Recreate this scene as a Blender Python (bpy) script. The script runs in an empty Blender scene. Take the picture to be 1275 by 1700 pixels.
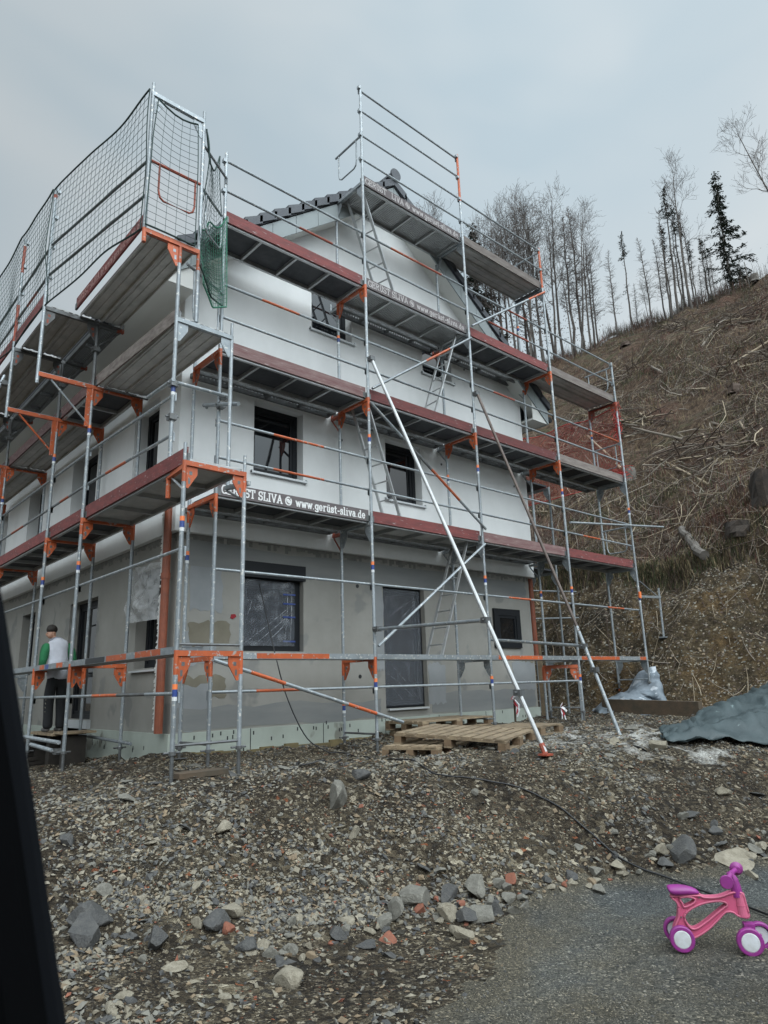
import bpy, bmesh, math, random
import numpy as np
from mathutils import Vector, Matrix
random.seed(7)
C = bpy.context.scene.collection
PI = math.pi
R = math.radians

# ------------------------------------------------------------------ helpers
ORG = {}                                   # origin (world) of every built object, by name
def clean(o, label=None, cat=None, group=None, kind=None):
    if label: o['label'] = label
    if cat: o['category'] = cat
    if group: o['group'] = group
    if kind: o['kind'] = kind
    return o
def thing(name, label, cat, loc=(0, 0, 0), group=None):
    o = bpy.data.objects.new(name, None); C.objects.link(o)
    o.empty_display_size = .2
    o.location = loc; ORG[o.name] = Vector(loc)
    return clean(o, label, cat, group)

class MB:
    """collects boxes, tubes and sheets in world coordinates; build() links them as one mesh object"""
    def __init__(s): s.v = []; s.f = []; s.m = []
    def add(s, vs, fs, m=0):
        n = len(s.v); s.v += [tuple(v) for v in vs]
        for f in fs: s.f.append(tuple(i + n for i in f)); s.m.append(m)
        return s
    def hexa(s, p, m=0):                   # p: 4 bottom corners then 4 top corners
        return s.add(p, [(3, 2, 1, 0), (4, 5, 6, 7), (0, 1, 5, 4), (1, 2, 6, 5), (2, 3, 7, 6), (3, 0, 4, 7)], m)
    def box(s, a, b, m=0):
        x0, y0, z0 = a; x1, y1, z1 = b
        return s.hexa([(x0, y0, z0), (x1, y0, z0), (x1, y1, z0), (x0, y1, z0), (x0, y0, z1), (x1, y0, z1), (x1, y1, z1), (x0, y1, z1)], m)
    def bar(s, a, b, w, h, m=0, up=(0, 0, 1)):   # square bar from a to b
        a = Vector(a); b = Vector(b); d = (b - a).normalized(); u = Vector(up)
        sd = d.cross(u)
        if sd.length < 1e-4: sd = d.cross(Vector((1, 0, 0)))
        sd.normalize(); u = sd.cross(d); sd = sd * w / 2; u = u * h / 2
        return s.hexa([a - sd - u, a + sd - u, b + sd - u, b - sd - u, a - sd + u, a + sd + u, b + sd + u, b - sd + u], m)
    def path(s, pts, r, n=8, m=0, caps=True):    # tube along points; r number or list
        pts = [Vector(p) for p in pts]; k = len(pts)
        rs = r if isinstance(r, (list, tuple)) else [r] * k
        vs = []; ref = None
        for i, p in enumerate(pts):
            d = (pts[min(i + 1, k - 1)] - pts[max(i - 1, 0)])
            if d.length < 1e-9: d = Vector((0, 0, 1))
            d.normalize()
            if ref is None:
                ref = Vector((0, 0, 1)) if abs(d.z) < .9 else Vector((1, 0, 0))
            a = d.cross(ref)
            if a.length < 1e-5: a = d.cross(Vector((0.3, 1, .2)))
            a.normalize(); b = d.cross(a); ref = b.cross(d) * -1 if False else ref
            for j in range(n):
                t = 2 * PI * j / n
                vs.append(p + (a * math.cos(t) + b * math.sin(t)) * rs[i])
        fs = []
        for i in range(k - 1):
            for j in range(n):
                j2 = (j + 1) % n
                fs.append((i * n + j, i * n + j2, (i + 1) * n + j2, (i + 1) * n + j))
        if caps: fs += [tuple(range(n - 1, -1, -1)), tuple((k - 1) * n + j for j in range(n))]
        return s.add(vs, fs, m)
    def tube(s, a, b, r, n=8, m=0): return s.path([a, b], r, n, m)
    def prism(s, poly, vec, m=0):          # polygon (3D points) extruded by vec
        poly = [Vector(p) for p in poly]; vec = Vector(vec); n = len(poly)
        vs = poly + [p + vec for p in poly]
        fs = [tuple(range(n - 1, -1, -1)), tuple(range(n, 2 * n))] + [(i, (i + 1) % n, n + (i + 1) % n, n + i) for i in range(n)]
        return s.add(vs, fs, m)
    def grid(s, P, nu, nv, m=0):
        vs = [P(i / nu, j / nv) for j in range(nv + 1) for i in range(nu + 1)]
        fs = [(j * (nu + 1) + i, j * (nu + 1) + i + 1, (j + 1) * (nu + 1) + i + 1, (j + 1) * (nu + 1) + i) for j in range(nv) for i in range(nu)]
        return s.add(vs, fs, m)
    def disc(s, c, axis, r, h, n=16, m=0):
        c = Vector(c); a = Vector(axis).normalized()
        return s.path([c - a * h / 2, c + a * h / 2], r, n, m)
    def build(s, name, mats, parent=None, origin=None, smooth=False, fix=True, solid=0):
        if not isinstance(mats, (list, tuple)): mats = [mats]
        vs = np.array(s.v, float)
        if parent is not None: o0 = ORG[parent.name]
        elif origin is not None: o0 = Vector(origin)
        else: o0 = Vector(((vs[:, 0].min() + vs[:, 0].max()) / 2, (vs[:, 1].min() + vs[:, 1].max()) / 2, vs[:, 2].min()))
        me = bpy.data.meshes.new(name)
        me.from_pydata((vs - np.array(o0)).tolist(), [], s.f)
        for mm in mats: me.materials.append(mm)
        me.polygons.foreach_set('material_index', s.m)
        if fix:
            bm = bmesh.new(); bm.from_mesh(me); bmesh.ops.recalc_face_normals(bm, faces=bm.faces); bm.to_mesh(me); bm.free()
        if smooth: me.polygons.foreach_set('use_smooth', [True] * len(me.polygons))
        o = bpy.data.objects.new(name, me); C.objects.link(o)
        if parent is None: o.location = o0
        else: o.parent = parent
        ORG[o.name] = o0
        if solid:
            md = o.modifiers.new('thickness', 'SOLIDIFY'); md.thickness = solid; md.offset = 0
        return o

def children(o): return [c for c in bpy.data.objects if c.parent == o]
def copy_tree(o, parent=None):
    c = o.copy(); C.objects.link(c); c.parent = parent
    for ch in KIDS.get(o.name, []): copy_tree_child(ch, c)
    return c
KIDS = {}
def copy_tree_child(ch, par):
    d = ch.copy(); C.objects.link(d); d.parent = par
    for g in KIDS.get(ch.name, []): copy_tree_child(g, d)
def note_kids(o):
    KIDS[o.name] = children(o)
    for c in KIDS[o.name]: note_kids(c)

# ------------------------------------------------------------------ materials
def rgb(c): return (c[0], c[1], c[2], 1)
def mat(name, col, rough=.6, metal=0, col2=None, scale=4, amt=.5, bump=0, bscale=None, stretch=None, spec=.5, detail=6, lo=.35, hi=.65, spots=None, vary=0):
    m = bpy.data.materials.new(name); m.use_nodes = True
    nt = m.node_tree; N = nt.nodes; L = nt.links; b = N['Principled BSDF']
    b.inputs['Roughness'].default_value = rough; b.inputs['Metallic'].default_value = metal
    b.inputs['Specular IOR Level'].default_value = spec
    b.inputs['Base Color'].default_value = rgb(col)
    tc = N.new('ShaderNodeTexCoord'); mp = N.new('ShaderNodeMapping'); L.new(tc.outputs['Object'], mp.inputs[0])
    if stretch: mp.inputs['Scale'].default_value = stretch
    if col2 is not None:
        n = N.new('ShaderNodeTexNoise'); n.inputs['Scale'].default_value = scale; n.inputs['Detail'].default_value = detail; n.inputs['Roughness'].default_value = .65
        L.new(mp.outputs[0], n.inputs['Vector'])
        r = N.new('ShaderNodeMapRange'); r.inputs[1].default_value = lo; r.inputs[2].default_value = hi; L.new(n.outputs['Fac'], r.inputs[0])
        mx = N.new('ShaderNodeMix'); mx.data_type = 'RGBA'; mx.inputs['A'].default_value = rgb(col); mx.inputs['B'].default_value = rgb(col2)
        ml = N.new('ShaderNodeMath'); ml.operation = 'MULTIPLY'; ml.inputs[1].default_value = amt; L.new(r.outputs[0], ml.inputs[0]); L.new(ml.outputs[0], mx.inputs['Factor'])
        out = mx.outputs['Result']
        if spots:                            # (colour, scale, threshold) flecks
            v = N.new('ShaderNodeTexNoise'); v.inputs['Scale'].default_value = spots[1]; v.inputs['Detail'].default_value = 3; L.new(mp.outputs[0], v.inputs['Vector'])
            r2 = N.new('ShaderNodeMapRange'); r2.inputs[1].default_value = spots[2]; r2.inputs[2].default_value = spots[2] + .05; L.new(v.outputs['Fac'], r2.inputs[0])
            m2 = N.new('ShaderNodeMix'); m2.data_type = 'RGBA'; L.new(out, m2.inputs['A']); m2.inputs['B'].default_value = rgb(spots[0]); L.new(r2.outputs[0], m2.inputs['Factor'])
            out = m2.outputs['Result']
        if vary:                             # every piece a little lighter or darker than the next
            oi = N.new('ShaderNodeObjectInfo'); vr = N.new('ShaderNodeMapRange'); vr.inputs[3].default_value = 1 - vary; vr.inputs[4].default_value = 1 + vary; L.new(oi.outputs['Random'], vr.inputs[0])
            vm = N.new('ShaderNodeVectorMath'); vm.operation = 'SCALE'; L.new(out, vm.inputs[0]); L.new(vr.outputs[0], vm.inputs['Scale']); out = vm.outputs[0]
        L.new(out, b.inputs['Base Color'])
    if bump:
        n2 = N.new('ShaderNodeTexNoise'); n2.inputs['Scale'].default_value = bscale or scale * 4; n2.inputs['Detail'].default_value = 5; L.new(mp.outputs[0], n2.inputs['Vector'])
        bp = N.new('ShaderNodeBump'); bp.inputs['Strength'].default_value = bump; bp.inputs['Distance'].default_value = .02; L.new(n2.outputs['Fac'], bp.inputs['Height']); L.new(bp.outputs[0], b.inputs['Normal'])
    return m
M = {}
M['zinc'] = mat('galvanised steel', (.33, .36, .38), .5, .5, (.20, .22, .23), 9, .7, spots=((.55, .54, .51), 26, .61), vary=0.16)
M['zincdark'] = mat('weathered steel', (.17, .18, .185), .5, .5, (.09, .085, .08), 7, .8)
M['alu'] = mat('aluminium profile', (.45, .46, .46), .4, .6, (.3, .3, .3), 6, .6, vary=0.12)
M['orange'] = mat('orange enamel', (.50, .105, .030), .5, 0, (.30, .065, .025), 8, .7, spots=((.34, .31, .29), 22, .62), vary=0.16)
M['redor'] = mat('rusty red enamel', (.36, .07, .035), .6, 0, (.2, .06, .04), 10, .8, spots=((.3, .28, .27), 25, .65))
M['sticker'] = mat('orange reflective sticker', (.8, .2, .06), .4)
M['blue'] = mat('blue sticker', (.03, .06, .22), .4)
M['whitesticker'] = mat('white sticker', (.65, .66, .66), .5)
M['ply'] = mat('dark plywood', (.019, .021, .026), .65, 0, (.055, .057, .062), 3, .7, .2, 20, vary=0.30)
M['steeldeck'] = mat('steel deck', (.38, .38, .37), .6, .2, (.55, .54, .52), 5, .8, .1, 30, vary=0.15)
M['woodgrey'] = mat('weathered toe board', (.24, .21, .19), .8, 0, (.11, .085, .075), 6, .9, .3, 30, stretch=(.4, 1, 3), vary=0.22)
M['toered'] = mat('red toe board', (.19, .046, .042), .75, 0, (.10, .031, .030), 6, .9, .25, 26, stretch=(.5, 1, 3), spots=((.26, .20, .195), 14, .64), vary=0.28)
M['toedark'] = mat('brown toe board', (.115, .05, .05), .75, 0, (.2, .14, .13), 6, .8, .3, 26, stretch=(.4, 1, 3), spots=((.32, .27, .26), 12, .66), vary=0.28)
M['toebanner'] = mat('grey printed toe board', (.085, .075, .078), .75, 0, (.16, .13, .13), 7, .7, .2, 30, stretch=(.4, 1, 3))
M['letterworn'] = mat('worn white lettering', (.50, .48, .47), .75, 0, (.24, .21, .21), 26, .9)
M['letter'] = mat('white lettering paint', (.72, .72, .71), .7, 0, (.5, .48, .48), 30, .5)
M['faded'] = mat('worn lettering paint', (.42, .27, .25), .8, 0, (.22, .07, .06), 30, .9)
M['black'] = mat('black plastic', (.014, .015, .017), .45)
M['rubber'] = mat('black rubber', (.01, .01, .011), .75)
M['anthracite'] = mat('anthracite window frame', (.010, .0115, .014), .5, spec=.3)
M['net'] = mat('dark green net cord', (.018, .04, .036), .8)
M['netgreen'] = mat('green net cord', (.035, .16, .10), .8)
M['rednet'] = mat('red net cord', (.42, .035, .03), .7)
M['tile'] = mat('anthracite roof tile', (.055, .06, .072), .55, 0, (.085, .09, .10), 4, .7, .15, 40)
M['fascia'] = mat('grey verge board', (.27, .30, .305), .6, 0, (.23, .26, .265), 3, .5)
M['soffit'] = mat('soffit panel', (.66, .66, .63), .7)
M['sill'] = mat('aluminium sill', (.55, .57, .58), .45, .2)
M['pipe'] = mat('orange brown drain pipe', (.27, .075, .035), .5, 0, (.16, .05, .03), 6, .7)
M['foam'] = mat('white foam', (.78, .77, .74), .9)
M['palletwood'] = mat('pallet wood', (.27, .205, .13), .85, 0, (.13, .095, .062), 7, .9, .3, 40, vary=0.15)
M['palletdark'] = mat('pallet block wood', (.13, .085, .05), .9, 0, (.22, .15, .09), 7, .8, .3, 40)
M['timber'] = mat('brown timber', (.105, .072, .046), .85, 0, (.06, .05, .035), 5, .9, .3, 30)
M['white'] = mat('white cloth', (.50, .51, .56), .9, 0, (.38, .39, .43), 7, .8, .6, 9)
M['green'] = mat('green cloth', (.02, .17, .065), .9, 0, (.012, .09, .035), 8, .8, .6, 9)
M['trousers'] = mat('black work trousers', (.012, .013, .015), .9)
M['skin'] = mat('skin', (.40, .22, .15), .55)
M['hair'] = mat('dark hair', (.018, .013, .01), .7)
M['shoe'] = mat('dusty shoe', (.12, .115, .11), .8)
M['pink'] = mat('pink plastic', (.56, .125, .22), .42, 0, (.42, .12, .17), 9, .6, .04, 60)
M['magenta'] = mat('magenta plastic', (.27, .028, .225), .42, 0, (.19, .035, .15), 12, .7, .05, 70)
M['hub'] = mat('pale hub plastic', (.60, .62, .65), .5, 0, (.42, .41, .39), 14, .8)
M['trunk'] = mat('bark', (.065, .056, .05), .95, 0, (.125, .112, .10), 5, .8, vary=0.35)
M['palebark'] = mat('pale bark', (.15, .135, .12), .95, 0, (.07, .06, .05), 5, .8)
M['twig'] = mat('twigs', (.095, .080, .072), .95)  # lighter and greyer to stand in for haze at that distance
M['needle'] = mat('spruce needles', (.022, .035, .026), .9, 0, (.035, .05, .032), 3, .7)
M['leafbrown'] = mat('dry leaves', (.12, .065, .04), .9)
M['stick1'] = mat('grey dry wood', (.21, .18, .145), .9, 0, (.12, .095, .075), 2, .7)
M['stick2'] = mat('tan dry wood', (.33, .27, .19), .9, 0, (.2, .15, .1), 2, .7)
M['stick3'] = mat('dark brown wood', (.075, .052, .04), .95)
M['cable'] = mat('black cable', (.008, .008, .009), .5)
M['cut'] = mat('charred stump', (.02, .016, .013), .95, 0, (.06, .045, .035), 6, .7, .5, 20)

# ------------------------------------------------------------------ terrain
def vnoise(x,y,seed=0):
    """smooth value noise on numpy arrays, range -1..1"""
    xi=np.floor(x).astype(np.int64); yi=np.floor(y).astype(np.int64)
    fx=x-xi; fy=y-yi; fx=fx*fx*(3-2*fx); fy=fy*fy*(3-2*fy)
    def h(i,j):
        n=(i*374761393+j*668265263+seed*1442695041)&0x7fffffff
        n=((n^(n>>13))*1274126177)&0x7fffffff
        n=((n^(n>>16))*974634777)&0x7fffffff
        return (n&0xffff)/32767.5-1
    return (h(xi,yi)*(1-fx)+h(xi+1,yi)*fx)*(1-fy)+(h(xi,yi+1)*(1-fx)+h(xi+1,yi+1)*fx)*fy
def fbm(x,y,s,oct=3,seed=0):
    r=0;a=1
    for k in range(oct):
        r=r+a*vnoise(x*s*2**k+17.3*k,y*s*2**k-9.1*k,seed+k); a*=.5
    return r
CP=np.array([(0,-1,.10),(2.6,-1.03,.08),(5.2,-1.03,.16),(7.8,-1,.2),(5,-3,.13),(2.64,-3.75,.13),(5.2,-3.25,.17),(8,-3,.2),(10,-3,.25),(-.85,-2,.07),(.5,-2.3,.07),
 (0,0,.15),(8,0,.25),(4,0,.2),(-.8,1.2,0),(-.8,3,-.08),(-.5,6,-.1),(-3,3,-.2),(-3,6,-.4),(-2,0,-.08),(-1.6,-1.6,.0),(10,3,.3),(10,8,.3),(4,4,.2),
 (-2.1,-2.0,-.1),(-1.1,-2.6,.0),(.0,-2.9,.09),(1.0,-3.4,.15),(2.0,-4.1,.07),(1.3,-2.3,.06),(3.4,-4.5,.08),(5.2,-5.0,.1),(8,-5.4,.2),(11,-5.5,.35),
 (-2.6,-4.4,-.62),(-1.6,-4.1,-.66),(-.41,-4.5,-.69),(.18,-5.15,-.70),(1.63,-5.1,-.70),(2.9,-5.8,-.70),(5,-6.6,-.72),(8,-7.4,-.75),(12,-8.5,-.75),
 (-.7,-3.5,-.33),(.9,-4.2,-.27),(-1.9,-3.1,-.42),(2.7,-5.05,-.32),(4.6,-5.7,-.3),
 (-4,-8.6,-.68),(0,-8,-.7),(3,-8.2,-.75),(7,-9,-.78),(-2,-6,-.68),(-4.5,-5,-.62),(-6,-3,-.6),(-6,0,-.6),(-5,4,-.6),(-9,-9,-.7),(-4,-12,-.7),(4,-12,-.8),(12,-12,-.85),(-1,-5.6,-.69),(1.2,-6,-.7),(.6,-6.4,-.7),(1.7,-6.6,-.7)],float)
def _tps(d2): return np.where(d2>1e-12,.5*d2*np.log(np.maximum(d2,1e-12)),0)
_n=len(CP); _A=np.zeros((_n+3,_n+3))
_d=((CP[:,None,:2]-CP[None,:,:2])**2).sum(2); _A[:_n,:_n]=_tps(_d)+np.eye(_n)*.02
_A[:_n,_n]=1; _A[:_n,_n+1:]=CP[:,:2]; _A[_n,:_n]=1; _A[_n+1:,:_n]=CP[:,:2].T
_W=np.linalg.solve(_A,np.r_[CP[:,2],0,0,0])
def base(x,y):
    xc=np.clip(x,-9,13); yc=np.clip(y,-12,9)
    r=_W[_n]+_W[_n+1]*xc+_W[_n+2]*yc
    for k in range(_n): r=r+_W[k]*_tps((xc-CP[k,0])**2+(yc-CP[k,1])**2)
    return np.clip(r,-.95,.6)
def toe(y): return np.where(y<0,9.75-.32*y,9.75)+.35*vnoise(y*.5,y*0,5)
def hillz(x,y):
    s=x-toe(y); b=3.6+.5*vnoise(y*.3,y*0+3,7)
    z=.15+np.where(s<b,s*1.08,b*1.08+.25*np.clip((s-b)/.25,0,1)+(s-b)*.692)
    xc=60.5+1.0*vnoise(y*.12,y*0,9)-np.clip(14-y,0,8)*.95
    zc=.15+b*1.08+.25+(xc-toe(y)-b)*.692
    return np.where(x>xc,zc+(xc-x)*.12,z)
def roadside(x,y):
    """> 0 on the tarred gravel, < 0 on the dirt beside it"""
    w=.16*fbm(x,y,1.6,3,71)
    return np.minimum(((x-.05)*1.2-(y+5.25)*2.1)/2.42+w, (-.66-base(x,y))*6+.35*w)
def height(x,y,detail=True):
    b=base(x,y); h=hillz(x,y)
    hm=np.clip((x-toe(y))/.8,0,1)
    k=.12; m=np.maximum(b,h); z=m+k*np.exp(-np.abs(b-h)/k)*.5
    if detail:
        cut=np.clip((4.2-(x-toe(y)))/.8,0,1)
        z=z+hm*np.clip((x-toe(y))/4,0,1)*(.5*fbm(x,y,.35,2,11)-.35*np.maximum(0,fbm(x*.8+.3*y,y,.9,2,13)))+hm*(.20+.10*cut)*fbm(x,y,1.3,3,21)+hm*(.05+.035*cut)*fbm(x,y,4.3,2,23)+hm*cut*.22*np.minimum(0,fbm(x+.4*y,y,.8,2,27))
        bank=np.clip((b+.72)/.2,0,1)*(1-hm)
        z=z+bank*(.05*fbm(x,y,1.5,2,30)+.032*fbm(x,y,3.1,2,31)+.022*fbm(x,y,7,2,41))+(1-bank)*(1-hm)*.004*fbm(x,y,6,2,51)
    return z

def H(x, y): return float(height(np.array([float(x)]), np.array([float(y)]))[0])

def axis(a, b, st, lo, hi, g=1.13):
    c = list(np.arange(a, b + 1e-6, st)); s = st
    up = [b]
    while up[-1] < hi: s = min(s * g, 3.2); up.append(up[-1] + s)
    dn = [a]; s = st
    while dn[-1] > lo: s = min(s * g, 12); dn.append(dn[-1] - s)
    return np.array(dn[:0:-1] + c + up[1:])
gx = axis(-4.6, 12.6, .05, -170, 190, 1.05); gy = axis(-8.4, 2.0, .05, -170, 190, 1.06)
GX, GY = np.meshgrid(gx, gy); GZ = height(GX, GY)
nx_, ny_ = len(gx), len(gy)
# where the bank ends and the compacted gravel road begins
roadline = (-.705 + .012 * fbm(GX, GY, 1.7, 3, 77))
base_s = base(GX, GY)
is_road = (roadside(GX, GY) > 0) & (GX < 9)
is_hill = (GX - toe(GY)) > .1 + .25 * fbm(GX, GY, 1.1, 2, 88)
def fc(a): return (a[:-1, :-1].astype(int) + a[1:, :-1] + a[:-1, 1:] + a[1:, 1:]) >= 2
froad = fc(is_road); fhill = fc(is_hill) & ~froad; fground = ~froad & ~fhill
idx = np.arange(nx_ * ny_).reshape(ny_, nx_)
def sheet(name, mask, material, lift=0):
    q = np.stack([idx[:-1, :-1], idx[:-1, 1:], idx[1:, 1:], idx[1:, :-1]], -1)[mask]
    u, inv = np.unique(q, return_inverse=True); q = inv.reshape(-1, 4)
    V = np.stack([GX.ravel(), GY.ravel(), GZ.ravel() + lift], 1)[u]
    me = bpy.data.meshes.new(name); me.vertices.add(len(V)); me.vertices.foreach_set('co', V.ravel())
    me.loops.add(q.size); me.loops.foreach_set('vertex_index', q.ravel().astype(np.int32))
    me.polygons.add(len(q)); me.polygons.foreach_set('loop_start', np.arange(0, q.size, 4, dtype=np.int32))
    me.update(calc_edges=True); me.polygons.foreach_set('use_smooth', [True] * len(q)); me.materials.append(material)
    o = bpy.data.objects.new(name, me); C.objects.link(o); o['kind'] = 'structure'; return o

def ground_mat(name, stops, vs, vs2, rough=.95, bumpd=.03, tint=None, lime=None, dust=False):
    """stony soil: two sizes of chips (Voronoi cells, each with its own tone) over patchy soil"""
    m = bpy.data.materials.new(name); m.use_nodes = True; nt = m.node_tree; N = nt.nodes; L = nt.links; b = N['Principled BSDF']
    b.inputs['Roughness'].default_value = rough; b.inputs['Specular IOR Level'].default_value = .25
    tc = N.new('ShaderNodeTexCoord'); P = tc.outputs['Object']
    nz = N.new('ShaderNodeTexNoise'); nz.inputs['Scale'].default_value = 14; nz.inputs['Detail'].default_value = 3; L.new(P, nz.inputs['Vector'])
    sub = N.new('ShaderNodeMix'); sub.data_type = 'RGBA'; sub.blend_type = 'ADD'; sub.inputs['Factor'].default_value = .05; L.new(P, sub.inputs['A']); L.new(nz.outputs['Color'], sub.inputs['B'])
    PW = sub.outputs['Result']
    def vor(s):
        mp = N.new('ShaderNodeMapping'); mp.inputs['Scale'].default_value = (s, s * .8, s * 1.6); L.new(PW, mp.inputs[0])
        v = N.new('ShaderNodeTexVoronoi'); v.inputs['Scale'].default_value = 1; L.new(mp.outputs[0], v.inputs['Vector']); return v
    v1, v2 = vor(vs), vor(vs2)
    def ramp(v, st):
        sp = N.new('ShaderNodeSeparateColor'); L.new(v.outputs['Color'], sp.inputs[0])
        r = N.new('ShaderNodeValToRGB'); r.color_ramp.interpolation = 'CONSTANT'
        e = r.color_ramp.elements
        while len(e) < len(st): e.new(.5)
        for i, (p_, c) in enumerate(st): e[i].position = p_; e[i].color = rgb(c)
        L.new(sp.outputs[0], r.inputs[0]); return r.outputs[0]
    c1, c2 = ramp(v1, stops), ramp(v2, stops)
    sel = N.new('ShaderNodeTexNoise'); sel.inputs['Scale'].default_value = 3.1; sel.inputs['Detail'].default_value = 8; sel.inputs['Roughness'].default_value = .7; L.new(P, sel.inputs['Vector'])
    mr = N.new('ShaderNodeMapRange'); mr.inputs[1].default_value = .44; mr.inputs[2].default_value = .54; L.new(sel.outputs['Fac'], mr.inputs[0])
    mx = N.new('ShaderNodeMix'); mx.data_type = 'RGBA'; L.new(mr.outputs[0], mx.inputs['Factor']); L.new(c1, mx.inputs['A']); L.new(c2, mx.inputs['B'])
    out = mx.outputs['Result']
    # broad soil patches
    so = N.new('ShaderNodeTexNoise'); so.inputs['Scale'].default_value = .9; so.inputs['Detail'].default_value = 7; so.inputs['Roughness'].default_value = .6; L.new(P, so.inputs['Vector'])
    sr = N.new('ShaderNodeValToRGB'); e = sr.color_ramp.elements
    t0, t1 = tint or ((.55, .5, .45), (1.15, 1.1, 1.0))
    e[0].position = .38; e[0].color = rgb(t0); e[1].position = .62; e[1].color = rgb(t1); L.new(so.outputs['Fac'], sr.inputs[0])
    mu = N.new('ShaderNodeMix'); mu.data_type = 'RGBA'; mu.blend_type = 'MULTIPLY'; mu.inputs['Factor'].default_value = 1; L.new(out, mu.inputs['A']); L.new(sr.outputs[0], mu.inputs['B'])
    out = mu.outputs['Result']
    if dust:                                # soil trodden onto the edge of the gravel, and a muddy track
        da = N.new('ShaderNodeAttribute'); da.attribute_name = 'dust'
        dn = N.new('ShaderNodeTexNoise'); dn.inputs['Scale'].default_value = 2.6; dn.inputs['Detail'].default_value = 9; dn.inputs['Roughness'].default_value = .7; L.new(P, dn.inputs['Vector'])
        dm = N.new('ShaderNodeMath'); dm.operation = 'MULTIPLY_ADD'; dm.inputs[1].default_value = .75; L.new(da.outputs['Fac'], dm.inputs[0]); L.new(dn.outputs['Fac'], dm.inputs[2])
        dr_ = N.new('ShaderNodeMapRange'); dr_.inputs[1].default_value = .56; dr_.inputs[2].default_value = 1.05; dr_.inputs[4].default_value = .9; L.new(dm.outputs[0], dr_.inputs[0])
        dc = N.new('ShaderNodeMix'); dc.data_type = 'RGBA'; dc.blend_type = 'MULTIPLY'; dc.inputs['Factor'].default_value = 1; L.new(out, dc.inputs['A']); dc.inputs['B'].default_value = (1.12, .93, .70, 1)
        m4 = N.new('ShaderNodeMix'); m4.data_type = 'RGBA'; L.new(dr_.outputs[0], m4.inputs['Factor']); L.new(out, m4.inputs['A']); L.new(dc.outputs['Result'], m4.inputs['B']); out = m4.outputs['Result']
    if lime:                                # pale mortar spilt in front of the house
        sp = N.new('ShaderNodeTexNoise'); sp.inputs['Scale'].default_value = 2.2; sp.inputs['Detail'].default_value = 9; sp.inputs['Roughness'].default_value = .75; L.new(P, sp.inputs['Vector'])
        xy = N.new('ShaderNodeSeparateXYZ'); L.new(P, xy.inputs[0])
        d = N.new('ShaderNodeVectorMath'); d.operation = 'DISTANCE'; d.inputs[1].default_value = lime[0]; L.new(P, d.inputs[0])
        fall = N.new('ShaderNodeMapRange'); fall.inputs[1].default_value = lime[1]; fall.inputs[2].default_value = 0; L.new(d.outputs['Value'], fall.inputs[0])
        ad = N.new('ShaderNodeMath'); ad.operation = 'MULTIPLY_ADD'; ad.inputs[1].default_value = .30; L.new(fall.outputs[0], ad.inputs[0]); L.new(sp.outputs['Fac'], ad.inputs[2])
        th = N.new('ShaderNodeMapRange'); th.inputs[1].default_value = .70; th.inputs[2].default_value = .82; L.new(ad.outputs[0], th.inputs[0])
        m3 = N.new('ShaderNodeMix'); m3.data_type = 'RGBA'; L.new(th.outputs[0], m3.inputs['Factor']); L.new(out, m3.inputs['A']); m3.inputs['B'].default_value = (.42, .41, .38, 1)
        out = m3.outputs['Result']
    L.new(out, b.inputs['Base Color'])
    ad = N.new('ShaderNodeMath'); ad.operation = 'ADD'; L.new(v1.outputs['Distance'], ad.inputs[0]); L.new(v2.outputs['Distance'], ad.inputs[1])
    bp = N.new('ShaderNodeBump'); bp.invert = True; bp.inputs['Strength'].default_value = .9; bp.inputs['Distance'].default_value = bumpd; L.new(ad.outputs[0], bp.inputs['Height']); L.new(bp.outputs[0], b.inputs['Normal'])
    return m
soil = [(0, (.026, .021, .0155)), (.28, (.056, .046, .033)), (.54, (.10, .084, .060)), (.70, (.046, .043, .039)), (.80, (.18, .16, .122)), (.92, (.37, .34, .28)), (.988, (.24, .09, .045))]
M['ground'] = ground_mat('stony soil', soil, 24, 66, lime=((5.0, -3.0, .1), 4.8))
roadc = [(0, (.045, .049, .050)), (.3, (.075, .08, .081)), (.58, (.105, .11, .109)), (.80, (.16, .165, .16)), (.93, (.30, .30, .285))]
M['road'] = ground_mat('compacted gravel', roadc, 85, 160, bumpd=.012, tint=((.74, .75, .75), (1.1, 1.1, 1.06)), dust=True)

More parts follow.
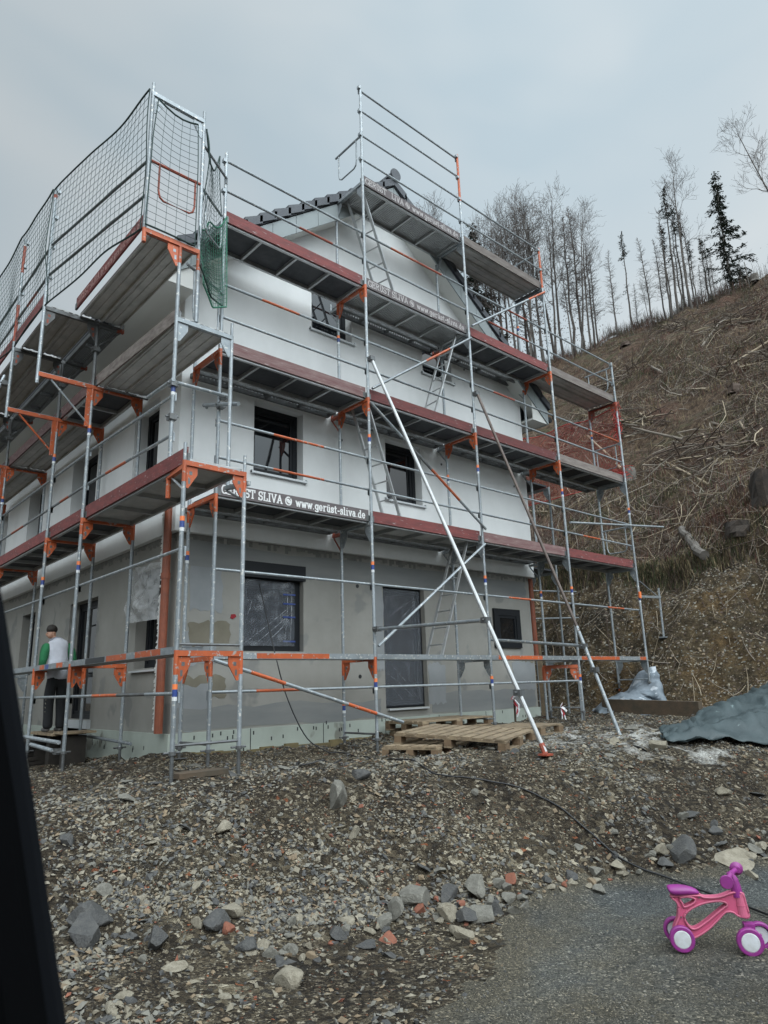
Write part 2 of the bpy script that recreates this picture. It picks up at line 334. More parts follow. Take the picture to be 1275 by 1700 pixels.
def hill_mat():
    m = bpy.data.materials.new('hillside soil'); m.use_nodes = True; nt = m.node_tree; N = nt.nodes; L = nt.links; b = N['Principled BSDF']
    b.inputs['Roughness'].default_value = .95; b.inputs['Specular IOR Level'].default_value = .15
    tc = N.new('ShaderNodeTexCoord'); P = tc.outputs['Object']
    def noise(s, d=8, st=None, ro=.65):
        n = N.new('ShaderNodeTexNoise'); n.inputs['Scale'].default_value = s; n.inputs['Detail'].default_value = d; n.inputs['Roughness'].default_value = ro
        if st:
            mp = N.new('ShaderNodeMapping'); mp.inputs['Scale'].default_value = st; mp.inputs['Rotation'].default_value = (0, .6, .5); L.new(P, mp.inputs[0]); L.new(mp.outputs[0], n.inputs['Vector'])
        else: L.new(P, n.inputs['Vector'])
        return n.outputs['Fac']
    def ramp(f, st):
        r = N.new('ShaderNodeValToRGB'); e = r.color_ramp.elements
        while len(e) < len(st): e.new(.5)
        for i, (p_, c) in enumerate(st): e[i].position = p_; e[i].color = rgb(c)
        L.new(f, r.inputs[0]); return r.outputs[0]
    def mix(f, a, bb):
        x = N.new('ShaderNodeMix'); x.data_type = 'RGBA'; L.new(f, x.inputs['Factor']); L.new(a, x.inputs['A']); L.new(bb, x.inputs['B']); return x.outputs['Result']
    brush = ramp(noise(2.6, 10, (1, 2.2, 1), .75), [(.32, (.016, .0105, .0075)), (.44, (.050, .033, .0225)), (.56, (.105, .072, .048)), (.72, (.22, .165, .115))])
    moss = ramp(noise(3.5, 8), [(.35, (.025, .027, .014)), (.55, (.075, .073, .038)), (.7, (.16, .14, .088))])
    redd = ramp(noise(5, 8), [(.35, (.045, .022, .017)), (.65, (.12, .065, .048))])
    def thr(f, a, c):
        r = N.new('ShaderNodeMapRange'); r.inputs[1].default_value = a; r.inputs[2].default_value = c; L.new(f, r.inputs[0]); return r.outputs[0]
    hillc = mix(thr(noise(.28, 6), .54, .64), brush, moss)
    hillc = mix(thr(noise(.19, 5, (1, 1.3, 1)), .55, .7), hillc, redd)
    # cut bank of broken shale below the turf edge
    v = N.new('ShaderNodeTexVoronoi'); mp = N.new('ShaderNodeMapping'); mp.inputs['Scale'].default_value = (14, 10, 24); mp.inputs['Rotation'].default_value = (.3, .5, .2); L.new(P, mp.inputs[0]); L.new(mp.outputs[0], v.inputs['Vector']); v.inputs['Scale'].default_value = 1
    sp = N.new('ShaderNodeSeparateColor'); L.new(v.outputs['Color'], sp.inputs[0])
    scree = ramp(noise(5.5, 14, (1, 1.3, 1.8), .86), [(.30, (.018, .015, .012)), (.43, (.058, .048, .035)), (.53, (.125, .102, .070)), (.62, (.22, .185, .13)), (.74, (.34, .30, .225))])
    ochre = ramp(noise(.8, 7), [(.36, (.38, .37, .37)), (.5, (.78, .72, .62)), (.66, (1.15, .90, .62))])
    mu = N.new('ShaderNodeMix'); mu.data_type = 'RGBA'; mu.blend_type = 'MULTIPLY'; mu.inputs['Factor'].default_value = 1; L.new(scree, mu.inputs['A']); L.new(ochre, mu.inputs['B'])
    at = N.new('ShaderNodeAttribute'); at.attribute_name = 'cut'
    ad = N.new('ShaderNodeMath'); ad.operation = 'MULTIPLY_ADD'; ad.inputs[1].default_value = .25; L.new(noise(1.4, 6), ad.inputs[0]); L.new(at.outputs['Fac'], ad.inputs[2])
    L.new(mix(thr(ad.outputs[0], .58, .66), hillc, mu.outputs['Result']), b.inputs['Base Color'])
    bp = N.new('ShaderNodeBump'); bp.inputs['Strength'].default_value = 1; bp.inputs['Distance'].default_value = .12
    n3 = noise(6.5, 14, None, .88); L.new(n3, bp.inputs['Height'])
    bp2 = N.new('ShaderNodeBump'); bp2.invert = True; bp2.inputs['Strength'].default_value = .35; bp2.inputs['Distance'].default_value = .04; L.new(v.outputs['Distance'], bp2.inputs['Height']); L.new(bp.outputs[0], bp2.inputs['Normal'])
    L.new(bp2.outputs[0], b.inputs['Normal'])
    return m
M['hill'] = hill_mat()
sheet('ground', fground, M['ground'])
road_o = sheet('road', froad, M['road'])
rv_ = np.empty(len(road_o.data.vertices) * 3); road_o.data.vertices.foreach_get('co', rv_); rv_ = rv_.reshape(-1, 3)
ad_ = road_o.data.attributes.new('dust', 'FLOAT', 'POINT'); ad_.data.foreach_set('value', np.clip(1 - roadside(rv_[:, 0], rv_[:, 1]) / .55, 0, 1).astype(np.float32))
hill_o = sheet('hill', fhill, M['hill'])
vv = np.empty(len(hill_o.data.vertices) * 3); hill_o.data.vertices.foreach_get('co', vv); vv = vv.reshape(-1, 3)
sss = vv[:, 0] - toe(vv[:, 1]); bb_ = 3.6 + .5 * vnoise(vv[:, 1] * .3, vv[:, 1] * 0 + 3, 7)
at = hill_o.data.attributes.new('cut', 'FLOAT', 'POINT'); at.data.foreach_set('value', np.clip((bb_ + .5 - sss) / 1.0, 0, 1).astype(np.float32))

# ------------------------------------------------------------------ house
def plaster(name, a, b_, streak=None, sc=1.2, bump=.05):
    m = mat(name, a, .9, 0, b_, sc, .8, bump, 60, detail=9, spec=.2)
    return m
M['render'] = mat('white render', (.71, .715, .71), .92, 0, (.61, .62, .61), 1.6, .75, .10, 90, spec=.15, stretch=(1, 1, .55), detail=11)
M['basecoat'] = mat('grey base coat', (.245, .237, .215), .92, 0, (.31, .30, .275), 1.1, .8, .06, 60, detail=10, spec=.15, spots=((.215, .212, .20), 1.9, .60))
M['patch1'] = mat('fresh filler', (.22, .23, .235), .9, 0, (.27, .28, .285), 2, .8)
M['patch2'] = mat('damp filler', (.15, .135, .10), .9, 0, (.2, .18, .14), 3, .8)
M['patch3'] = mat('darker grey filler band', (.175, .182, .183), .9, 0, (.235, .235, .225), 1.2, .9, stretch=(.35, 1, 2.2))
M['xps'] = mat('pale green insulation board', (.40, .44, .39), .85, 0, (.30, .325, .28), 1.6, .7, .05, 40, spots=((.2, .2, .17), 2.2, .64))
M['glue'] = mat('ochre glue edge', (.20, .155, .075), .95, 0, (.11, .09, .05), 5, .8)
M['mesh'] = mat('ragged mesh edge', (.20, .195, .18), .9, 0, (.12, .12, .115), 9, .8)
def glass(name, base, alpha=None):
    m = bpy.data.materials.new(name); m.use_nodes = True; b = m.node_tree.nodes['Principled BSDF']
    b.inputs['Base Color'].default_value = rgb(base); b.inputs['Roughness'].default_value = .03; b.inputs['Specular IOR Level'].default_value = .75
    nt = m.node_tree; N = nt.nodes; L = nt.links
    tc = N.new('ShaderNodeTexCoord'); n = N.new('ShaderNodeTexNoise'); n.inputs['Scale'].default_value = 1.1; L.new(tc.outputs['Object'], n.inputs['Vector'])
    bp = N.new('ShaderNodeBump'); bp.inputs['Strength'].default_value = .06; bp.inputs['Distance'].default_value = .05; L.new(n.outputs['Fac'], bp.inputs['Height']); L.new(bp.outputs[0], b.inputs['Normal'])
    return m
M['pane'] = glass('window glass', (.006, .007, .009))
def film(name, clear, tint, streak_scale, lo, hi, stretch=(1, 1, 1), rot=(0, 0, 0)):
    """thin polythene: mostly clear, milky on creases, which also paints the gloss there"""
    m = bpy.data.materials.new(name); m.use_nodes = True; nt = m.node_tree; N = nt.nodes; L = nt.links; b = N['Principled BSDF']
    b.inputs['Base Color'].default_value = rgb(tint); b.inputs['Roughness'].default_value = .22; b.inputs['Specular IOR Level'].default_value = .8
    tc = N.new('ShaderNodeTexCoord'); mp = N.new('ShaderNodeMapping'); mp.inputs['Scale'].default_value = stretch; mp.inputs['Rotation'].default_value = rot; L.new(tc.outputs['Object'], mp.inputs[0])
    n = N.new('ShaderNodeTexNoise'); n.inputs['Scale'].default_value = streak_scale; n.inputs['Detail'].default_value = 5; n.inputs['Distortion'].default_value = .6; L.new(mp.outputs[0], n.inputs['Vector'])
    r = N.new('ShaderNodeMapRange'); r.inputs[1].default_value = lo; r.inputs[2].default_value = hi; r.inputs[3].default_value = clear; r.inputs[4].default_value = .5; L.new(n.outputs['Fac'], r.inputs[0]); L.new(r.outputs[0], b.inputs['Alpha'])
    bp = N.new('ShaderNodeBump'); bp.inputs['Strength'].default_value = .8; bp.inputs['Distance'].default_value = .03; L.new(n.outputs['Fac'], bp.inputs['Height']); L.new(bp.outputs[0], b.inputs['Normal'])
    return m
M['film'] = film('window polythene', .27, (.27, .29, .325), 5, .57, .78, (2.2, 1, .45), (0, .6, 0))
M['fold_glint'] = film('polythene fold glints', .25, (.55, .57, .6), 14, .40, .6)
M['bag'] = film('crumpled polythene', .34, (.68, .69, .69), 8, .40, .60)

W = 8.05; LEN = 11.0; ZW = 3.07; XM = 4.02; MS = .77; ZR = 10.09        # wall line at the ridge
def roofz(x): return ZR - MS * abs(x - XM)
house = thing('house', 'white rendered gable house with a raw grey ground floor, wrapped in scaffolding', 'house', (4, 0, 0))

def cells(mb, xs, z0, ztop, holes, place, t, m=0):
    """wall made of blocks round rectangular openings; ztop(x) may slope"""
    bx = sorted(set(xs + [h[0] for h in holes] + [h[1] for h in holes]))
    for a, b in zip(bx, bx[1:]):
        mid = (a + b) / 2; hs = sorted([(h[2], h[3]) for h in holes if h[0] <= mid <= h[1]])
        lo = z0; segs = []
        for h0, h1 in hs: segs.append((lo, h0)); lo = h1
        segs.append((lo, None))
        for s0, s1 in segs:
            ta = ztop(a) if s1 is None else s1; tb = ztop(b) if s1 is None else s1
            p = [(a, 0, s0), (b, 0, s0), (b, t, s0), (a, t, s0), (a, 0, ta), (b, 0, tb), (b, t, tb), (a, t, ta)]
            mb.hexa([place(*q) for q in p], m)
gab = lambda u, d, z: (u, d, z)                 # u along the wall, d inwards
lef = lambda u, d, z: (d, u, z)
G_UP = [(1.2, 2.11, 4.13, 5.27), (3.9, 4.79, 4.13, 5.26), (2.29, 3.17, 6.88, 7.93), (4.96, 5.80, 6.86, 7.91)]
G_LO = [(1.08, 2.17, 1.48, 2.76), (3.81, 4.80, .58, 2.61), (6.68, 7.50, 1.60, 2.36)]
L_UP = [(.70, 1.62, 4.13, 5.27), (3.2, 4.5, 4.13, 5.27), (6.2, 7.3, 4.13, 5.27), (9.0, 10.0, 4.13, 5.27)]
L_LO = [(.42, 1.34, 1.28, 2.66), (2.95, 4.3, .56, 2.52), (6.4, 7.3, 1.36, 2.60)]
mb = MB()
cells(mb, [0, XM, W], ZW, roofz, G_UP, gab, .34)
cells(mb, [.34, LEN - .3], ZW, lambda x: roofz(0) - .02, L_UP, lef, .34)
mb.box((.34, LEN - .3, ZW), (W, LEN, 6.9)); mb.box((W - .3, .34, ZW), (W, LEN - .3, 6.9))
mb.prism([(0, LEN, 6.9), (W, LEN, 6.9), (XM, LEN, ZR)], (0, -.3, 0))
wall_o = mb.build('wall', M['render'], house)
mb = MB()
cells(mb, [.09, W - .12], .43, lambda x: ZW + .02, G_LO, lambda u, d, z: (u, d + .08, z), .3)
cells(mb, [.38, LEN - .3], .43, lambda x: ZW + .02, L_LO, lambda u, d, z: (d + .09, u, z), .3)
mb.box((W - .4, .38, -.4), (W - .12, LEN - .3, ZW)); mb.box((.09, LEN - .3, -.4), (W - .12, LEN, ZW))
mb.box((.25, .45, 2.9), (W - .45, LEN - .35, 3.0))                   # floor slab
base_o = mb.build('base_wall', M['basecoat'], house)
mb = MB()
mb.box((.055, .045, -.5), (3.82, .079, .43)); mb.box((4.79, .045, -.5), (7.95, .079, .44)); mb.box((.055, .081, -.5), (.089, 2.95, .43)); mb.box((.055, 4.3, -.5), (.089, LEN, .43))
mb.box((3.82, .045, -.5), (4.79, .079, .43))
for i in range(46):                                                 # dowel slots
    x = random.uniform(.2, 7.8); z = random.choice((.12, .3, .36)) + random.uniform(-.05, .05); mb.box((x, .042, z), (x + .018, .0455, z + .05), 1)
    y = random.uniform(.2, 8); mb.box((.052, y, z - .1), (.0555, y + .018, z - .05), 1)
for x in (1.25, 2.5, 3.75, 5.0, 6.25, 7.5): mb.box((x, .0435, -.3), (x + .012, .0455, .43), 1)
mb.build('plinth_insulation', [M['xps'], M['black']], house)
mb = MB()                                                           # ochre glue fringe under the plinth
for i in range(40):
    x = i * .2; mb.box((x, .02 - random.uniform(0, .03), .0), (x + .22, .05, .14 + random.uniform(0, .05)))
mb.build('glue_fringe', M['glue'], house)
mb = MB()                                                           # ragged reinforcing mesh under the white render
for k in range(150):
    x = .1 + k * .0525; h = random.uniform(.03, .13) if random.random() < .8 else .01
    mb.box((x, .0745, ZW - h), (x + .0515, .0795, ZW - .001))
for k in range(160):
    y = .1 + k * .0525; h = random.uniform(.03, .12); mb.box((.0845, y, ZW - h), (.0895, y + .0515, ZW - .001))
mb.build('mesh_edge', M['mesh'], house)
def patch(x0, x1, z0, z1, m, seed, dy=.0):
    dy = .00035 * seed
    rr = random.Random(seed); n = 9; top = []; bot = []
    mbp = MB(); pts = []
    for i in range(n + 1): pts.append((x0 + (x1 - x0) * i / n, z0 + rr.uniform(-.03, .03)))
    for i in range(5): pts.append((x1 + rr.uniform(-.03, .03), z0 + (z1 - z0) * (i + .5) / 5))
    for i in range(n + 1): pts.append((x1 - (x1 - x0) * i / n, z1 + rr.uniform(-.04, .04)))
    for i in range(5): pts.append((x0 + rr.uniform(-.03, .03), z1 - (z1 - z0) * (i + .5) / 5))
    mbp.prism([(x, .0795 - .003 - dy, z) for x, z in pts], (0, .004, 0)); return mbp.build('filler_patch', m, house)
patch(.30, .78, 2.02, 2.72, M['patch1'], 1); patch(.30, .92, 1.55, 1.86, M['patch2'], 15); patch(.22, .72, 1.30, 1.75, M['patch1'], 2, .002)
patch(.16, .86, .86, 1.14, M['patch2'], 3); patch(.13, .68, .46, 1.02, M['patch1'], 4, .002)
patch(.12, 3.7, .44, .74, M['patch3'], 5, .0035); patch(4.9, 7.85, .45, .80, M['patch3'], 6); patch(7.2, 7.9, .8, 1.35, M['patch1'], 7, .002); patch(7.5, 7.88, 1.33, 1.42, M['patch2'], 17, .004)
patch(3.62, 3.80, 1.2, 2.7, M['patch1'], 8); patch(4.82, 5.25, .62, 1.3, M['patch1'], 9); patch(.2, 7.8, 2.62, 2.95, M['patch3'], 10)
mb = MB()
for x, z in ((3.25, 2.55), (3.27, 1.1)): mb.disc((x, .079, z), (0, 1, 0), .032, .006, 14)
mb.build('core_hole', M['black'], house)

def window(place, h, dep, label=None, panes=1, lintel=0, sill=True, fw=.075, name='window', fmat='anthracite', sl=None):
    u0, u1, z0, z1 = h
    f = MB(); d0, d1 = dep, dep + .07
    def B(a, b, c, d_, e0=d0, e1=d1, m=0): f.hexa([place(*q) for q in [(a, e0, c), (b, e0, c), (b, e1, c), (a, e1, c), (a, e0, d_), (b, e0, d_), (b, e1, d_), (a, e1, d_)]], m)
    zt = z1 - lintel
    B(u0, u0 + fw, z0, zt); B(u1 - fw, u1, z0, zt); B(u0 + fw, u1 - fw, z0, z0 + fw); B(u0 + fw, u1 - fw, zt - fw, zt)
    if lintel: B(u0 - .002, u1 + .03, zt + .002, z1 + .012, -.022, d1)
    if panes == 2: B((u0 + u1) / 2 - .05, (u0 + u1) / 2 + .05, z0 + fw, zt - fw, d0 + .004, d1)
    # sash
    i = fw + .002; s = .05
    for a, b, c, d_ in ((u0 + i, u0 + i + s, z0 + i, zt - i), (u1 - i - s, u1 - i, z0 + i, zt - i), (u0 + i + s, u1 - i - s, z0 + i, z0 + i + s), (u0 + i + s, u1 - i - s, zt - i - s, zt - i)):
        B(a, b, c, d_, d0 + .015, d1 - .002)
    fo = f.build(name, M[fmat], house)
    if label: fo['label'] = label
    p = MB(); k = fw + s - .01
    p.hexa([place(*q) for q in [(u0 + k, d0 + .035, z0 + k), (u1 - k, d0 + .035, z0 + k), (u1 - k, d0 + .055, z0 + k), (u0 + k, d0 + .055, z0 + k), (u0 + k, d0 + .035, zt - k), (u1 - k, d0 + .035, zt - k), (u1 - k, d0 + .055, zt - k), (u0 + k, d0 + .055, zt - k)]])
    p.build('pane', M['pane'], fo)
    if sill:
        q = MB(); a, b = (u0 - .05, u1 + .05)
        q.hexa([place(*v) for v in [(a, -.05, z0 - .035), (b, -.05, z0 - .035), (b, dep, z0 - .03), (a, dep, z0 - .03), (a, -.05, z0 - .006), (b, -.05, z0 - .006), (b, dep, z0 + .004), (a, dep, z0 + .004)]])
        for e in (a, b - .02): q.hexa([place(*v) for v in [(e, -.055, z0 - .045), (e + .02, -.055, z0 - .045), (e + .02, dep, z0 - .04), (e, dep, z0 - .04), (e, -.055, z0 + .018), (e + .02, -.055, z0 + .018), (e + .02, dep, z0 + .022), (e, dep, z0 + .022)]])
        q.build('sill', M['sill'], fo)
    return fo
gl = lambda u, d, z: (u, d + .08, z); ll = lambda u, d, z: (d + .09, u, z)
for k, h in enumerate(G_UP): window(gab, h, .17, panes=1)
w1 = window(gl, G_LO[0], .10, 'black framed ground floor window under a black shutter box', lintel=.22, sill=False, fw=.10)
d1 = window(gl, G_LO[1], .10, 'narrow black framed terrace door behind polythene', sill=False, name='door', fw=.09)
w3 = window(gl, G_LO[2], -.05, 'small black framed window standing proud of the grey wall', sill=False, fw=.13)
for h in L_UP: window(lef, h, .22)
window(ll, L_LO[0], .16, sill=False); window(ll, L_LO[1], .16, name='door', sill=False); window(ll, L_LO[2], .16, sill=False)
for qa, qb in (((.99, .03, 1.43), (2.2, .078, 1.455)), ((3.84, .02, .55), (4.76, .078, .575)), ((.04, .38, 1.23), (.088, 1.4, 1.255))): MB().box(qa, qb).build('rough_sill', M['sill'], house)
mb = MB(); mb.box((.03, 2.9, .43), (.4, 4.35, .555)); mb.build('threshold', M['sill'], house)

# roof: two tiled slopes, verge boards, ridge
OV = .35; EV = .56
roof = MB()
def slope_pt(side, x, y, dz): return (x, y, roofz(x) + dz)
for sgn in (-1, 1):
    xe = XM + sgn * (XM + EV); xs = XM
    a = [(xs, -OV, 0), (xe, -OV, 0), (xe, LEN + OV, 0), (xs, LEN + OV, 0)]
    roof.hexa([(x, y, roofz(x) + .30) for x, y, _ in a] + [(x, y, roofz(x) + .40) for x, y, _ in a])
    n = 17; sl = (XM + EV)                    # verge tiles, each lapping the one below
    for i in range(n):
        x0 = xs + sgn * sl * i / n; x1 = xs + sgn * (sl * (i + 1) / n + .05)
        for y0, y1 in ((-OV - .045, -OV + .20),):
            p = [(x0, y0), (x1, y0), (x1, y1), (x0, y1)]
            z0 = roofz(x0); z1 = roofz(x1)
            roof.hexa([(x0, y0, z0 + .33), (x1, y0, z1 + .365), (x1, y1, z1 + .365), (x0, y1, z0 + .33), (x0, y0, z0 + .475), (x1, y0, z1 + .535), (x1, y1, z1 + .535), (x0, y1, z0 + .475)])
        roof.hexa([(x0, -OV + .2, roofz(x0) + .401), (x1, -OV + .2, roofz(x1) + .401), (x1, LEN + OV, roofz(x1) + .401), (x0, LEN + OV, roofz(x0) + .401),
                   (x0, -OV + .2, roofz(x0) + .455), (x1, -OV + .2, roofz(x1) + .515), (x1, LEN + OV, roofz(x1) + .515), (x0, LEN + OV, roofz(x0) + .455)])
roof_o = roof.build('roof', M['tile'], house)
fa = MB(); so = MB()
for sgn in (-1, 1):
    xe = XM + sgn * (XM + EV)
    N_ = 10
    for i in range(N_):                       # verge board in lengths with open joints
        x0 = XM + sgn * (XM + EV) * i / N_ + sgn * .004; x1 = XM + sgn * (XM + EV) * (i + 1) / N_ - sgn * .004
        fa.hexa([(x0, -OV, roofz(x0) - .03), (x1, -OV, roofz(x1) - .03), (x1, -OV + .025, roofz(x1) - .03), (x0, -OV + .025, roofz(x0) - .03), (x0, -OV, roofz(x0) + .325), (x1, -OV, roofz(x1) + .325), (x1, -OV + .025, roofz(x1) + .325), (x0, -OV + .025, roofz(x0) + .325)])
    x0, x1 = XM, xe
    so.hexa([(x0, -OV + .027, roofz(x0) - .02), (x1, -OV + .027, roofz(x1) - .02), (x1, .0, roofz(x1) - .02), (x0, .0, roofz(x0) - .02), (x0, -OV + .027, roofz(x0) + .02), (x1, -OV + .027, roofz(x1) + .02), (x1, 0, roofz(x1) + .02), (x0, 0, roofz(x0) + .02)])
    xw = 0 if sgn < 0 else W                  # eaves box and gutter
    a, b = sorted((xw - sgn * -.002, xe))
    so.box((a, -OV + .03, roofz(xe) - .02), (b, LEN, roofz(xe) + .02))
    fa.box((min(xe, xe - sgn * .03), -OV + .03, roofz(xe) - .03), (max(xe, xe - sgn * .03), LEN, roofz(xe) + .3))
    so.prism([(xe, -OV + .028, roofz(xe) - .02), (xw, -OV + .028, roofz(xe) - .02), (xw, -OV + .028, roofz(xw) - .021)], (0, .012, 0))
fa.build('verge_board', M['fascia'], roof_o); so.build('soffit', M['soffit'], roof_o)
g = MB()
for sgn in (-1, 1):
    xe = XM + sgn * (XM + EV + .07)
    g.path([(xe, -OV, roofz(xe) + .16), (xe, LEN, roofz(xe) + .13)], .07, 10)
g.build('gutter', M['anthracite'], roof_o)
rc = MB()
for k in range(26):
    y0 = -OV - .06 + k * .44; prof = []
    for j in range(11):
        t = PI * j / 10; prof.append((XM + .125 * math.cos(t), y0, ZR + .49 + .125 * math.sin(t)))
    rc.prism(prof, (0, .46, .012))
rc.disc((XM, -OV - .075, ZR + .545), (0, 1, 0), .125, .03, 20)
rc.tube((XM - 1.4, 2.0, ZR - .6), (XM - 1.4, 2.0, ZR - .1), .02)
rc.build('ridge_cap', M['tile'], roof_o)

an = MB()                                     # scaffold anchor eyes in the white wall
for x, z in ((.4, 4.95), (2.9, 5.0), (2.75, 3.75), (5.35, 5.05), (5.4, 3.8), (7.6, 5.0), (2.0, 7.9), (3.7, 8.1), (6.2, 7.3), (7.7, 3.7)):
    an.disc((x, -.003, z), (0, 1, 0), .026, .007, 12, 0); an.disc((x, -.012, z), (0, 1, 0), .010, .02, 8, 1)
an.build('anchor_eye', [M['patch1'], M['black']], house)
pp = MB(); pp.path([(-.03, .15, .44), (-.03, .15, 3.5)], .055, 14); pp.tube((-.03, .15, 2.42), (-.03, .15, 2.5), .064, 14)
dp = pp.build('downpipe', M['pipe'], house, smooth=False)
fo = MB()                                     # torn white foam along the left pipe
for k in range(170):
    z = .48 + k * .0175; w = abs(random.gauss(.025, .022)) + .008
    if 2.2 < z < 2.5 and random.random() < .6: continue
    fo.hexa([(-.07, .195, z), (-.02, .195, z), (-.02, .205 + w, z + random.uniform(-.02, .02)), (-.07, .205 + w, z), (-.07, .195, z + .017), (-.02, .195, z + .017), (-.02, .2 + w * .5, z + .022), (-.07, .2 + w * .6, z + .03)])
fo.build('foam_strip', M['foam'], dp)
pp = MB(); pp.path([(8.06, .13, 1.45), (8.06, .13, 3.05)], .06, 14)
for k in range(9): pp.tube((8.06, .13, 1.5 + k * .05), (8.06, .13, 1.52 + k * .05), .068, 14)
pp.build('downpipe', M['pipe'], house)

# polythene over the openings
def sheet_film(name, place, u0, u1, z0, z1, amp, seed, label, material='film', nu=26, nv=34, bulge=0):
    def P(a, b):
        u = u0 + (u1 - u0) * a; z = z0 + (z1 - z0) * b
        w = float(fbm(np.array([a * 3 + b * 2.0]), np.array([b * 2.2 - a * 1.5]), 1.6, 3, seed)[0])
        return place(u, -.012 - amp * (w + 1) * .5 * min(1, 8 * a, 8 * (1 - a)) - bulge * math.sin(PI * a) * (1 - b), z)
    m_ = MB().grid(P, nu, nv); o = m_.build(name, M[material], smooth=True)
    return clean(o, label, 'plastic sheet')
sheet_film('plastic_sheet', lambda u, d, z: (u, d + .172, z), 1.17, 2.06, 1.56, 2.52, .05, 3, 'creased clear plastic sheet taped over the black ground floor window')
sheet_film('plastic_sheet', lambda u, d, z: (u, d + .172, z), 3.86, 4.75, .62, 2.56, .04, 8, 'tall dusty plastic sheet covering the narrow terrace door')
sheet_film('plastic_sheet', lambda u, d, z: (d + .07, u, z), .52, 1.62, 1.92, 2.72, .10, 12, 'crumpled plastic sheet hanging over the side window next to the corner pipe', 'bag', 34, 26, .08)
cz = MB()                                     # sharp folds, made paler to stand in for the glints along them
for a, b in (((1.20, 1.60), (1.98, 2.16)), ((1.36, 1.58), (1.99, 2.06)), ((1.88, 1.62), (1.93, 2.5)), ((1.97, 1.6), (2.0, 2.45)), ((1.55, 1.6), (1.95, 1.95)), ((1.23, 2.0), (1.3, 2.2))):
    cz.path([(a[0], .146, a[1]), ((a[0] + b[0]) / 2 + .01, .140, (a[1] + b[1]) / 2), (b[0], .146, b[1])], [.002, .007, .003], 4)
cz.build('fold', M['fold_glint'], bpy.data.objects['plastic_sheet'])
cz = MB()
for a, b in (((3.92, 1.15), (4.5, .75)), ((3.9, 1.0), (4.3, .66)), ((3.95, 2.05), (4.55, 2.4)), ((4.0, 1.3), (4.62, .72)), ((4.1, 1.9), (4.68, 2.38)), ((4.66, 1.4), (4.7, 1.75))):
    cz.path([(a[0], .150, a[1]), ((a[0] + b[0]) / 2, .144, (a[1] + b[1]) / 2 + .02), (b[0], .150, b[1])], [.001, .004, .0015], 4)
cz.build('fold', M['fold_glint'], bpy.data.objects['plastic_sheet.001'])
tp = MB()                                     # blue tape on the window sheet and red rag by the window
for z in (2.32, 2.18, 1.98, 1.62): tp.box((1.84, .135, z), (2.06, .139, z + .022))
clean(tp.build('tape_strips', M['blue']), 'blue tape strips holding the plastic sheet on the ground floor window', 'tape')
rg = MB(); rg.prism([(.915, .07, 1.93), (.93, .07, 1.985), (.99, .07, 1.99), (1.01, .07, 1.955), (.96, .07, 1.92)], (0, .008, 0)); clean(rg.build('rag', mat('red rag', (.25, .012, .02), .8)), 'small red rag stuck on the grey wall left of the black window', 'rag')

# ------------------------------------------------------------------ scaffolding
Z0 = 1.35
def ZL(l): return Z0 + 2 * l
XG = [.05, 2.63, 5.19, 7.81, 10.46]; YO = -1.03; YI = -.30
PR = .0242; RR = .0185
OMAT = [M['orange'], M['zinc']]
def mset(c): return {'o': M['orange'], 'z': M['zinc'], 'r': M['redor'], 'd': M['zincdark']}[c]
def standard(a, b, col, parent, band=0, stub=0):
    s = MB(); a = Vector(a); b = Vector(b); L_ = (b - a).length; d = (b - a) / L_
    c = b - d * .24 if col in 'or' and L_ > .5 else b
    s.tube(a, c, PR, 10, 0)
    if c != b: s.tube(c, b, PR + .0006, 10, 1)
    if stub: s.tube(b, b + d * stub, PR * .78, 8, 0)
    if band:
        q = b - d * band
        s.tube(q, q - d * .05, PR + .0015, 10, 2); s.tube(q - d * .052, q - d * .12, PR + .0015, 10, 3); s.tube(q - d * .122, q - d * .16, PR + .0015, 10, 4)
    return s.build('standard', [M['zinc'], mset(col), M['sticker'], M['blue'], M['whitesticker']], parent)
def gusset(mb, p, along, m, size=.15, drop=.25):
    """slotted triangular plate under a transom, at post p, pointing along"""
    p = Vector(p); a = Vector(along).normalized(); n = Vector((0, 0, 1)).cross(a) * .012
    P = lambda u, w: p + a * u + Vector((0, 0, -w))
    mb.prism([P(.02, .0) - n / 2, P(size, .0) - n / 2, P(size, .09) - n / 2, P(.05, drop) - n / 2, P(.02, drop) - n / 2], n, m)
    mb.prism([P(.055, .06) - n * .6, P(.09, .06) - n * .6, P(.09, .10) - n * .6, P(.055, .10) - n * .6], n * 1.2, 1)
    mb.prism([P(.045, .14) - n * .6, P(.07, .14) - n * .6, P(.07, .20) - n * .6, P(.045, .20) - n * .6], n * 1.2, 1)
def frame(parent, po, pi, zb, zt, col, guss=True, bo=0, bi=0, ext=0, name='frame', feet=False, inner=True):
    """ladder-less scaffold frame: outer/inner standard and a U transom on top"""
    po = Vector((*po, 0)); pi = Vector((*pi, 0)); z = Vector((0, 0, 1)); a = (pi - po).normalized()
    m_ = MB(); top = zt
    m_.bar(po + z * (top - .03) - a * ext, pi + z * (top - .03), .05, .055, 0)
    m_.bar(po + z * (top - .008) + a * .03, pi + z * (top - .008) - a * .03, .03, .016, 1)
    if guss: gusset(m_, po + z * (top - .055), a, 0); gusset(m_, pi + z * (top - .055), -a, 0)
    if feet: m_.tube(po + z * (zb + .06), pi + z * (zb + .06), .014, 8, 1)
    f = m_.build(name, [mset(col), M['zincdark'] if col != 'z' else M['zinc']], parent)
    standard(po + z * zb, po + z * (zt), col, f, bo)
    if inner: standard(pi + z * zb, pi + z * (zt), col, f, bi)
    return f
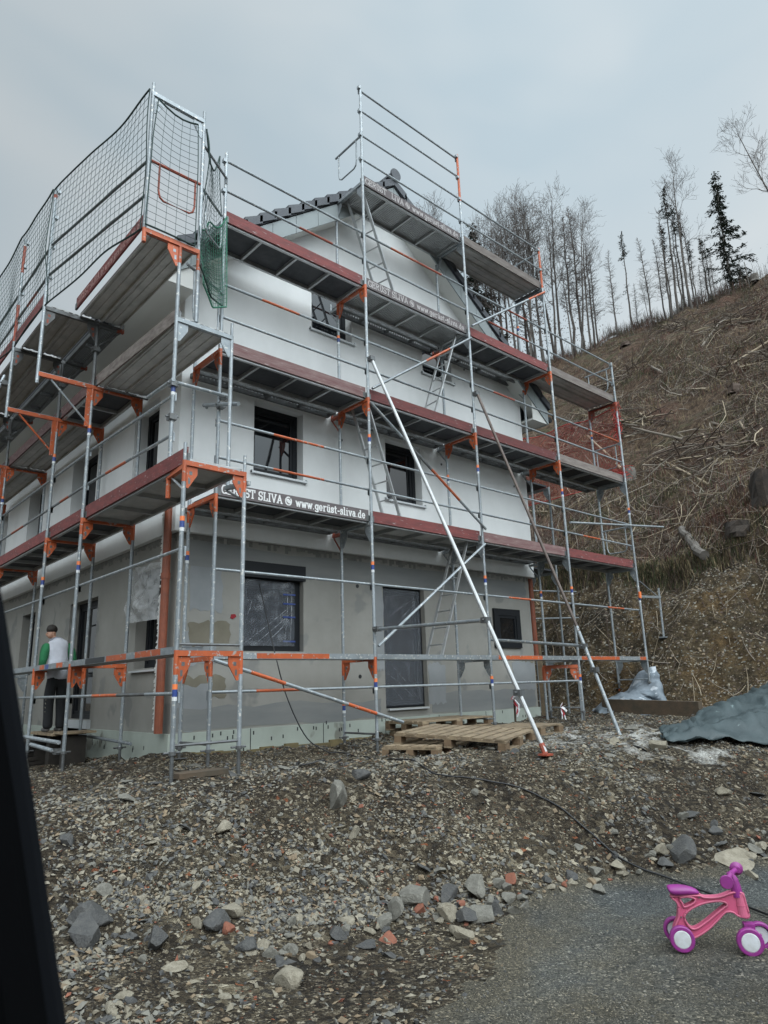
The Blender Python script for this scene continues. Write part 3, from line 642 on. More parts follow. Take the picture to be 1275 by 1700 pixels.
def jack(parent, x, y, zt, zg):
    j = MB(); j.tube((x, y, zg), (x, y, zt + .1), .018, 8)
    k = zg + .03
    while k < zt: j.tube((x, y, k), (x, y, k + .008), .0215, 8); k += .017
    j.box((x - .075, y - .075, zg - .01), (x + .075, y + .075, zg)); j.tube((x - .09, y, zt - .015), (x + .09, y + .02, zt - .015), .012, 6)
    j.disc((x, y, zt - .02), (0, 0, 1), .036, .035, 12)
    return j.build('base_jack', M['zincdark'], parent)
def rail(parent, a, b, cols='zzz', name='guardrail', r=RR, hook=True):
    a = Vector(a); b = Vector(b); s = MB(); mats = []; n = len(cols)
    for i, c in enumerate(cols):
        mm = mset(c)
        if mm not in mats: mats.append(mm)
        s.tube(a + (b - a) * i / n, a + (b - a) * (i + 1) / n, r, 8, mats.index(mm))
    if hook:
        d = (b - a).normalized()
        for e, g in ((a, 1), (b, -1)):
            s.bar(e + d * g * .0 + Vector((0, 0, .015)), e + Vector((0, 0, -.09)), .02, .035, len(mats), up=d)
        mats.append(M['zinc'])
    return s.build(name, mats, parent)
def coupler(mb, p, m=0):
    p = Vector(p); mb.box(p - Vector((.045, .05, .035)), p + Vector((.045, .05, .035)), m); mb.tube(p + Vector((-.08, 0, 0)), p + Vector((.08, 0, .02)), .012, 6, m)

sg = thing('scaffold', 'grey and orange steel scaffold of four bays in front of the white gable wall', 'scaffold', (5.2, -.66, .2))
# transom colour by (column, level)
TC = {(0, 0): 'o', (1, 0): 'o', (2, 0): 'z', (3, 0): 'z', (4, 0): 'z', (0, 1): 'o', (1, 1): 'z', (2, 1): 'z', (3, 1): 'z', (4, 1): 'z',
      (0, 2): 'o', (1, 2): 'o', (2, 2): 'o', (3, 2): 'o', (4, 2): 'z', (0, 3): 'z', (1, 3): 'o', (2, 3): 'z', (3, 3): 'o', (4, 3): 'r',
      (1, 4): 'z', (2, 4): 'z', (3, 4): 'z'}
TOPL = [3, 4, 4, 4, 3]
for i, x in enumerate(XG):
    for l in range(0, TOPL[i] + 1):
        gz = max(H(x, YO), H(x, YI)) + .12
        zb = ZL(l - 1) if l else gz
        frame(sg, (x, YO), (x, YI), zb, ZL(l), TC[(i, l)], True, bo=(.62 if l in (1, 2) and i else (.3 if l == 0 and i in (1, 2, 3) else 0)), bi=(.62 if (i + l) % 3 == 1 else 0), feet=(l == 0))
    for y in (YO, YI): jack(sg, x, y, gz + .01, H(x, y) + .0)
def post(parent, a, b, col='z', name='guard_post'):
    s = MB(); a = Vector(a); b = Vector(b); mid = a + (b - a) * (.45 if col == 'zo' else 0)
    if col == 'zo': s.tube(a, mid, PR, 10, 0); s.tube(mid, b, PR, 10, 1)
    else: s.tube(a, b, PR, 10, 1 if col in 'or' else 0)
    n = int((b - a).length / .5)
    d = (b - a).normalized()
    for k in range(1, n + 1):
        q = a + d * (k * .5 - .03); s.box(q + Vector((-.055, -.03, -.05)), q + Vector((-.01, .03, .0)), 0)
    return s.build(name, [M['zinc'], M['redor'] if col == 'r' else M['orange']], parent)
post(sg, (XG[0], YO, ZL(3)), (XG[0], YO, ZL(3) + 1.1)); post(sg, (XG[1], YO, ZL(4)), (XG[1], YO, ZL(4) + 2.0)); post(sg, (XG[2], YO, ZL(4)), (XG[2], YO, ZL(4) + 2.0), 'zo')
post(sg, (XG[3], YO, ZL(4)), (XG[3], YO, ZL(4) + 1.0), 'o'); post(sg, (XG[4], YO, ZL(3)), (XG[4], YO, ZL(3) + 1.02))
yr = YO + .04
GR = {0: [(0, 1.05), (1, 1.05), (2, 1.05), (3, 1.05), (0, -.42), (1, -.42), (2, -.42)],
      1: [(b, h) for b in range(4) for h in (.5, 1.0)], 2: [(b, h) for b in range(4) for h in (.5, 1.0)], 3: [(b, h) for b in range(4) for h in (.5, 1.0)],
      4: [(1, .5), (1, 1.0), (1, 1.52), (1, 1.95), (2, .5), (2, 1.0)]}
pal = {(0, 0, -.42): 'zozz', (0, 0, 1.05): 'zzzz', (2, 0, 1.05): 'zozz', (3, 0, 1.05): 'zzoz', (0, 1, .5): 'zoz', (0, 1, 1.0): 'zoz', (0, 2, 1.0): 'zozz', (1, 3, 1.0): 'zorz', (2, 3, 1.0): 'zzrz', (2, 3, .5): 'zrrz', (3, 2, 1.0): 'zzro', (3, 1, .5): 'zozz', (2, 2, 1.0): 'zrzz', (0, 3, .5): 'zzrz'}
for l, lst in GR.items():
    for b, h in lst: rail(sg, (XG[b], yr, ZL(l) + h), (XG[b + 1], yr, ZL(l) + h), pal.get((b, l, h), 'z'))
def brace(parent, a, b, cols='z', r=.022): return rail(parent, a, b, cols, 'diagonal_brace', r, False)
brace(sg, (XG[1] + .03, YO - .05, 1.5), (XG[2], YO - .05, 3.28), 'z')
brace(sg, (XG[1], YO - .05, ZL(2) - .1), (XG[2] + .05, YO - .05, ZL(1) + .2), 'zdoz')
brace(sg, (XG[1] + .05, YO - .05, ZL(2) + .15), (XG[2], YO - .05, ZL(3) - .12), 'zzoz')
brace(sg, (XG[2] + .05, YO - .05, ZL(3) + .15), (XG[3], YO - .05, ZL(4) - .12), 'zzzo')
brace(sg, (XG[0], YO - .06, 1.30), (3.08, YO - .06, .43), 'zozzoz', .024)
# end guards with their U-shaped drop
def end_guard(parent, a, b, drop=.55, col='z'):
    a = Vector(a); b = Vector(b); d = b - a; s = MB(); s.tube(a, b, .019, 8)
    p, q = a + d * .2, b - d * .12; dn = Vector((0, 0, -drop))
    pts = [p, p + dn * .75, p + dn * .93 + d * .03, p + dn + d * .1, q + dn - d * .1, q + dn * .93 - d * .03, q + dn * .75, q]
    s.path(pts, .0135, 8); return s.build('end_guard', mset(col), parent)
end_guard(sg, (XG[1], YO, ZL(4) + .95), (XG[1], YI, ZL(4) + .95)); end_guard(sg, (XG[4], YO, ZL(3) + .9), (XG[4], YI, ZL(3) + .9)); end_guard(sg, (XG[4], YO, ZL(1) + .95), (XG[4], YI, ZL(1) + .95)); end_guard(sg, (XG[4], YO, ZL(2) + .95), (XG[4], YI, ZL(2) + .95)); end_guard(sg, (XG[3], YO, ZL(4) + .9), (XG[3], YI, ZL(4) + .9))
# inner console brackets that carry the narrow gratings by the wall
def console(parent, x, z, w=.26, col='z'):
    s = MB(); s.bar((x, YI, z - .06), (x, YI + w, z - .06), .035, .05); s.tube((x, YI + .02, z - .38), (x, YI + w - .02, z - .09), .013, 6)
    s.tube((x, YI + w - .015, z - .08), (x, YI + w - .015, z + .10), .018, 8); return s.build('console_bracket', mset(col), parent)
for i, x in enumerate(XG[1:4], 1):
    for l in (1, 2, 3): console(sg, x + .035, ZL(l), col='r' if (i, l) in ((1, 1), (2, 3), (1, 2)) else 'z')
# bracket frame standing on the slope beyond the last bay
s = MB(); s.bar((XG[4], YO, 2.70), (11.42, YO, 2.74), .045, .05, 0); s.tube((XG[4] + .1, YO, 3.05), (11.3, YO, 2.76), .012, 6, 0); s.tube((11.40, YO, 2.95), (11.36, YO, H(11.36, YO)), .024, 8, 0); s.box((11.28, YO - .08, H(11.36, YO) - .02), (11.44, YO + .08, H(11.36, YO) + .01), 0)
s.build('slope_bracket', [M['zinc']], sg)
s = MB(); s.tube((XG[4] - .02, YO - .03, 2.66), (XG[4] - .02, YO - .03, 2.80), .032, 10); s.build('sticker_band', M['sticker'], sg)

# two raking tubes that prop the scaffold towards the road, and the ties that hold them
def tubes(name, label, segs, r=.0245, m='zinc', cat='scaffold tube', cps=()):
    s = MB()
    for a, b in segs: s.tube(a, b, r, 10, 0)
    for c in cps: coupler(s, c, 1)
    return clean(s.build(name, [M[m], M['zincdark']]), label, cat)
M['browntube'] = mat('rusty tube', (.13, .10, .085), .55, .4, (.07, .055, .05), 8, .8)
tubes('raking_tube', 'long bright raking tube with a red foot on the stony ground', [((2.67, -1.10, 5.98), (2.67, -3.80, .18))], .0265, 'alu', cps=[(2.66, -1.09, 6.0), (2.67, -3.5, .82)])
s = MB(); s.box((2.61, -3.86, .145), (2.73, -3.74, .165)); s.tube((2.67, -3.80, .16), (2.67, -3.755, .27), .032); s.build('foot', M['redor'], bpy.data.objects['raking_tube'])
z2 = H(5.22, -3.25)
s = MB(); s.tube((5.22, -1.10, 6.12), (5.22, -2.75, 1.65), .024, 10, 0); s.tube((5.22, -2.72, 1.73), (5.22, -3.27, z2 + .0), .0255, 10, 1); coupler(s, (5.21, -1.09, 6.1), 2); coupler(s, (5.22, -2.95, 1.08), 2)
clean(s.build('raking_tube', [M['browntube'], M['zinc'], M['zincdark']]), 'brown raking tube propping the third row of posts, right of the bright one', 'scaffold tube')
tubes('tie_tube', 'horizontal tie tube to the bright raking tube, in front of the terrace door', [((2.64, -1.0, 1.74), (2.67, -3.10, 1.69))], cps=[(2.64, -1.08, 1.74), (2.67, -3.08, 1.69)])
tubes('tie_tube', 'horizontal tie tube running out to the brown raking tube under the small window', [((5.22, -1.0, 1.65), (5.22, -2.83, 1.43))], cps=[(5.22, -2.8, 1.43)])
tubes('tie_tube', 'loose tie tube sticking out past the end of the scaffold towards the slope', [((7.9, -1.09, 4.03), (11.86, -1.12, 4.45))], .022)
tubes('anchor_tube', 'short open ended tube sticking out by the corner posts beside the upper window', [((-.02, -.75, 4.62), (.06, -1.52, 4.40))], .027, cps=[(.05, -1.09, 4.52)])

# ---- decks and toe boards of the gable side
LIFT = {0: 'lowest', 1: 'second lowest', 2: 'middle', 3: 'second highest', 4: 'topmost'}
BAY = {0: 'bay next to the house corner', 1: 'second bay from the house corner', 2: 'third bay from the house corner', 3: 'last bay towards the slope'}
def perforated(name):
    m = bpy.data.materials.new(name); m.use_nodes = True; nt = m.node_tree; N = nt.nodes; L = nt.links; b_ = N['Principled BSDF']
    b_.inputs['Base Color'].default_value = (.22, .23, .235, 1); b_.inputs['Roughness'].default_value = .5; b_.inputs['Metallic'].default_value = .4
    tc = N.new('ShaderNodeTexCoord'); v = N.new('ShaderNodeTexVoronoi'); v.inputs['Randomness'].default_value = 0; v.inputs['Scale'].default_value = 24
    mp = N.new('ShaderNodeMapping'); mp.inputs['Scale'].default_value = (1, 1, .01); mp.inputs['Rotation'].default_value = (0, 0, .785); L.new(tc.outputs['Object'], mp.inputs[0]); L.new(mp.outputs[0], v.inputs['Vector'])
    g = N.new('ShaderNodeMath'); g.operation = 'GREATER_THAN'; g.inputs[1].default_value = .36; L.new(v.outputs['Distance'], g.inputs[0]); L.new(g.outputs[0], b_.inputs['Alpha'])
    return m
M['dmesh'] = perforated('perforated grating')
def deck(a0, a1, b0, b1, z, kind, label, along='x', group=None):
    """a: long direction, b: across, z: top of the platform"""
    P = (lambda a, b, c: (a, b, c)) if along == 'x' else (lambda a, b, c: (b, a, c))
    def bx(m_, p, q, m=0):
        x0, y0, z0 = P(*p); x1, y1, z1 = P(*q); m_.box((min(x0, x1), min(y0, y1), z0), (max(x0, x1), max(y0, y1), z1), m)
    root = thing('scaffold_deck', label, 'scaffold deck', P((a0 + a1) / 2, (b0 + b1) / 2, z - .08), group)
    f = MB(); p = MB()
    if kind in ('ply', 'wood', 'ribbed', 'grating'):
        bx(f, (a0, b0, z - .075), (a1, b0 + .045, z - .002)); bx(f, (a0, b1 - .045, z - .075), (a1, b1, z - .002))
        n = 4 if a1 - a0 > 2 else 2
        for k in range(n + 1):
            c = a0 + (a1 - a0) * k / n; c = min(max(c, a0 + .02), a1 - .02); bx(f, (c - .018, b0 + .046, z - .07), (c + .018, b1 - .046, z - .014))
        fo_ = f.build('deck_frame', M['zincdark' if kind == 'grating' else 'alu'], root)
        if kind == 'ribbed':
            k = a0 + .02
            while k < a1 - .04: bx(p, (k, b0 + .046, z - .013), (k + .024, b1 - .046, z)); k += .04
            bx(p, (a0, b0 + .046, z - .0), (a1, b1 - .046, z + .008)); p.build('panel', M['alu'], root)
        else:
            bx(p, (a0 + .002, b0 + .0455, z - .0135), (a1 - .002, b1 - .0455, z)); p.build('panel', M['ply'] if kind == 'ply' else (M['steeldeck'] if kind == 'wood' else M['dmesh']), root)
    elif kind == 'steel':                      # two folded steel planks with ribs below
        w = (b1 - b0) / 2
        for s_ in range(2):
            q0 = b0 + s_ * w + .004; q1 = q0 + w - .008
            bx(p, (a0, q0, z - .006), (a1, q1, z))
            for c, wd, dp in ((q0, .012, .05), (q1 - .012, .012, .05), (q0 + .06, .07, .016), (q1 - .13, .07, .016)): bx(p, (a0, c, z - dp), (a1, c + wd, z - .0065))
        p.build('panel', M['steeldeck'], root)
        for e in (a0, a1 - .05): bx(f, (e, b0, z - .075), (e + .05, b1, z - .066))
        f.build('deck_frame', M['zincdark'], root)
    elif kind == 'plank':
        bx(f, (a0, b0, z - .08), (a1, b1, z - .006)); f.build('deck_frame', M['zinc'], root)
    return root
GLET = {}
def glyphs():
    """slab-serif strokes on a 0..1 high grid: list of polylines + serif bars"""
    def arc(cx, cy, rx, ry, a0, a1, n=10): return [(cx + rx * math.cos(R(a0 + (a1 - a0) * k / n)), cy + ry * math.sin(R(a0 + (a1 - a0) * k / n))) for k in range(n + 1)]
    g = {}
    S = lambda x, y, w=.22: [(x - w / 2, y), (x + w / 2, y)]
    g['G'] = (.80, [arc(.42, .5, .36, .5, 50, 310), [(.78, .02), (.78, .42)], [(.5, .42), (.86, .42)], [(.72, .7), (.72, 1)]])
    g['E'] = (.72, [[(.14, 0), (.14, 1)], [(0, 0), (.66, 0), (.66, .25)], [(0, 1), (.64, 1), (.64, .77)], [(.14, .52), (.48, .52)], [(.48, .4), (.48, .64)]])
    g['R'] = (.82, [[(.14, 0), (.14, 1)], S(.14, 0, .3), [(0, 1), (.44, 1)], arc(.42, .76, .24, .24, 90, -90, 8), [(.42, .52), (.14, .52)], [(.42, .52), (.68, 0), (.82, 0)]])
    g['U'] = (.84, [[(.16, 1), (.16, .35)] + arc(.42, .35, .26, .35, 180, 360, 8) + [(.68, 1)], S(.16, 1, .32), S(.68, 1, .28)])
    g['Ü'] = (.84, g['U'][1] + [[(.28, 1.18), (.33, 1.18)], [(.52, 1.18), (.57, 1.18)]])
    g['S'] = (.66, [arc(.32, .74, .26, .26, 20, 270, 10)[0:] + arc(.32, .26, .28, .26, 90, -160, 10), [(.58, .74), (.58, 1)], [(.04, 0), (.04, .26)]])
    g['T'] = (.78, [[(.39, 0), (.39, 1)], [(.04, .76), (.04, 1), (.74, 1), (.74, .76)], S(.39, 0, .32)])
    g['L'] = (.68, [[(.16, 0), (.16, 1)], S(.16, 1, .32), [(0, 0), (.64, 0), (.64, .28)]])
    g['I'] = (.40, [[(.2, 0), (.2, 1)], S(.2, 0, .34), S(.2, 1, .34)])
    g['V'] = (.84, [[(.1, 1), (.42, 0), (.74, 1)], S(.1, 1, .28), S(.74, 1, .28)])
    g['A'] = (.88, [[(.1, 0), (.44, 1), (.78, 0)], [(.22, .34), (.66, .34)], S(.1, 0, .26), S(.78, 0, .28)])
    g['w'] = (.92, [[(.08, .66), (.27, 0), (.46, .62), (.65, 0), (.84, .66)], S(.08, .66, .2), S(.84, .66, .2)])
    g['.'] = (.28, [[(.12, .04), (.13, .04)]])
    g['g'] = (.66, [arc(.3, .36, .24, .3, 0, 360, 14), [(.54, .66), (.54, -.1)] + arc(.3, -.08, .24, .2, 0, -160, 7), [(.54, .66), (.66, .66)]])
    g['e'] = (.62, [[(.06, .34), (.54, .34)] + arc(.3, .34, .25, .32, 0, 320, 12)])
    g['r'] = (.54, [[(.18, 0), (.18, .66)], S(.18, 0, .32), [(.04, .66), (.18, .66)], [(.18, .42)] + arc(.38, .44, .18, .22, 150, 50, 5)])
    g['ü'] = (.72, [[(.16, .66), (.16, .24)] + arc(.35, .24, .19, .24, 180, 360, 7) + [(.54, .66)], [(.54, .3), (.54, 0), (.68, 0)], [(.02, .66), (.16, .66)], [(.42, .66), (.54, .66)], [(.24, .9), (.28, .9)], [(.44, .9), (.48, .9)]])
    g['s'] = (.54, [arc(.26, .49, .19, .17, 20, 270, 8) + arc(.26, .17, .2, .17, 90, -160, 8), [(.45, .46), (.45, .66)], [(.06, 0), (.06, .18)]])
    g['t'] = (.48, [[(.2, .9), (.2, .16)] + arc(.32, .16, .12, .16, 180, 300, 5), [(.02, .66), (.42, .66)]])
    g['-'] = (.44, [[(.06, .34), (.36, .34)]])
    g['l'] = (.38, [[(.18, 0), (.18, 1)], S(.18, 0, .32), [(.04, 1), (.18, 1)]])
    g['i'] = (.38, [[(.18, 0), (.18, .66)], S(.18, 0, .32), [(.04, .66), (.18, .66)], [(.16, .92), (.2, .92)]])
    g['v'] = (.64, [[(.08, .66), (.31, 0), (.54, .66)], S(.08, .66, .22), S(.54, .66, .22)])
    g['a'] = (.64, [arc(.26, .2, .2, .2, 0, 360, 10), [(.46, 0), (.46, .46)] + arc(.28, .46, .18, .2, 0, 150, 6), [(.46, 0), (.6, 0)]])
    g['d'] = (.70, [arc(.28, .32, .22, .32, 0, 360, 12), [(.5, 0), (.5, 1)], [(.38, 1), (.5, 1)], [(.5, 0), (.64, 0)]])
    g['@'] = (1.15, [arc(.5, .48, .5, .5, 70, 400, 24), arc(.42, .56, .17, .15, 40, 320, 9), [(.42, .52), (.58, .52)], arc(.58, .40, .17, .15, 130, -140, 9)])
    return g
GL = glyphs()
def lettering(mb, text, org, ux, uz, nrm, h, sw=.13, stretch=1.0, m=0, drop=()):
    """flat raised letters: org = lower left corner, ux/uz unit vectors, h = cap height"""
    org = Vector(org); ux = Vector(ux); uz = Vector(uz); nrm = Vector(nrm); x = 0; kk = 0
    for ci, ch in enumerate(text):
        if ch == ' ': x += .5; continue
        w, lines = GL[ch]
        if ci in drop: x += w + .13; continue
        for ln in lines:
            for (x0, y0), (x1, y1) in zip(ln, ln[1:]):
                a = org + (ux * (x + x0) * stretch + uz * y0) * h; b = org + (ux * (x + x1) * stretch + uz * y1) * h
                d = (b - a)
                if d.length < 1e-6: continue
                d.normalize(); s_ = nrm.cross(d); hw = sw * h / 2 * (.75 if abs(y1 - y0) < .02 and ch not in '.-' else 1)
                a2 = a - d * hw * .6; b2 = b + d * hw * .6; kk = (kk + 1) % 40; lift_ = nrm * (.0015 + .00012 * kk)
                mb.add([a2 - s_ * hw, b2 - s_ * hw, b2 + s_ * hw, a2 + s_ * hw, a2 - s_ * hw + lift_, b2 - s_ * hw + lift_, b2 + s_ * hw + lift_, a2 + s_ * hw + lift_],
                       [(4, 5, 6, 7), (0, 1, 5, 4), (1, 2, 6, 5), (2, 3, 7, 6), (3, 0, 4, 7)], m)
        x += w + .13
    return x * h * stretch
def text_len(text): return sum(.5 if c == ' ' else GL[c][0] + .13 for c in text)
BTXT = 'GERÜST SLIVA @ www.gerüst-sliva.de'
def toe_board(a, b, z, m, label, along='x', text=None, group=None, h=.175, drop=(), shift=0, tm='letter', t=.026, wfrac=.93):
    """a,b: (x,y) ends; board stands on the deck edge"""
    a = Vector((*a, z)); b = Vector((*b, z)); d = (b - a).normalized(); n = Vector((d.y, -d.x, 0))   # outward
    s = MB(); e = .02
    p0, p1 = a + d * .03, b - d * .03
    s.hexa([p0, p1, p1 - n * t, p0 - n * t, p0 + Vector((0, 0, h)), p1 + Vector((0, 0, h)), p1 - n * t + Vector((0, 0, h)), p0 - n * t + Vector((0, 0, h))])
    for q, g in ((p0, 1), (p1, -1)):           # steel end fittings
        s.hexa([q - d * g * .035 + n * .001, q + d * g * .05 + n * .001, q + d * g * .05 - n * (t + .001), q - d * g * .035 - n * (t + .001)] + [v + Vector((0, 0, h * .55)) for v in (q - d * g * .035 + n * .001, q + d * g * .05 + n * .001, q + d * g * .05 - n * (t + .001), q - d * g * .035 - n * (t + .001))], 1)
    o = s.build('toe_board', [M[m], M['zincdark']], origin=(a + b) / 2)
    clean(o, label, 'toe board', group)
    if text:
        L_ = (b - a).length * wfrac; hh = h * .62; st = L_ / (text_len(text) * hh)
        tx = MB(); lettering(tx, text, a + d * ((b - a).length * (1 - wfrac) / 2 + shift) + Vector((0, 0, h * .20)) + n * .0005, d, (0, 0, 1), n, hh, .175, st, drop=drop)
        tx.build('lettering', M[tm], o, fix=False)
    return o
DK = {(0, 0): 'plank', (1, 0): 'plank', (2, 0): 'plank', (3, 0): 'plank', (0, 1): 'ply', (1, 1): 'wood', (2, 1): 'ply', (3, 1): 'ply', (0, 2): 'ply', (1, 2): 'ply', (2, 2): 'ply', (3, 2): 'ply', (0, 3): 'ply', (1, 3): 'ribbed', (2, 3): 'ply', (3, 3): 'steel', (1, 4): 'ribbed', (2, 4): 'steel'}
DN = {'plank': 'thin steel plank deck', 'ply': 'dark framed plywood deck', 'wood': 'dusty brown framed deck', 'ribbed': 'ribbed aluminium deck', 'steel': 'folded steel deck'}
ORG_BANDS = {0: [(.62, 1.75)], 2: [(.20, 1.45)], 3: [(.1, .35), (.35, 1.5), (2.35, 2.6)]}
for (b, l), k in DK.items():
    y0, y1 = (YO + .056, YI - .02)
    if l == 0: y0, y1 = YO - .012, YO + .32
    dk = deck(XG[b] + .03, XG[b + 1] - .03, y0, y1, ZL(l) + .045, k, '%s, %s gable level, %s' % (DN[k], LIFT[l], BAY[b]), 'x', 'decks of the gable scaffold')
    if l == 0 and b in ORG_BANDS:
        s = MB()
        for u0, u1 in ORG_BANDS[b]: s.box((XG[b] + u0, y0 - .002, ZL(0) - .03), (XG[b] + u1, y0 + .003, ZL(0) + .035))
        s.build('marking_band', M['orange'], dk)
TB = {(0, 1): ('toebanner', BTXT), (1, 1): ('toered', None), (2, 1): ('toedark', None), (3, 1): ('toered', None), (0, 2): ('toedark', None), (1, 2): ('toered', None), (2, 2): ('toered', None), (3, 2): ('woodgrey', None),
      (0, 3): ('toered', None), (1, 3): ('toebanner', BTXT), (2, 3): ('toered', None), (3, 3): ('woodgrey', None), (1, 4): ('toebanner', BTXT), (2, 4): ('woodgrey', None)}
TN = {'toebanner': 'toe board with white company lettering', 'toered': 'dark red toe board', 'toedark': 'worn brown toe board', 'woodgrey': 'weathered grey wooden toe board'}
for (b, l), (m_, tx) in TB.items():
    toe_board((XG[b], YO + .028), (XG[b + 1], YO + .028), ZL(l) - .005, m_, '%s, %s gable level, %s' % (TN[m_], LIFT[l], BAY[b]), 'x', tx, 'toe boards of the gable scaffold', drop=(7,) if l == 4 else (), tm='letterworn' if l > 1 else 'letter')
for l in (1, 2, 3):                            # narrow gratings on the inner consoles
    for b in range(4):
        if l == 3 and b in (3, 0): continue
        if l == 1 and b == 3: continue
        x1 = XG[b + 1] - .04 if XG[b + 1] < 8.5 else XG[b + 1] - .04
        deck(XG[b] + .06, x1, YI + .04, YI + .27, ZL(l) + .035, 'grating', 'narrow perforated grating, %s gable level, %s' % (LIFT[l], BAY[b]), 'x', 'narrow gratings by the wall')
# ladders inside the second bay
def ladder(label, top0, bot0, top1, bot1):
    t0, b0, t1, b1 = map(Vector, (top0, bot0, top1, bot1)); s = MB()
    root = thing('ladder', label, 'ladder', (b0 + b1) / 2)
    for a, b in ((t0, b0), (t1, b1)):
        m_ = MB(); m_.bar(b, a, .022, .05, 0, up=(t1 - t0)); m_.build('ladder_rail', M['alu'], root)
    n = int((t0 - b0).length / .27); r_ = MB()
    for k in range(n): f = (k + .6) / n; r_.tube(b0 + (t0 - b0) * f, b1 + (t1 - b1) * f, .013, 6)
    r_.build('rungs', M['alu'], root); return root
ladder('aluminium ladder leading up to the topmost deck of the gable scaffold', (2.78, -.84, 9.36), (3.52, -.84, 7.42), (2.72, -.50, 9.36), (3.46, -.50, 7.42))
ladder('aluminium ladder from the middle level up to the small right attic window', (5.04, -.84, 7.36), (4.28, -.84, 5.42), (5.05, -.50, 7.36), (4.32, -.50, 5.42))
ladder('aluminium ladder standing on the second lowest deck left of the upper right window', (2.77, -.84, 5.36), (3.45, -.84, 3.42), (2.74, -.50, 5.36), (3.42, -.50, 3.42))
ladder('aluminium ladder from the lowest planks up beside the terrace door', (5.0, -.84, 3.36), (4.22, -.84, 1.40), (5.0, -.50, 3.36), (4.22, -.50, 1.40))
hm = MB(); hm.prism([(4.35, -.95, 3.40), (4.95, -.95, 3.40), (4.95, -.45, 3.50), (4.35, -.45, 3.50)], (0, 0, .018)); clean(hm.build('hatch_lid', M['alu']), 'open aluminium hatch lid at the head of the ladder by the terrace door', 'hatch')

# ------------------------------------------------------------------ scaffold along the eaves side
sl = thing('scaffold', 'steel scaffold along the side wall left of the house corner, netted at the top', 'scaffold', (-.5, 3.0, .1))
XO, XI = -.846, -.116
YF = [-2.0, 1.135, 2.73, 5.85, 8.92]; YU = -1.42
ZT = 6.38
def lf(y, zb, zt, col, **k): return frame(sl, (XO, y), (XI, y), zb, zt, col, **k)
zb0 = .38
f0 = frame(sl, (XO, YF[0]), (XI, YF[0]), zb0, ZL(0), 'o', True, bo=.33, feet=True); jack(sl, XO, YF[0], zb0 + .01, H(XO, YF[0])); jack(sl, XI, YF[0], zb0 + .01, H(XI, YF[0]))
frame(sl, (XO, YF[0]), (XI, YF[0]), ZL(0), ZL(1), 'o', True, bo=.62, feet=True)
for x in (XO, XI): MB().tube((x, YF[0], ZL(1)), (x, YF[0], ZL(1) + .2), .019, 10).build('spigot', M['zinc'], sl)
# short bracket from the end frame that carries the upper corner posts
s = MB(); s.bar((XO + .045, YF[0], ZL(1) - .03), (XO + .09, YU + .02, ZL(1) - .03), .05, .055, 0); s.tube((XO + .09, YU + .0, ZL(1) - .28), (XO + .09, YU + .0, ZL(1) + .02), .027, 10, 0); s.tube((XO + .02, YF[0] + .02, ZL(1) - .33), (XO + .09, YU - .1, ZL(1) - .07), .014, 6, 1)
s.bar((XI + .06, YF[0], ZL(1) - .12), (XI + .1, YU + .02, ZL(1) - .03), .045, .05, 1); s.tube((XI + .02, YF[0] + .02, ZL(1) - .33), (XI + .1, YU, ZL(1) - .07), .014, 6, 1)
s.build('corner_bracket', [M['orange'], M['zinc']], sl)
UX0, UX1 = -.755, -.005
frame(sl, (UX0, YU), (UX1, YU), ZL(1), ZL(2), 'z', True, bo=.86)
s = MB(); s.tube((UX1, YU, ZL(2)), (UX1, YU, ZL(2) + .18), .019, 10); s.build('spigot', M['zinc'], sl)
s = MB(); coupler(s, (UX0, YU, 4.47)); coupler(s, (UX0, YU, 4.05)); s.build('coupler', M['zincdark'], sl)
# one metre frame, then the widened catch platform
g_ = MB(); g_.bar((-1.215, YU, ZT - .03), (-.50, YU, ZT - .03), .05, .06, 0); g_.bar((-1.19, YU, ZT - .004), (-.52, YU, ZT - .004), .03, .014, 1); gusset(g_, (UX0, YU, ZT - .06), (-1, 0, 0), 0, .16, .28); g_.tube((-1.215, YU, ZT - .19), (-1.215, YU, ZT), .026, 10, 0)
fr = g_.build('frame', [M['orange'], M['zinc']], sl); standard((UX0, YU, ZL(2)), (UX0, YU, ZT - .05), 'o', fr); standard((-.505, YU, ZL(2) + .02), (-.505, YU, ZT - .05), 'o', fr)
frame(sl, (-1.215, YU), (-.505, YU), ZT, ZT + 2.0, 'z', True)
for x in (-1.215, -.505): MB().tube((x, YU, ZT + 2), (x, YU, ZT + 2.14), .02, 10).build('spigot', M['zinc'], sl)
end_guard(sl, (-1.215, YU, ZT + .98), (-.505, YU, ZT + .98), .5, 'r'); end_guard(sl, (UX0 + .1, YU, ZL(2) + .78), (XG[0], -1.05, ZL(2) + .80), .72)
end_guard(sl, (-.505, YU, ZT + .95), (XG[0] - .02, -1.06, ZT + .93), .55); rail(sl, (-.505, YU, ZT + 1.62), (XG[0], -1.05, ZT + 1.62), 'z')
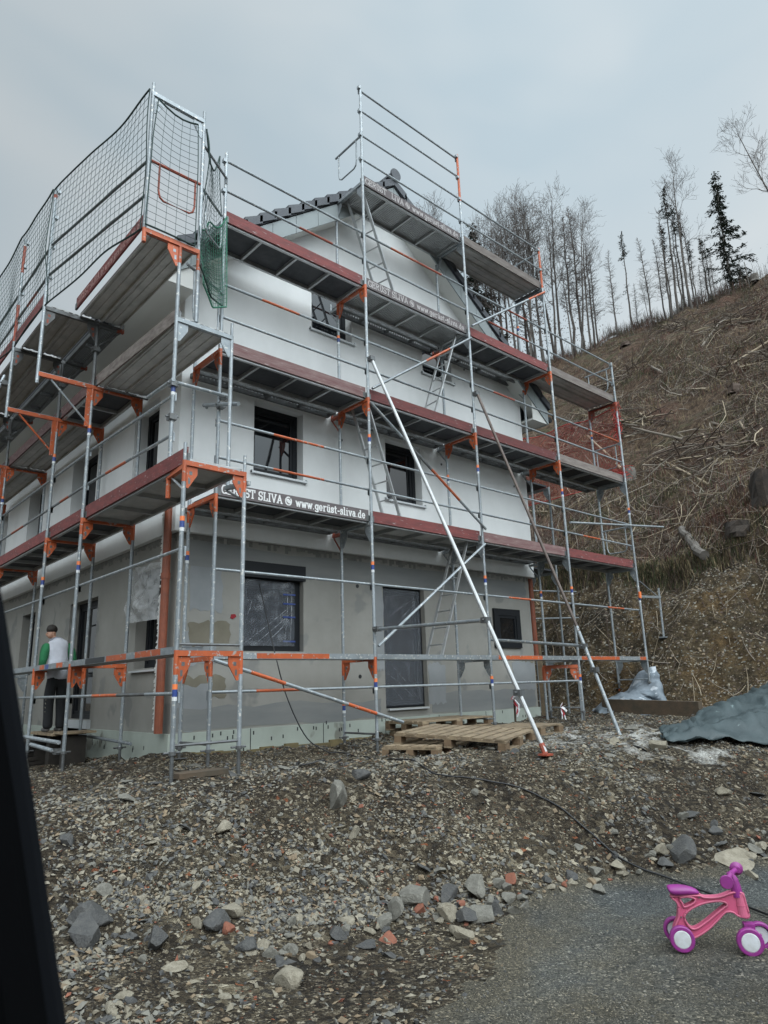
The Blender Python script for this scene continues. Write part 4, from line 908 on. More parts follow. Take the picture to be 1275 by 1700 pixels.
for i, y in enumerate(YF[1:], 1):
    gz = max(H(XO, y), H(XI, y)) + .18
    for l in range(0, 3):
        frame(sl, (XO, y), (XI, y), gz if l == 0 else ZL(l - 1), ZL(l), 'o' if (i, l) not in ((4, 0), (3, 0)) else 'z', True, bo=.62 if l > 0 else 0, bi=0)
    jack(sl, XO, y, gz + .01, H(XO, y)); jack(sl, XI, y, gz + .01, H(XI, y))
    # cantilever bracket at the third level with the outer post of the catch platform
    s = MB(); s.bar((-1.60, y, ZL(2) - .03), (XO, y, ZL(2) - .03), .045, .06, 0); s.bar((-1.58, y, ZL(2) + .004), (XO - .03, y, ZL(2) + .004), .03, .012, 1); s.tube((-1.42, y, ZL(2) - .07), (XO - .02, y, ZL(2) - .62), .016, 8, 1 if i % 2 else 0); s.bar((XO - .05, y, ZL(2) - .65), (XO - .05, y, ZL(2)), .03, .06, 0)
    s.build('cantilever_bracket', [M['orange'], M['zinc']], sl)
    s = MB(); s.tube((-1.60, y, ZL(2) - .17), (-1.60, y, ZT + 1.98), PR, 10, 0)
    for q in (.5, 1.0, 1.5, 1.95): s.box((-1.59, y - .03, ZT + q - .05), (-1.54, y + .03, ZT + q), 0)
    if i == 2: s.tube((-1.60, y, ZT + 1.35), (-1.60, y, ZT + 1.85), PR + .001, 10, 1); s.tube((-1.60, y, ZT + .1), (-1.60, y, ZT + .75), PR + .001, 10, 1)
    if i == 1: s.tube((-1.60, y, ZT + 1.80), (-1.60, y, ZT + 1.86), PR + .001, 10, 1)
    s.build('outer_post', [M['zinc'], M['redor']], sl)
    s = MB(); s.bar((-1.60, y, ZT - .03), (-.46, y, ZT - .03), .045, .055, 0); gusset(s, (-1.60, y, ZT - .055), (1, 0, 0), 0); s.tube((XO, y, ZL(2)), (XO, y, ZT - .05), PR, 10, 0); gusset(s, (XO, y, ZT - .055), (-1, 0, 0), 0); s.tube((-.47, y, ZT - .02), (-.47, y, ZT + .12), .018, 8, 0); s.tube((XO, y, ZT - .4), (-.5, y, ZT - .06), .012, 6, 0); s.bar((-.56, y, ZT - .03), (-.455, y, ZT - .03), .05, .06, 1)
    coupler(s, (XO, y, ZT - .45), 0)
    s.build('catch_transom', [M['zincdark'], M['redor']], sl)
yb = [(YF[0], YF[1]), (YF[1], YF[2]), (YF[2], YF[3]), (YF[3], YF[4])]
xr = XO + .04
for b, (a, c) in enumerate(yb):
    rail(sl, (xr, a, ZL(0) + 1.05), (xr, c, ZL(0) + 1.05), 'z'); rail(sl, (xr, a, ZL(0) - .42), (xr, c, ZL(0) - .42), 'zdoz' if b == 0 else 'z')
    a1 = YU if b == 0 else a; x1 = UX0 + .03 if b == 0 else xr
    for h in (.5, 1.0): rail(sl, (x1, a1, ZL(1) + h), (xr, c, ZL(1) + h), ('zzoz' if h < .6 else 'z'))
    ta = -1.20 if b == 0 else -1.585; tb = -1.585
    for h in (.5, 1.0): rail(sl, (ta, a1, ZT + h), (tb, c, ZT + h), 'drd' if b == 1 and h < .6 else 'd')
rail(sl, (XI, YF[1], .30), (XI, YF[1] - 2.5, .32), 'z', 'base_tube', .02, False) if False else None
rail(sl, (XO - .06, YF[1] + .02, .36), (XO - .1, YF[2] + .4, .40), 'z', 'base_tube', .026, False)
rail(sl, (XI, YF[1] - .35, .30), (XI, YF[2], .36), 'z', 'base_tube', .022, False)
BAYL = {0: 'bay next to the house corner', 1: 'short second bay', 2: 'third bay', 3: 'far left bay'}
LIFTL = {0: 'lowest', 1: 'second lowest', 2: 'third', 3: 'topmost'}
for b, (a, c) in enumerate(yb):
    a1 = YU if b == 0 else a
    for l, k in ((0, 'plank'), (1, 'wood' if b == 0 else 'ply'), (2, 'steel' if b != 1 else 'ply')):
        aa = a if l < 2 else a1
        x0, x1 = XO + .056, XI - .02
        if l == 0: x0, x1 = XO - .012, XO + .30
        if l == 2 and b == 0: x0, x1 = UX0 + .056, UX1 - .03
        dk = deck(aa + .03, c - .03, x0, x1, ZL(l) + .045, k, '%s, %s side scaffold level, %s' % (DN[k], LIFTL[l], BAYL[b]), 'y', 'decks of the side scaffold')
        if l == 0 and b < 2:
            s = MB()
            for u0, u1, mm in (((.35, 1.0, 0), (1.25, 1.85, 0), (1.9, 2.55, 1)) if b == 0 else ((.3, .55, 0), (.9, 1.05, 2), (1.1, 1.3, 0))): s.box((x0 - .002, a + u0, ZL(0) - .03), (x0 + .003, a + u1, ZL(0) + .035), mm)
            s.build('marking_band', [M['orange'], M['black'], M['blue']], dk)
        if l > 0:
            m_ = 'toered' if l == 1 else ('woodgrey' if b == 0 else 'toedark')
            xa, xb = (XO + .028, XO + .028)
            if l == 2 and b == 0: xa = UX0 + .028
            toe_board((xb, c), (xa, aa), ZL(l) - .005, m_, '%s, %s side scaffold level, %s' % (TN[m_], LIFTL[l], BAYL[b]), 'y', None, 'toe boards of the side scaffold')
    x0, x1 = (-1.12, -.52) if b == 0 else (-1.50, -.88)
    deck(a1 + .03, c - .03, x0, x1, ZT + .045, 'steel', 'folded steel plank deck, topmost side platform, %s' % BAYL[b], 'y', 'decks of the side scaffold')
    if b: deck(a + .04, c - .04, -.82, -.50, ZT + .03, 'grating', 'narrow inner grating, topmost side platform, %s' % BAYL[b], 'y', 'narrow gratings of the side scaffold')
    xa, xb = (-1.215, -1.20) if b == 0 else (-1.60, -1.60)
    toe_board((xb, c - .05 if b == 0 else c), (xa, a1), ZT + .06, 'toered', 'reddish toe board below the net, topmost side platform, %s' % BAYL[b], 'y', BTXT if b == 0 else None, 'toe boards of the side scaffold', tm='faded')
# loose ledger tubes at the corner
tubes('ledger_tube', 'thin ledger tube clamped across the corner posts above the upper deck corner', [((-.70, -.55, 4.62), (UX0 - .03, YU - .06, 4.50)), ((UX0 + .02, YU - .06, 4.47), (.12, -1.12, 4.66))], .022, cps=[(.08, -1.08, 4.66)])
tubes('raking_tube', 'grey tube leaning outwards at the far left edge of the side scaffold', [((-1.62, 3.05, 6.0), (-1.95, 2.85, 4.9))], .026, cps=[(-1.62, 3.0, 5.85)])
tubes('base_tube', 'short grey tube lying level with its coupler by the far left posts near the ground', [((-.95, 2.2, .30), (-.95, 1.25, .26))], .026, cps=[(-.9, 1.2, .25)])

# ------------------------------------------------------------------ nets
def net(name, label, corners, cell, r, m, sag=.04, seed=0, cat='safety net', edge=.012, skew=.05):
    """corners: list of (bottom, top) pairs along the run"""
    s = MB(); pts = []
    tot = sum((Vector(corners[i + 1][0]) - Vector(corners[i][0])).length for i in range(len(corners) - 1))
    run = [0]
    for i in range(len(corners) - 1): run.append(run[-1] + (Vector(corners[i + 1][0]) - Vector(corners[i][0])).length)
    nu = max(4, int(tot / cell)); hgt = (Vector(corners[0][1]) - Vector(corners[0][0])).length; nv = max(4, int(hgt / cell))
    V = []
    for j in range(nv + 1):
        row = []
        for i in range(nu + 1):
            t = i / nu * tot; k = min(len(corners) - 2, max(q for q in range(len(corners)) if run[q] <= t + 1e-6)); f = (t - run[k]) / (run[k + 1] - run[k]); f = min(f, 1)
            lo = Vector(corners[k][0]).lerp(Vector(corners[k + 1][0]), f); hi = Vector(corners[k][1]).lerp(Vector(corners[k + 1][1]), f)
            p = lo.lerp(hi, j / nv); n = (hi - lo).cross(Vector(corners[k + 1][0]) - Vector(corners[k][0])).normalized()
            w = vnoise(np.array([t * 1.3]), np.array([j * cell * 1.1]), seed)[0]; w2 = vnoise(np.array([t * 1.1 + 7]), np.array([j * cell * .9]), seed + 3)[0]
            p = p + n * (sag * w) + Vector((0, 0, -sag * 1.6 * math.sin(PI * f) * (j / nv) - cell * .35 * w2)) + (Vector(corners[k + 1][0]) - Vector(corners[k][0])).normalized() * skew * w2
            row.append(p)
        V.append(row)
    for j in range(nv + 1): s.path(V[j], r if 0 < j < nv else edge, 3 if 0 < j < nv else 6, 0, False)
    for i in range(nu + 1): s.path([V[j][i] for j in range(nv + 1)], r if 0 < i < nu else edge * .7, 3, 0, False)
    return clean(s.build(name, M[m], fix=False), label, cat)
zb_, zt_ = ZT + .02, ZT + 1.97
net('safety_net', 'dark green safety net along the topmost side platform in the bay next to the corner', [((-1.25, YU, zb_), (-1.25, YU, zt_)), ((-1.62, YF[1], zb_), (-1.62, YF[1], zt_))], .105, .0031, 'net', .05, 1)
net('safety_net', 'dark green safety net along the topmost side platform in the far left bays', [((-1.63, YF[1], zb_), (-1.63, YF[1], zt_)), ((-1.63, YF[2], zb_), (-1.63, YF[2], zt_)), ((-1.63, YF[3], zb_), (-1.63, YF[3], zt_)), ((-1.63, YF[4], zb_), (-1.63, YF[4], zt_))], .105, .0031, 'net', .05, 2)
net('safety_net', 'square of dark safety net across the narrow end of the topmost side platform', [((-1.19, YU - .03, zb_ - .02), (-1.19, YU - .03, zt_ - .05)), ((-.60, YU - .03, zb_), (-.60, YU - .03, zt_ - .12))], .10, .0031, 'net', .05, 3)
net('safety_net', 'bunched green net hanging from the platform corner down to the gable scaffold end', [((-.56, YU - .03, ZT - .35), (-.50, YU - .03, zt_ - .1)), ((-.30, -1.28, ZT - .52), (-.26, -1.25, zt_ - .42)), ((.02, -1.09, ZT - .42), (.02, -1.09, zt_ - .02))], .075, .003, 'net', .10, 4, skew=.08)
net('safety_net', 'bright green bunch of net bagging at the left end of the second highest gable deck', [((-.46, -1.36, ZT - .42), (-.46, -1.36, ZT + .55)), ((-.22, -1.22, ZT - .62), (-.22, -1.16, ZT + .75)), ((.06, -1.12, ZT - .45), (.06, -1.10, ZT + .95))], .045, .0032, 'netgreen', .09, 6, skew=.04)
# ------------------------------------------------------------------ scaffold round the back corner
sb = thing('scaffold', 'part of a further steel scaffold behind the right hand house corner, below the slope', 'scaffold', (9.3, .7, .8))
for (x, y) in ((9.33, .30), (9.33, 1.03), (8.62, 1.03)):
    g0 = H(x, y)
    s = MB(); s.tube((x, y, g0), (x, y, ZL(2)), PR, 10); s.build('standard', M['zinc'], sb)
for z in (ZL(1), ZL(2)):
    s = MB(); s.bar((9.33, .30, z - .03), (9.33, 1.03, z - .03), .05, .055); gusset(s, (9.33, .30, z - .055), (0, 1, 0), 0); gusset(s, (9.33, 1.03, z - .055), (0, -1, 0), 0); s.build('transom', M['zinc'], sb)
    s = MB(); s.box((8.2, .33, z + .0), (9.3, 1.0, z + .04)); s.build('deck', M['ply'], sb)
for z in (3.0, 2.35): rail(sb, (9.33, 1.03, z), (11.2, 1.03, z + .1), 'z', 'ledger', .018, False)
rail(sb, (8.62, .9, 5.95), (11.5, .9, 6.1), 'z', 'ledger', .018, False); rail(sb, (8.62, .9, 6.5), (11.5, .9, 6.65), 'z', 'ledger', .018, False)
net('safety_net', 'red safety net behind the last bay of the gable scaffold in front of the slope', [((10.52, -.95, 5.45), (10.52, -.95, 7.28)), ((10.55, .4, 5.42), (10.55, .4, 7.25)), ((10.5, 2.0, 5.40), (10.5, 2.0, 7.3))], .036, .0027, 'rednet', .06, 8, skew=.03)
s = MB()
rr = random.Random(5)
for k in range(70):
    p = Vector((10.5 + rr.gauss(0, .05), -.98 + rr.gauss(0, .04), rr.uniform(6.55, 7.35))); s.path([p, p + Vector((rr.gauss(0, .05), rr.gauss(0, .04), -.09)), p + Vector((rr.gauss(0, .06), rr.gauss(0, .06), -.2))], .005, 4)
for k in range(90):
    p = Vector((10.5 + rr.gauss(0, .08), -.80 + rr.gauss(0, .16), 5.47 + abs(rr.gauss(0, .14)))); s.path([p, p + Vector((rr.gauss(0, .08), rr.gauss(0, .08), .05)), p + Vector((rr.gauss(0, .1), rr.gauss(0, .1), -.02))], .005, 4)
clean(s.build('net_bundle', M['rednet'], fix=False), 'gathered red net tied round the last outer post of the gable scaffold', 'net bundle')
# small orange frame standing behind the third post row
t = thing('trestle', 'small orange topped trestle frame standing behind the scaffold at the right house corner', 'trestle', (7.55, .2, .2))
s = MB(); s.bar((7.28, -.58, 1.20), (7.80, -1.0, 1.20), .05, .06); gusset(s, (7.28, -.58, 1.17), (.52, -.42, 0), 0); gusset(s, (7.80, -1.0, 1.17), (-.52, .42, 0), 0); s.build('top_rail', [M['orange'], M['zinc']], t)
for x, y in ((7.28, -.58), (7.80, -1.0)):
    s = MB(); s.tube((x, y, H(x, y)), (x, y, .95), PR, 8, 0); s.tube((x, y, .95), (x, y, 1.2), PR + .001, 8, 1); s.build('leg', [M['zinc'], M['orange']], t)

# ------------------------------------------------------------------ rocks
M['rock_s'] = mat('sandstone', (.26, .232, .18), .9, 0, (.14, .12, .085), 5, .8, .5, 22)
M['rock_g'] = mat('grey stone', (.115, .108, .092), .9, 0, (.205, .195, .165), 5, .8, .5, 22)
M['rock_d'] = mat('dark slate', (.048, .048, .048), .8, 0, (.085, .082, .076), 5, .8, .5, 18)
M['rock_b'] = mat('brick fragment', (.23, .085, .05), .9, 0, (.15, .06, .04), 8, .8, .3, 30)
M['rock_t'] = mat('ochre stone', (.22, .165, .105), .9, 0, (.14, .105, .07), 6, .8, .4, 24)
def rock_mesh(seed, flat, kind):
    rr = random.Random(seed); bm = bmesh.new(); bmesh.ops.create_icosphere(bm, subdivisions=3, radius=1)
    planes = []
    for _ in range(10):
        n = Vector((rr.gauss(0, 1), rr.gauss(0, 1), rr.gauss(0, 1))).normalized(); planes.append((n, rr.uniform(.34, .72)))
    for v in bm.verts:
        for n, d in planes:
            q = v.co.dot(n) - d
            if q > 0: v.co -= n * q
        v.co *= 1 + rr.uniform(-.006, .006)
        v.co.x *= 1.0; v.co.y *= .74; v.co.z *= flat
    xs = [v.co.x for v in bm.verts]; zs = [v.co.z for v in bm.verts]; sc = 1 / (max(xs) - min(xs)); z0 = min(zs)
    for v in bm.verts: v.co = Vector((v.co.x * sc, v.co.y * sc, (v.co.z - z0) * sc))
    me = bpy.data.meshes.new('rock'); bm.to_mesh(me); bm.free(); me.materials.append(M['rock_' + kind])
    return me
RM = {k: [rock_mesh(100 * i + ord(k), f, k) for i, f in enumerate(fl)] for k, fl in {'s': (.55, .7, .45, .62), 'g': (.5, .65, .38, .8), 'd': (.42, .7, .3, .6), 'b': (.55, .7, .45), 't': (.5, .6, .7)}.items()}
def rock(x, y, size, kind, label, group='stones of the rubble bank', i=None, tilt=.35, sink=.22):
    me = RM[kind][(i if i is not None else random.randrange(99)) % len(RM[kind])]
    o = bpy.data.objects.new('rock', me); C.objects.link(o)
    o.location = (x, y, H(x, y) - size * sink * .5); o.scale = (size, size * random.uniform(.8, 1.15), size * random.uniform(.8, 1.1))
    o.rotation_euler = (random.gauss(0, tilt), random.gauss(0, tilt), random.uniform(0, 6.28))
    return clean(o, label, 'stone', group)
BIG = [(-0.05, -4.5, 0.23, 'g'), (0.43, -4.67, 0.2, 'g'), (2.76, -5.58, 0.3, 's'), (2.45, -5.37, 0.21, 'd'), (-1.35, -4.8, 0.18, 's'), (-2.07, -3.49, 0.17, 'd'), (-2.16, -3.5, 0.16, 'd'), (-2.17, -3.67, 0.18, 'd'), (-2.02, -3.59, 0.12, 'd'), (-1.81, -3.94, 0.14, 'd'), (-1.84, -4.21, 0.14, 's'), (0.06, -3.37, 0.21, 'g'), (-0.89, -3.12, 0.17, 's'), (-1.98, -2.6, 0.1, 'd'), (-1.23, -4.52, 0.14, 'd'), (-0.13, -5.02, 0.14, 's'), (0.16, -4.98, 0.17, 'g'), (2.28, -5.24, 0.14, 's'), (2.12, -5.22, 0.14, 's'), (1.77, -5.14, 0.13, 's'), (2.93, -5.72, 0.14, 's'), (1.35, -5.14, 0.12, 'g'), (-0.59, -4.34, 0.17, 's'), (-1.22, -3.85, 0.16, 's'), (-1.39, -3.92, 0.19, 'd'), (-0.76, -4.45, 0.11, 'd'), (-0.68, -4.88, 0.12, 'd'), (-0.5, -4.68, 0.11, 'b'), (-1.33, -4.02, 0.08, 'b'), (-0.0, -3.7, 0.13, 's'), (0.08, -0.61, 0.19, 'g'), (-1.22, -4.27, 0.1, 's'), (-1.12, -4.56, 0.08, 's'), (2.85, -5.19, 0.12, 'g'), (6.15, -2.92, 0.22, 'g'), (4.02, -4.45, 0.21, 's'), (0.54, -3.18, 0.2, 'd'), (-1.49, -3.88, 0.1, 's'), (-1.91, -3.76, 0.12, 'd'), (3.68, -5.23, 0.21, 's')]
BL = ['large rounded grey stone low in the middle of the rubble bank, beside the gravel', 'upright grey stone just right of the largest rounded one', 'large flat pale sandstone behind the pink toddler bike', 'dark slate block left of the large pale sandstone, behind the bike', 'blocky tan stone lying alone at the foot of the rubble near the front',
      'biggest dark slate lump in the cluster near the car', 'upright dark slate lump at the left of the cluster near the car', 'front dark slate slab of the cluster near the car', 'small dark slate lump on the right of the cluster near the car', 'smooth dark slate stone right of the slate cluster', 'tan wedge stone in front of the slate cluster', 'flat grey stone on the crest of the bank in the middle', 'flat pale stone on the slope above the slate cluster', 'lone dark cube of slate at the upper left of the bank',
      'dark angular stone behind the tan block at the front', 'pale slab lying at the gravel edge below the upright grey stone', 'squat grey stone at the gravel edge right of the upright one']
KL = {'s': 'pale sandstone lump', 'g': 'grey stone', 'd': 'dark slate piece', 'b': 'orange brick fragment', 't': 'ochre stone'}
for i, (x, y, sz, k) in enumerate(BIG):
    lab = BL[i] if i < len(BL) else '%s of middling size in the loose stones along the rubble bank' % KL[k]
    rock(x, y, sz * (1.3 if i < len(BL) else 1.12), k, lab, i=i, tilt=.25, sink=.3)
def bank_points(n, f):
    out = []
    while len(out) < n:
        x, y = random.uniform(-2.7, 6.5), random.uniform(-6.4, -1.2)
        if random.random() < f(x, y): out.append((x, y))
    return out
def foot_weight(x, y):
    b = float(base(np.array([x]), np.array([y]))[0])
    if float(roadside(np.array([x]), np.array([y]))[0]) > -.05: return .0015
    if b < -.685: return .03
    return max(0, 1 - abs(b + .6) / .22) * 1.0 + (.12 if b > -.5 else 0)
FOOT = [(-1.36, -4.43), (-0.92, -4.66), (-0.26, -4.7), (0.11, -4.94), (0.4, -5.03), (1.02, -5.02), (1.68, -5.05), (2.03, -5.25), (2.6, -5.52), (3.2, -5.91)]
foot_pts = []
for _ in range(112):                          # stones that rolled down to the edge of the gravel
    i = random.randrange(len(FOOT) - 1); t = random.random(); up = abs(random.gauss(0, .17))
    fx, fy = FOOT[i][0] + (FOOT[i + 1][0] - FOOT[i][0]) * t, FOOT[i][1] + (FOOT[i + 1][1] - FOOT[i][1]) * t
    foot_pts.append((fx + random.gauss(0, .05) + up * .55, fy + random.gauss(0, .05) + up * .8))
for n_, (x, y) in enumerate(bank_points(112, foot_weight) + foot_pts):
    k = random.choices('sgdbt', (34, 30, 24, 10, 8))[0]; sz = min(.17, .05 + random.expovariate(1 / (.030 if n_ < 140 else .038))) * (.55 if k == 'b' else 1)
    rock(x, y, sz, k, {'s': 'small pale sandstone lump among the rubble', 'g': 'small grey stone among the rubble', 'd': 'small dark slate piece among the rubble', 'b': 'small orange brick fragment among the rubble', 't': 'small ochre stone among the rubble'}[k])

RM['f'] = [rock_mesh(900 + i, f, k) for i, (f, k) in enumerate(((.16, 'd'), (.2, 'g'), (.14, 'd'), (.22, 's')))]
for x, y in bank_points(26, lambda x, y: .35 if -.62 < float(base(np.array([x]), np.array([y]))[0]) < .2 and math.hypot(x + 4, y + 8.6) < 9.5 and not (x > .0 and y > -1.3) else 0):
    i = random.randrange(4); rock(x, y, random.uniform(.10, .24), 'f', ['thin dark slate slab lying flat on the bank', 'thin grey stone slab lying flat on the bank', 'thin dark slate slab lying flat on the bank', 'thin pale sandstone slab lying flat on the bank'][i], i=i, tilt=.22, sink=.0)

# loose chips nobody could count
OCT_F = [(0, 2, 4), (2, 1, 4), (1, 3, 4), (3, 0, 4), (2, 0, 5), (1, 2, 5), (3, 1, 5), (0, 3, 5)]
def chips(name, n, sampler, smin, smax, mats, wts, label, flat=(.25, .6), sink=.2, power=3.0):
    rg_ = np.random.default_rng(len(name) + n); X, Y = sampler(rg_, n); Z = height(X, Y); n = len(X)
    e = .04; nx = -(height(X + e, Y) - height(X - e, Y)) / (2 * e); ny = -(height(X, Y + e) - height(X, Y - e)) / (2 * e)
    N3 = np.stack([nx, ny, np.ones(n)], 1) + rg_.normal(0, .42, (n, 3)); N3 /= np.linalg.norm(N3, axis=1)[:, None]
    s = smin + (smax - smin) * rg_.random(n) ** power
    th = rg_.random(n) * 6.283; T = np.stack([np.cos(th), np.sin(th), np.zeros(n)], 1); T -= N3 * (T * N3).sum(1)[:, None]; T /= np.linalg.norm(T, axis=1)[:, None]; B = np.cross(N3, T)
    asp = .3 + .6 * rg_.random(n); fl = flat[0] + (flat[1] - flat[0]) * rg_.random(n)
    Pc = np.stack([X, Y, Z], 1) + N3 * (s * fl * (.5 - sink))[:, None]
    j = lambda: (.75 + .5 * rg_.random(n))[:, None]
    a, b, c = (T * (s * .5)[:, None], B * (s * .5 * asp)[:, None], N3 * (s * .5 * fl)[:, None])
    k1 = (rg_.random(n) - .5)[:, None] * .9
    V = np.stack([Pc - a * j() + b * k1, Pc + a * j() - b * k1, Pc - b * j() - a * k1, Pc + b * j() + a * k1, Pc + c * j() + a * k1 * .6, Pc - c], 1).reshape(-1, 3)
    F = (np.array(OCT_F)[None] + (np.arange(n) * 6)[:, None, None]).reshape(-1, 3)
    me = bpy.data.meshes.new(name); me.vertices.add(len(V)); me.vertices.foreach_set('co', V.ravel()); me.loops.add(F.size); me.loops.foreach_set('vertex_index', F.ravel().astype(np.int32)); me.polygons.add(len(F)); me.polygons.foreach_set('loop_start', np.arange(0, F.size, 3, dtype=np.int32))
    w = np.array(wts, float); mi = rg_.choice(len(mats), n, p=w / w.sum()); me.polygons.foreach_set('material_index', np.repeat(mi, 8).astype(np.int32))
    for m_ in mats: me.materials.append(m_)
    me.update(calc_edges=True); me.shade_flat()
    o = bpy.data.objects.new(name, me); C.objects.link(o); clean(o, label, None, None, 'stuff'); o['category'] = name.replace('_', ' '); return o
def samp(x0, x1, y0, y1, w):
    def f(rg_, n):
        X = np.empty(0); Y = np.empty(0)
        while len(X) < n:
            x = rg_.uniform(x0, x1, n); y = rg_.uniform(y0, y1, n); k = rg_.random(n) < w(x, y); X = np.r_[X, x[k]]; Y = np.r_[Y, y[k]]
        return X[:n], Y[:n]
    return f
def wbank(x, y):
    b = base(x, y); d = np.hypot(x + 4, y + 8.6)
    on = np.clip(-roadside(x, y) / .25 + .30, .0, 1) * (1 - np.clip((x - toe(y)) / .3, 0, 1)); inside = ((x > .0) & (y > .0))
    foot = np.clip(1 - np.abs(b + .6) / .18, 0, 1)
    flat_ = np.clip((b + .70) / .05, .10, 1)
    patch = flat_ * np.clip(.40 + .95 * fbm(x, y, 1.25, 3, 93), .10, 1)
    return on * (~inside) * patch * np.clip((5.2 / d) ** 1.2, .05, 1) * (.45 + .55 * foot)
SM = [M['rock_s'], M['rock_g'], M['rock_d'], M['rock_b'], M['rock_t']]
chips('rubble', 70000, samp(-3, 11, -8, 2.5, wbank), .006, .068, SM, (24, 34, 28, 1.3, 13), 'loose shale chips and broken stone covering the bank before the house', flat=(.2, .6), power=3.2)
chips('gravel', 7000, samp(-3, 4, -8.2, -4.2, lambda x, y: (roadside(x, y) > .02) * np.clip((4 / np.hypot(x + 4, y + 8.6)) ** 1.5, 0, 1)), .006, .022, [M['rock_d'], M['rock_g'], M['rock_s']], (60, 32, 8), 'fine dark loose gravel on the compacted track', power=2)
def wscree(x, y):
    s_ = x - toe(y); return (s_ > .0) & (s_ < 4.3) & (y > -6)
chips('scree', 46000, samp(9.5, 18, -6, 6, wscree), .010, .085, [M['rock_t'], M['rock_s'], M['rock_g'], M['stick3'], M['stick1']], (20, 18, 24, 26, 12), 'broken shale and soil lumps on the cut slope behind the scaffold', flat=(.10, .38), power=3.2)

# ------------------------------------------------------------------ slash on the cleared slope
def sticks(name, n, seed, lmin, lmax, rmin, rmax, mats, wts, label, sampler, lift=.06):
    rg_ = np.random.default_rng(seed); X, Y = sampler(rg_, n); n = len(X)
    L_ = lmin + (lmax - lmin) * rg_.random(n) ** 2.2; th = rg_.normal(.5, 1.1, n); dx, dy = np.cos(th), np.sin(th)
    flip = rg_.random(n) < .3; dx = np.where(flip, -dx, dx)
    nseg = 3; V = []; R_ = rmin + (rmax - rmin) * rg_.random(n) ** 2; bend = rg_.normal(0, .16, n); up0 = lift + np.abs(rg_.normal(0, lift * 1.5, n)); up1 = up0 + rg_.normal(0, .10, n) * L_
    for k in range(nseg + 1):
        t = k / nseg - .5; px = X + dx * L_ * t - dy * bend * L_ * (t * t - .25) * 2; py = Y + dy * L_ * t + dx * bend * L_ * (t * t - .25) * 2
        V.append((px, py, None, t))
    zs = [height(a, b) for a, b, _, _ in V]
    VV = np.zeros((n, (nseg + 1) * 3, 3))
    for k, (a, b, _, t) in enumerate(V):
        z = zs[k] * .6 + (zs[0] + (zs[-1] - zs[0]) * k / nseg) * .4 + up0 + (up1 - up0) * (t + .5); r = R_ * (1 - .55 * (t + .5))
        for j in range(3):
            ang = 2.094 * j; VV[:, k * 3 + j, 0] = a - dy * r * math.cos(ang); VV[:, k * 3 + j, 1] = b + dx * r * math.cos(ang); VV[:, k * 3 + j, 2] = z + r * math.sin(ang)
    fq = [(k * 3 + j, k * 3 + (j + 1) % 3, k * 3 + 3 + (j + 1) % 3, k * 3 + 3 + j) for k in range(nseg) for j in range(3)]
    nvv = (nseg + 1) * 3; F = (np.array(fq)[None] + (np.arange(n) * nvv)[:, None, None]).reshape(-1, 4)
    me = bpy.data.meshes.new(name); me.vertices.add(n * nvv); me.vertices.foreach_set('co', VV.ravel()); me.loops.add(F.size); me.loops.foreach_set('vertex_index', F.ravel().astype(np.int32)); me.polygons.add(len(F)); me.polygons.foreach_set('loop_start', np.arange(0, F.size, 4, dtype=np.int32))
    w = np.array(wts, float); mi = rg_.choice(len(mats), n, p=w / w.sum()); me.polygons.foreach_set('material_index', np.repeat(mi, len(fq)).astype(np.int32))
    for m_ in mats: me.materials.append(m_)
    me.update(calc_edges=True); me.shade_flat(); o = bpy.data.objects.new(name, me); C.objects.link(o); clean(o, label, None, None, 'stuff'); o['category'] = 'brushwood'; return o
def whill(smin, near=1.0):
    def w(x, y):
        s_ = x - toe(y); az = np.degrees(np.arctan2(y + 8.6, x + 4)); d = np.hypot(x + 4, y + 8.6)
        clump = np.clip(.35 + fbm(x, y, .35, 3, 61), .08, 1)
        return (s_ > smin) * (az > 13) * (az < 38) * clump * np.clip((26 / d) ** near, 0, 1)
    return w
sticks('brushwood', 17000, 3, .25, 2.0, .005, .020, [M['stick1'], M['stick2'], M['stick3']], (34, 12, 54), 'felled branches and twigs strewn over the cleared slope', samp(13, 62, -4, 34, whill(3.7)))
sticks('brushwood', 140, 9, 1.0, 3.4, .012, .032, [M['stick1'], M['stick2']], (55, 45), 'long bleached poles among the felled branches', samp(13, 58, -4, 32, whill(3.7, .6)), .1)
sticks('brushwood', 500, 4, .3, 1.2, .006, .014, [M['stick1'], M['stick2'], M['stick3']], (40, 30, 30), 'few thin roots and twigs lying on the cut shale bank', samp(10, 18, -5, 5, lambda x, y: (x - toe(y) > .4) & (x - toe(y) < 4.2)), .02)
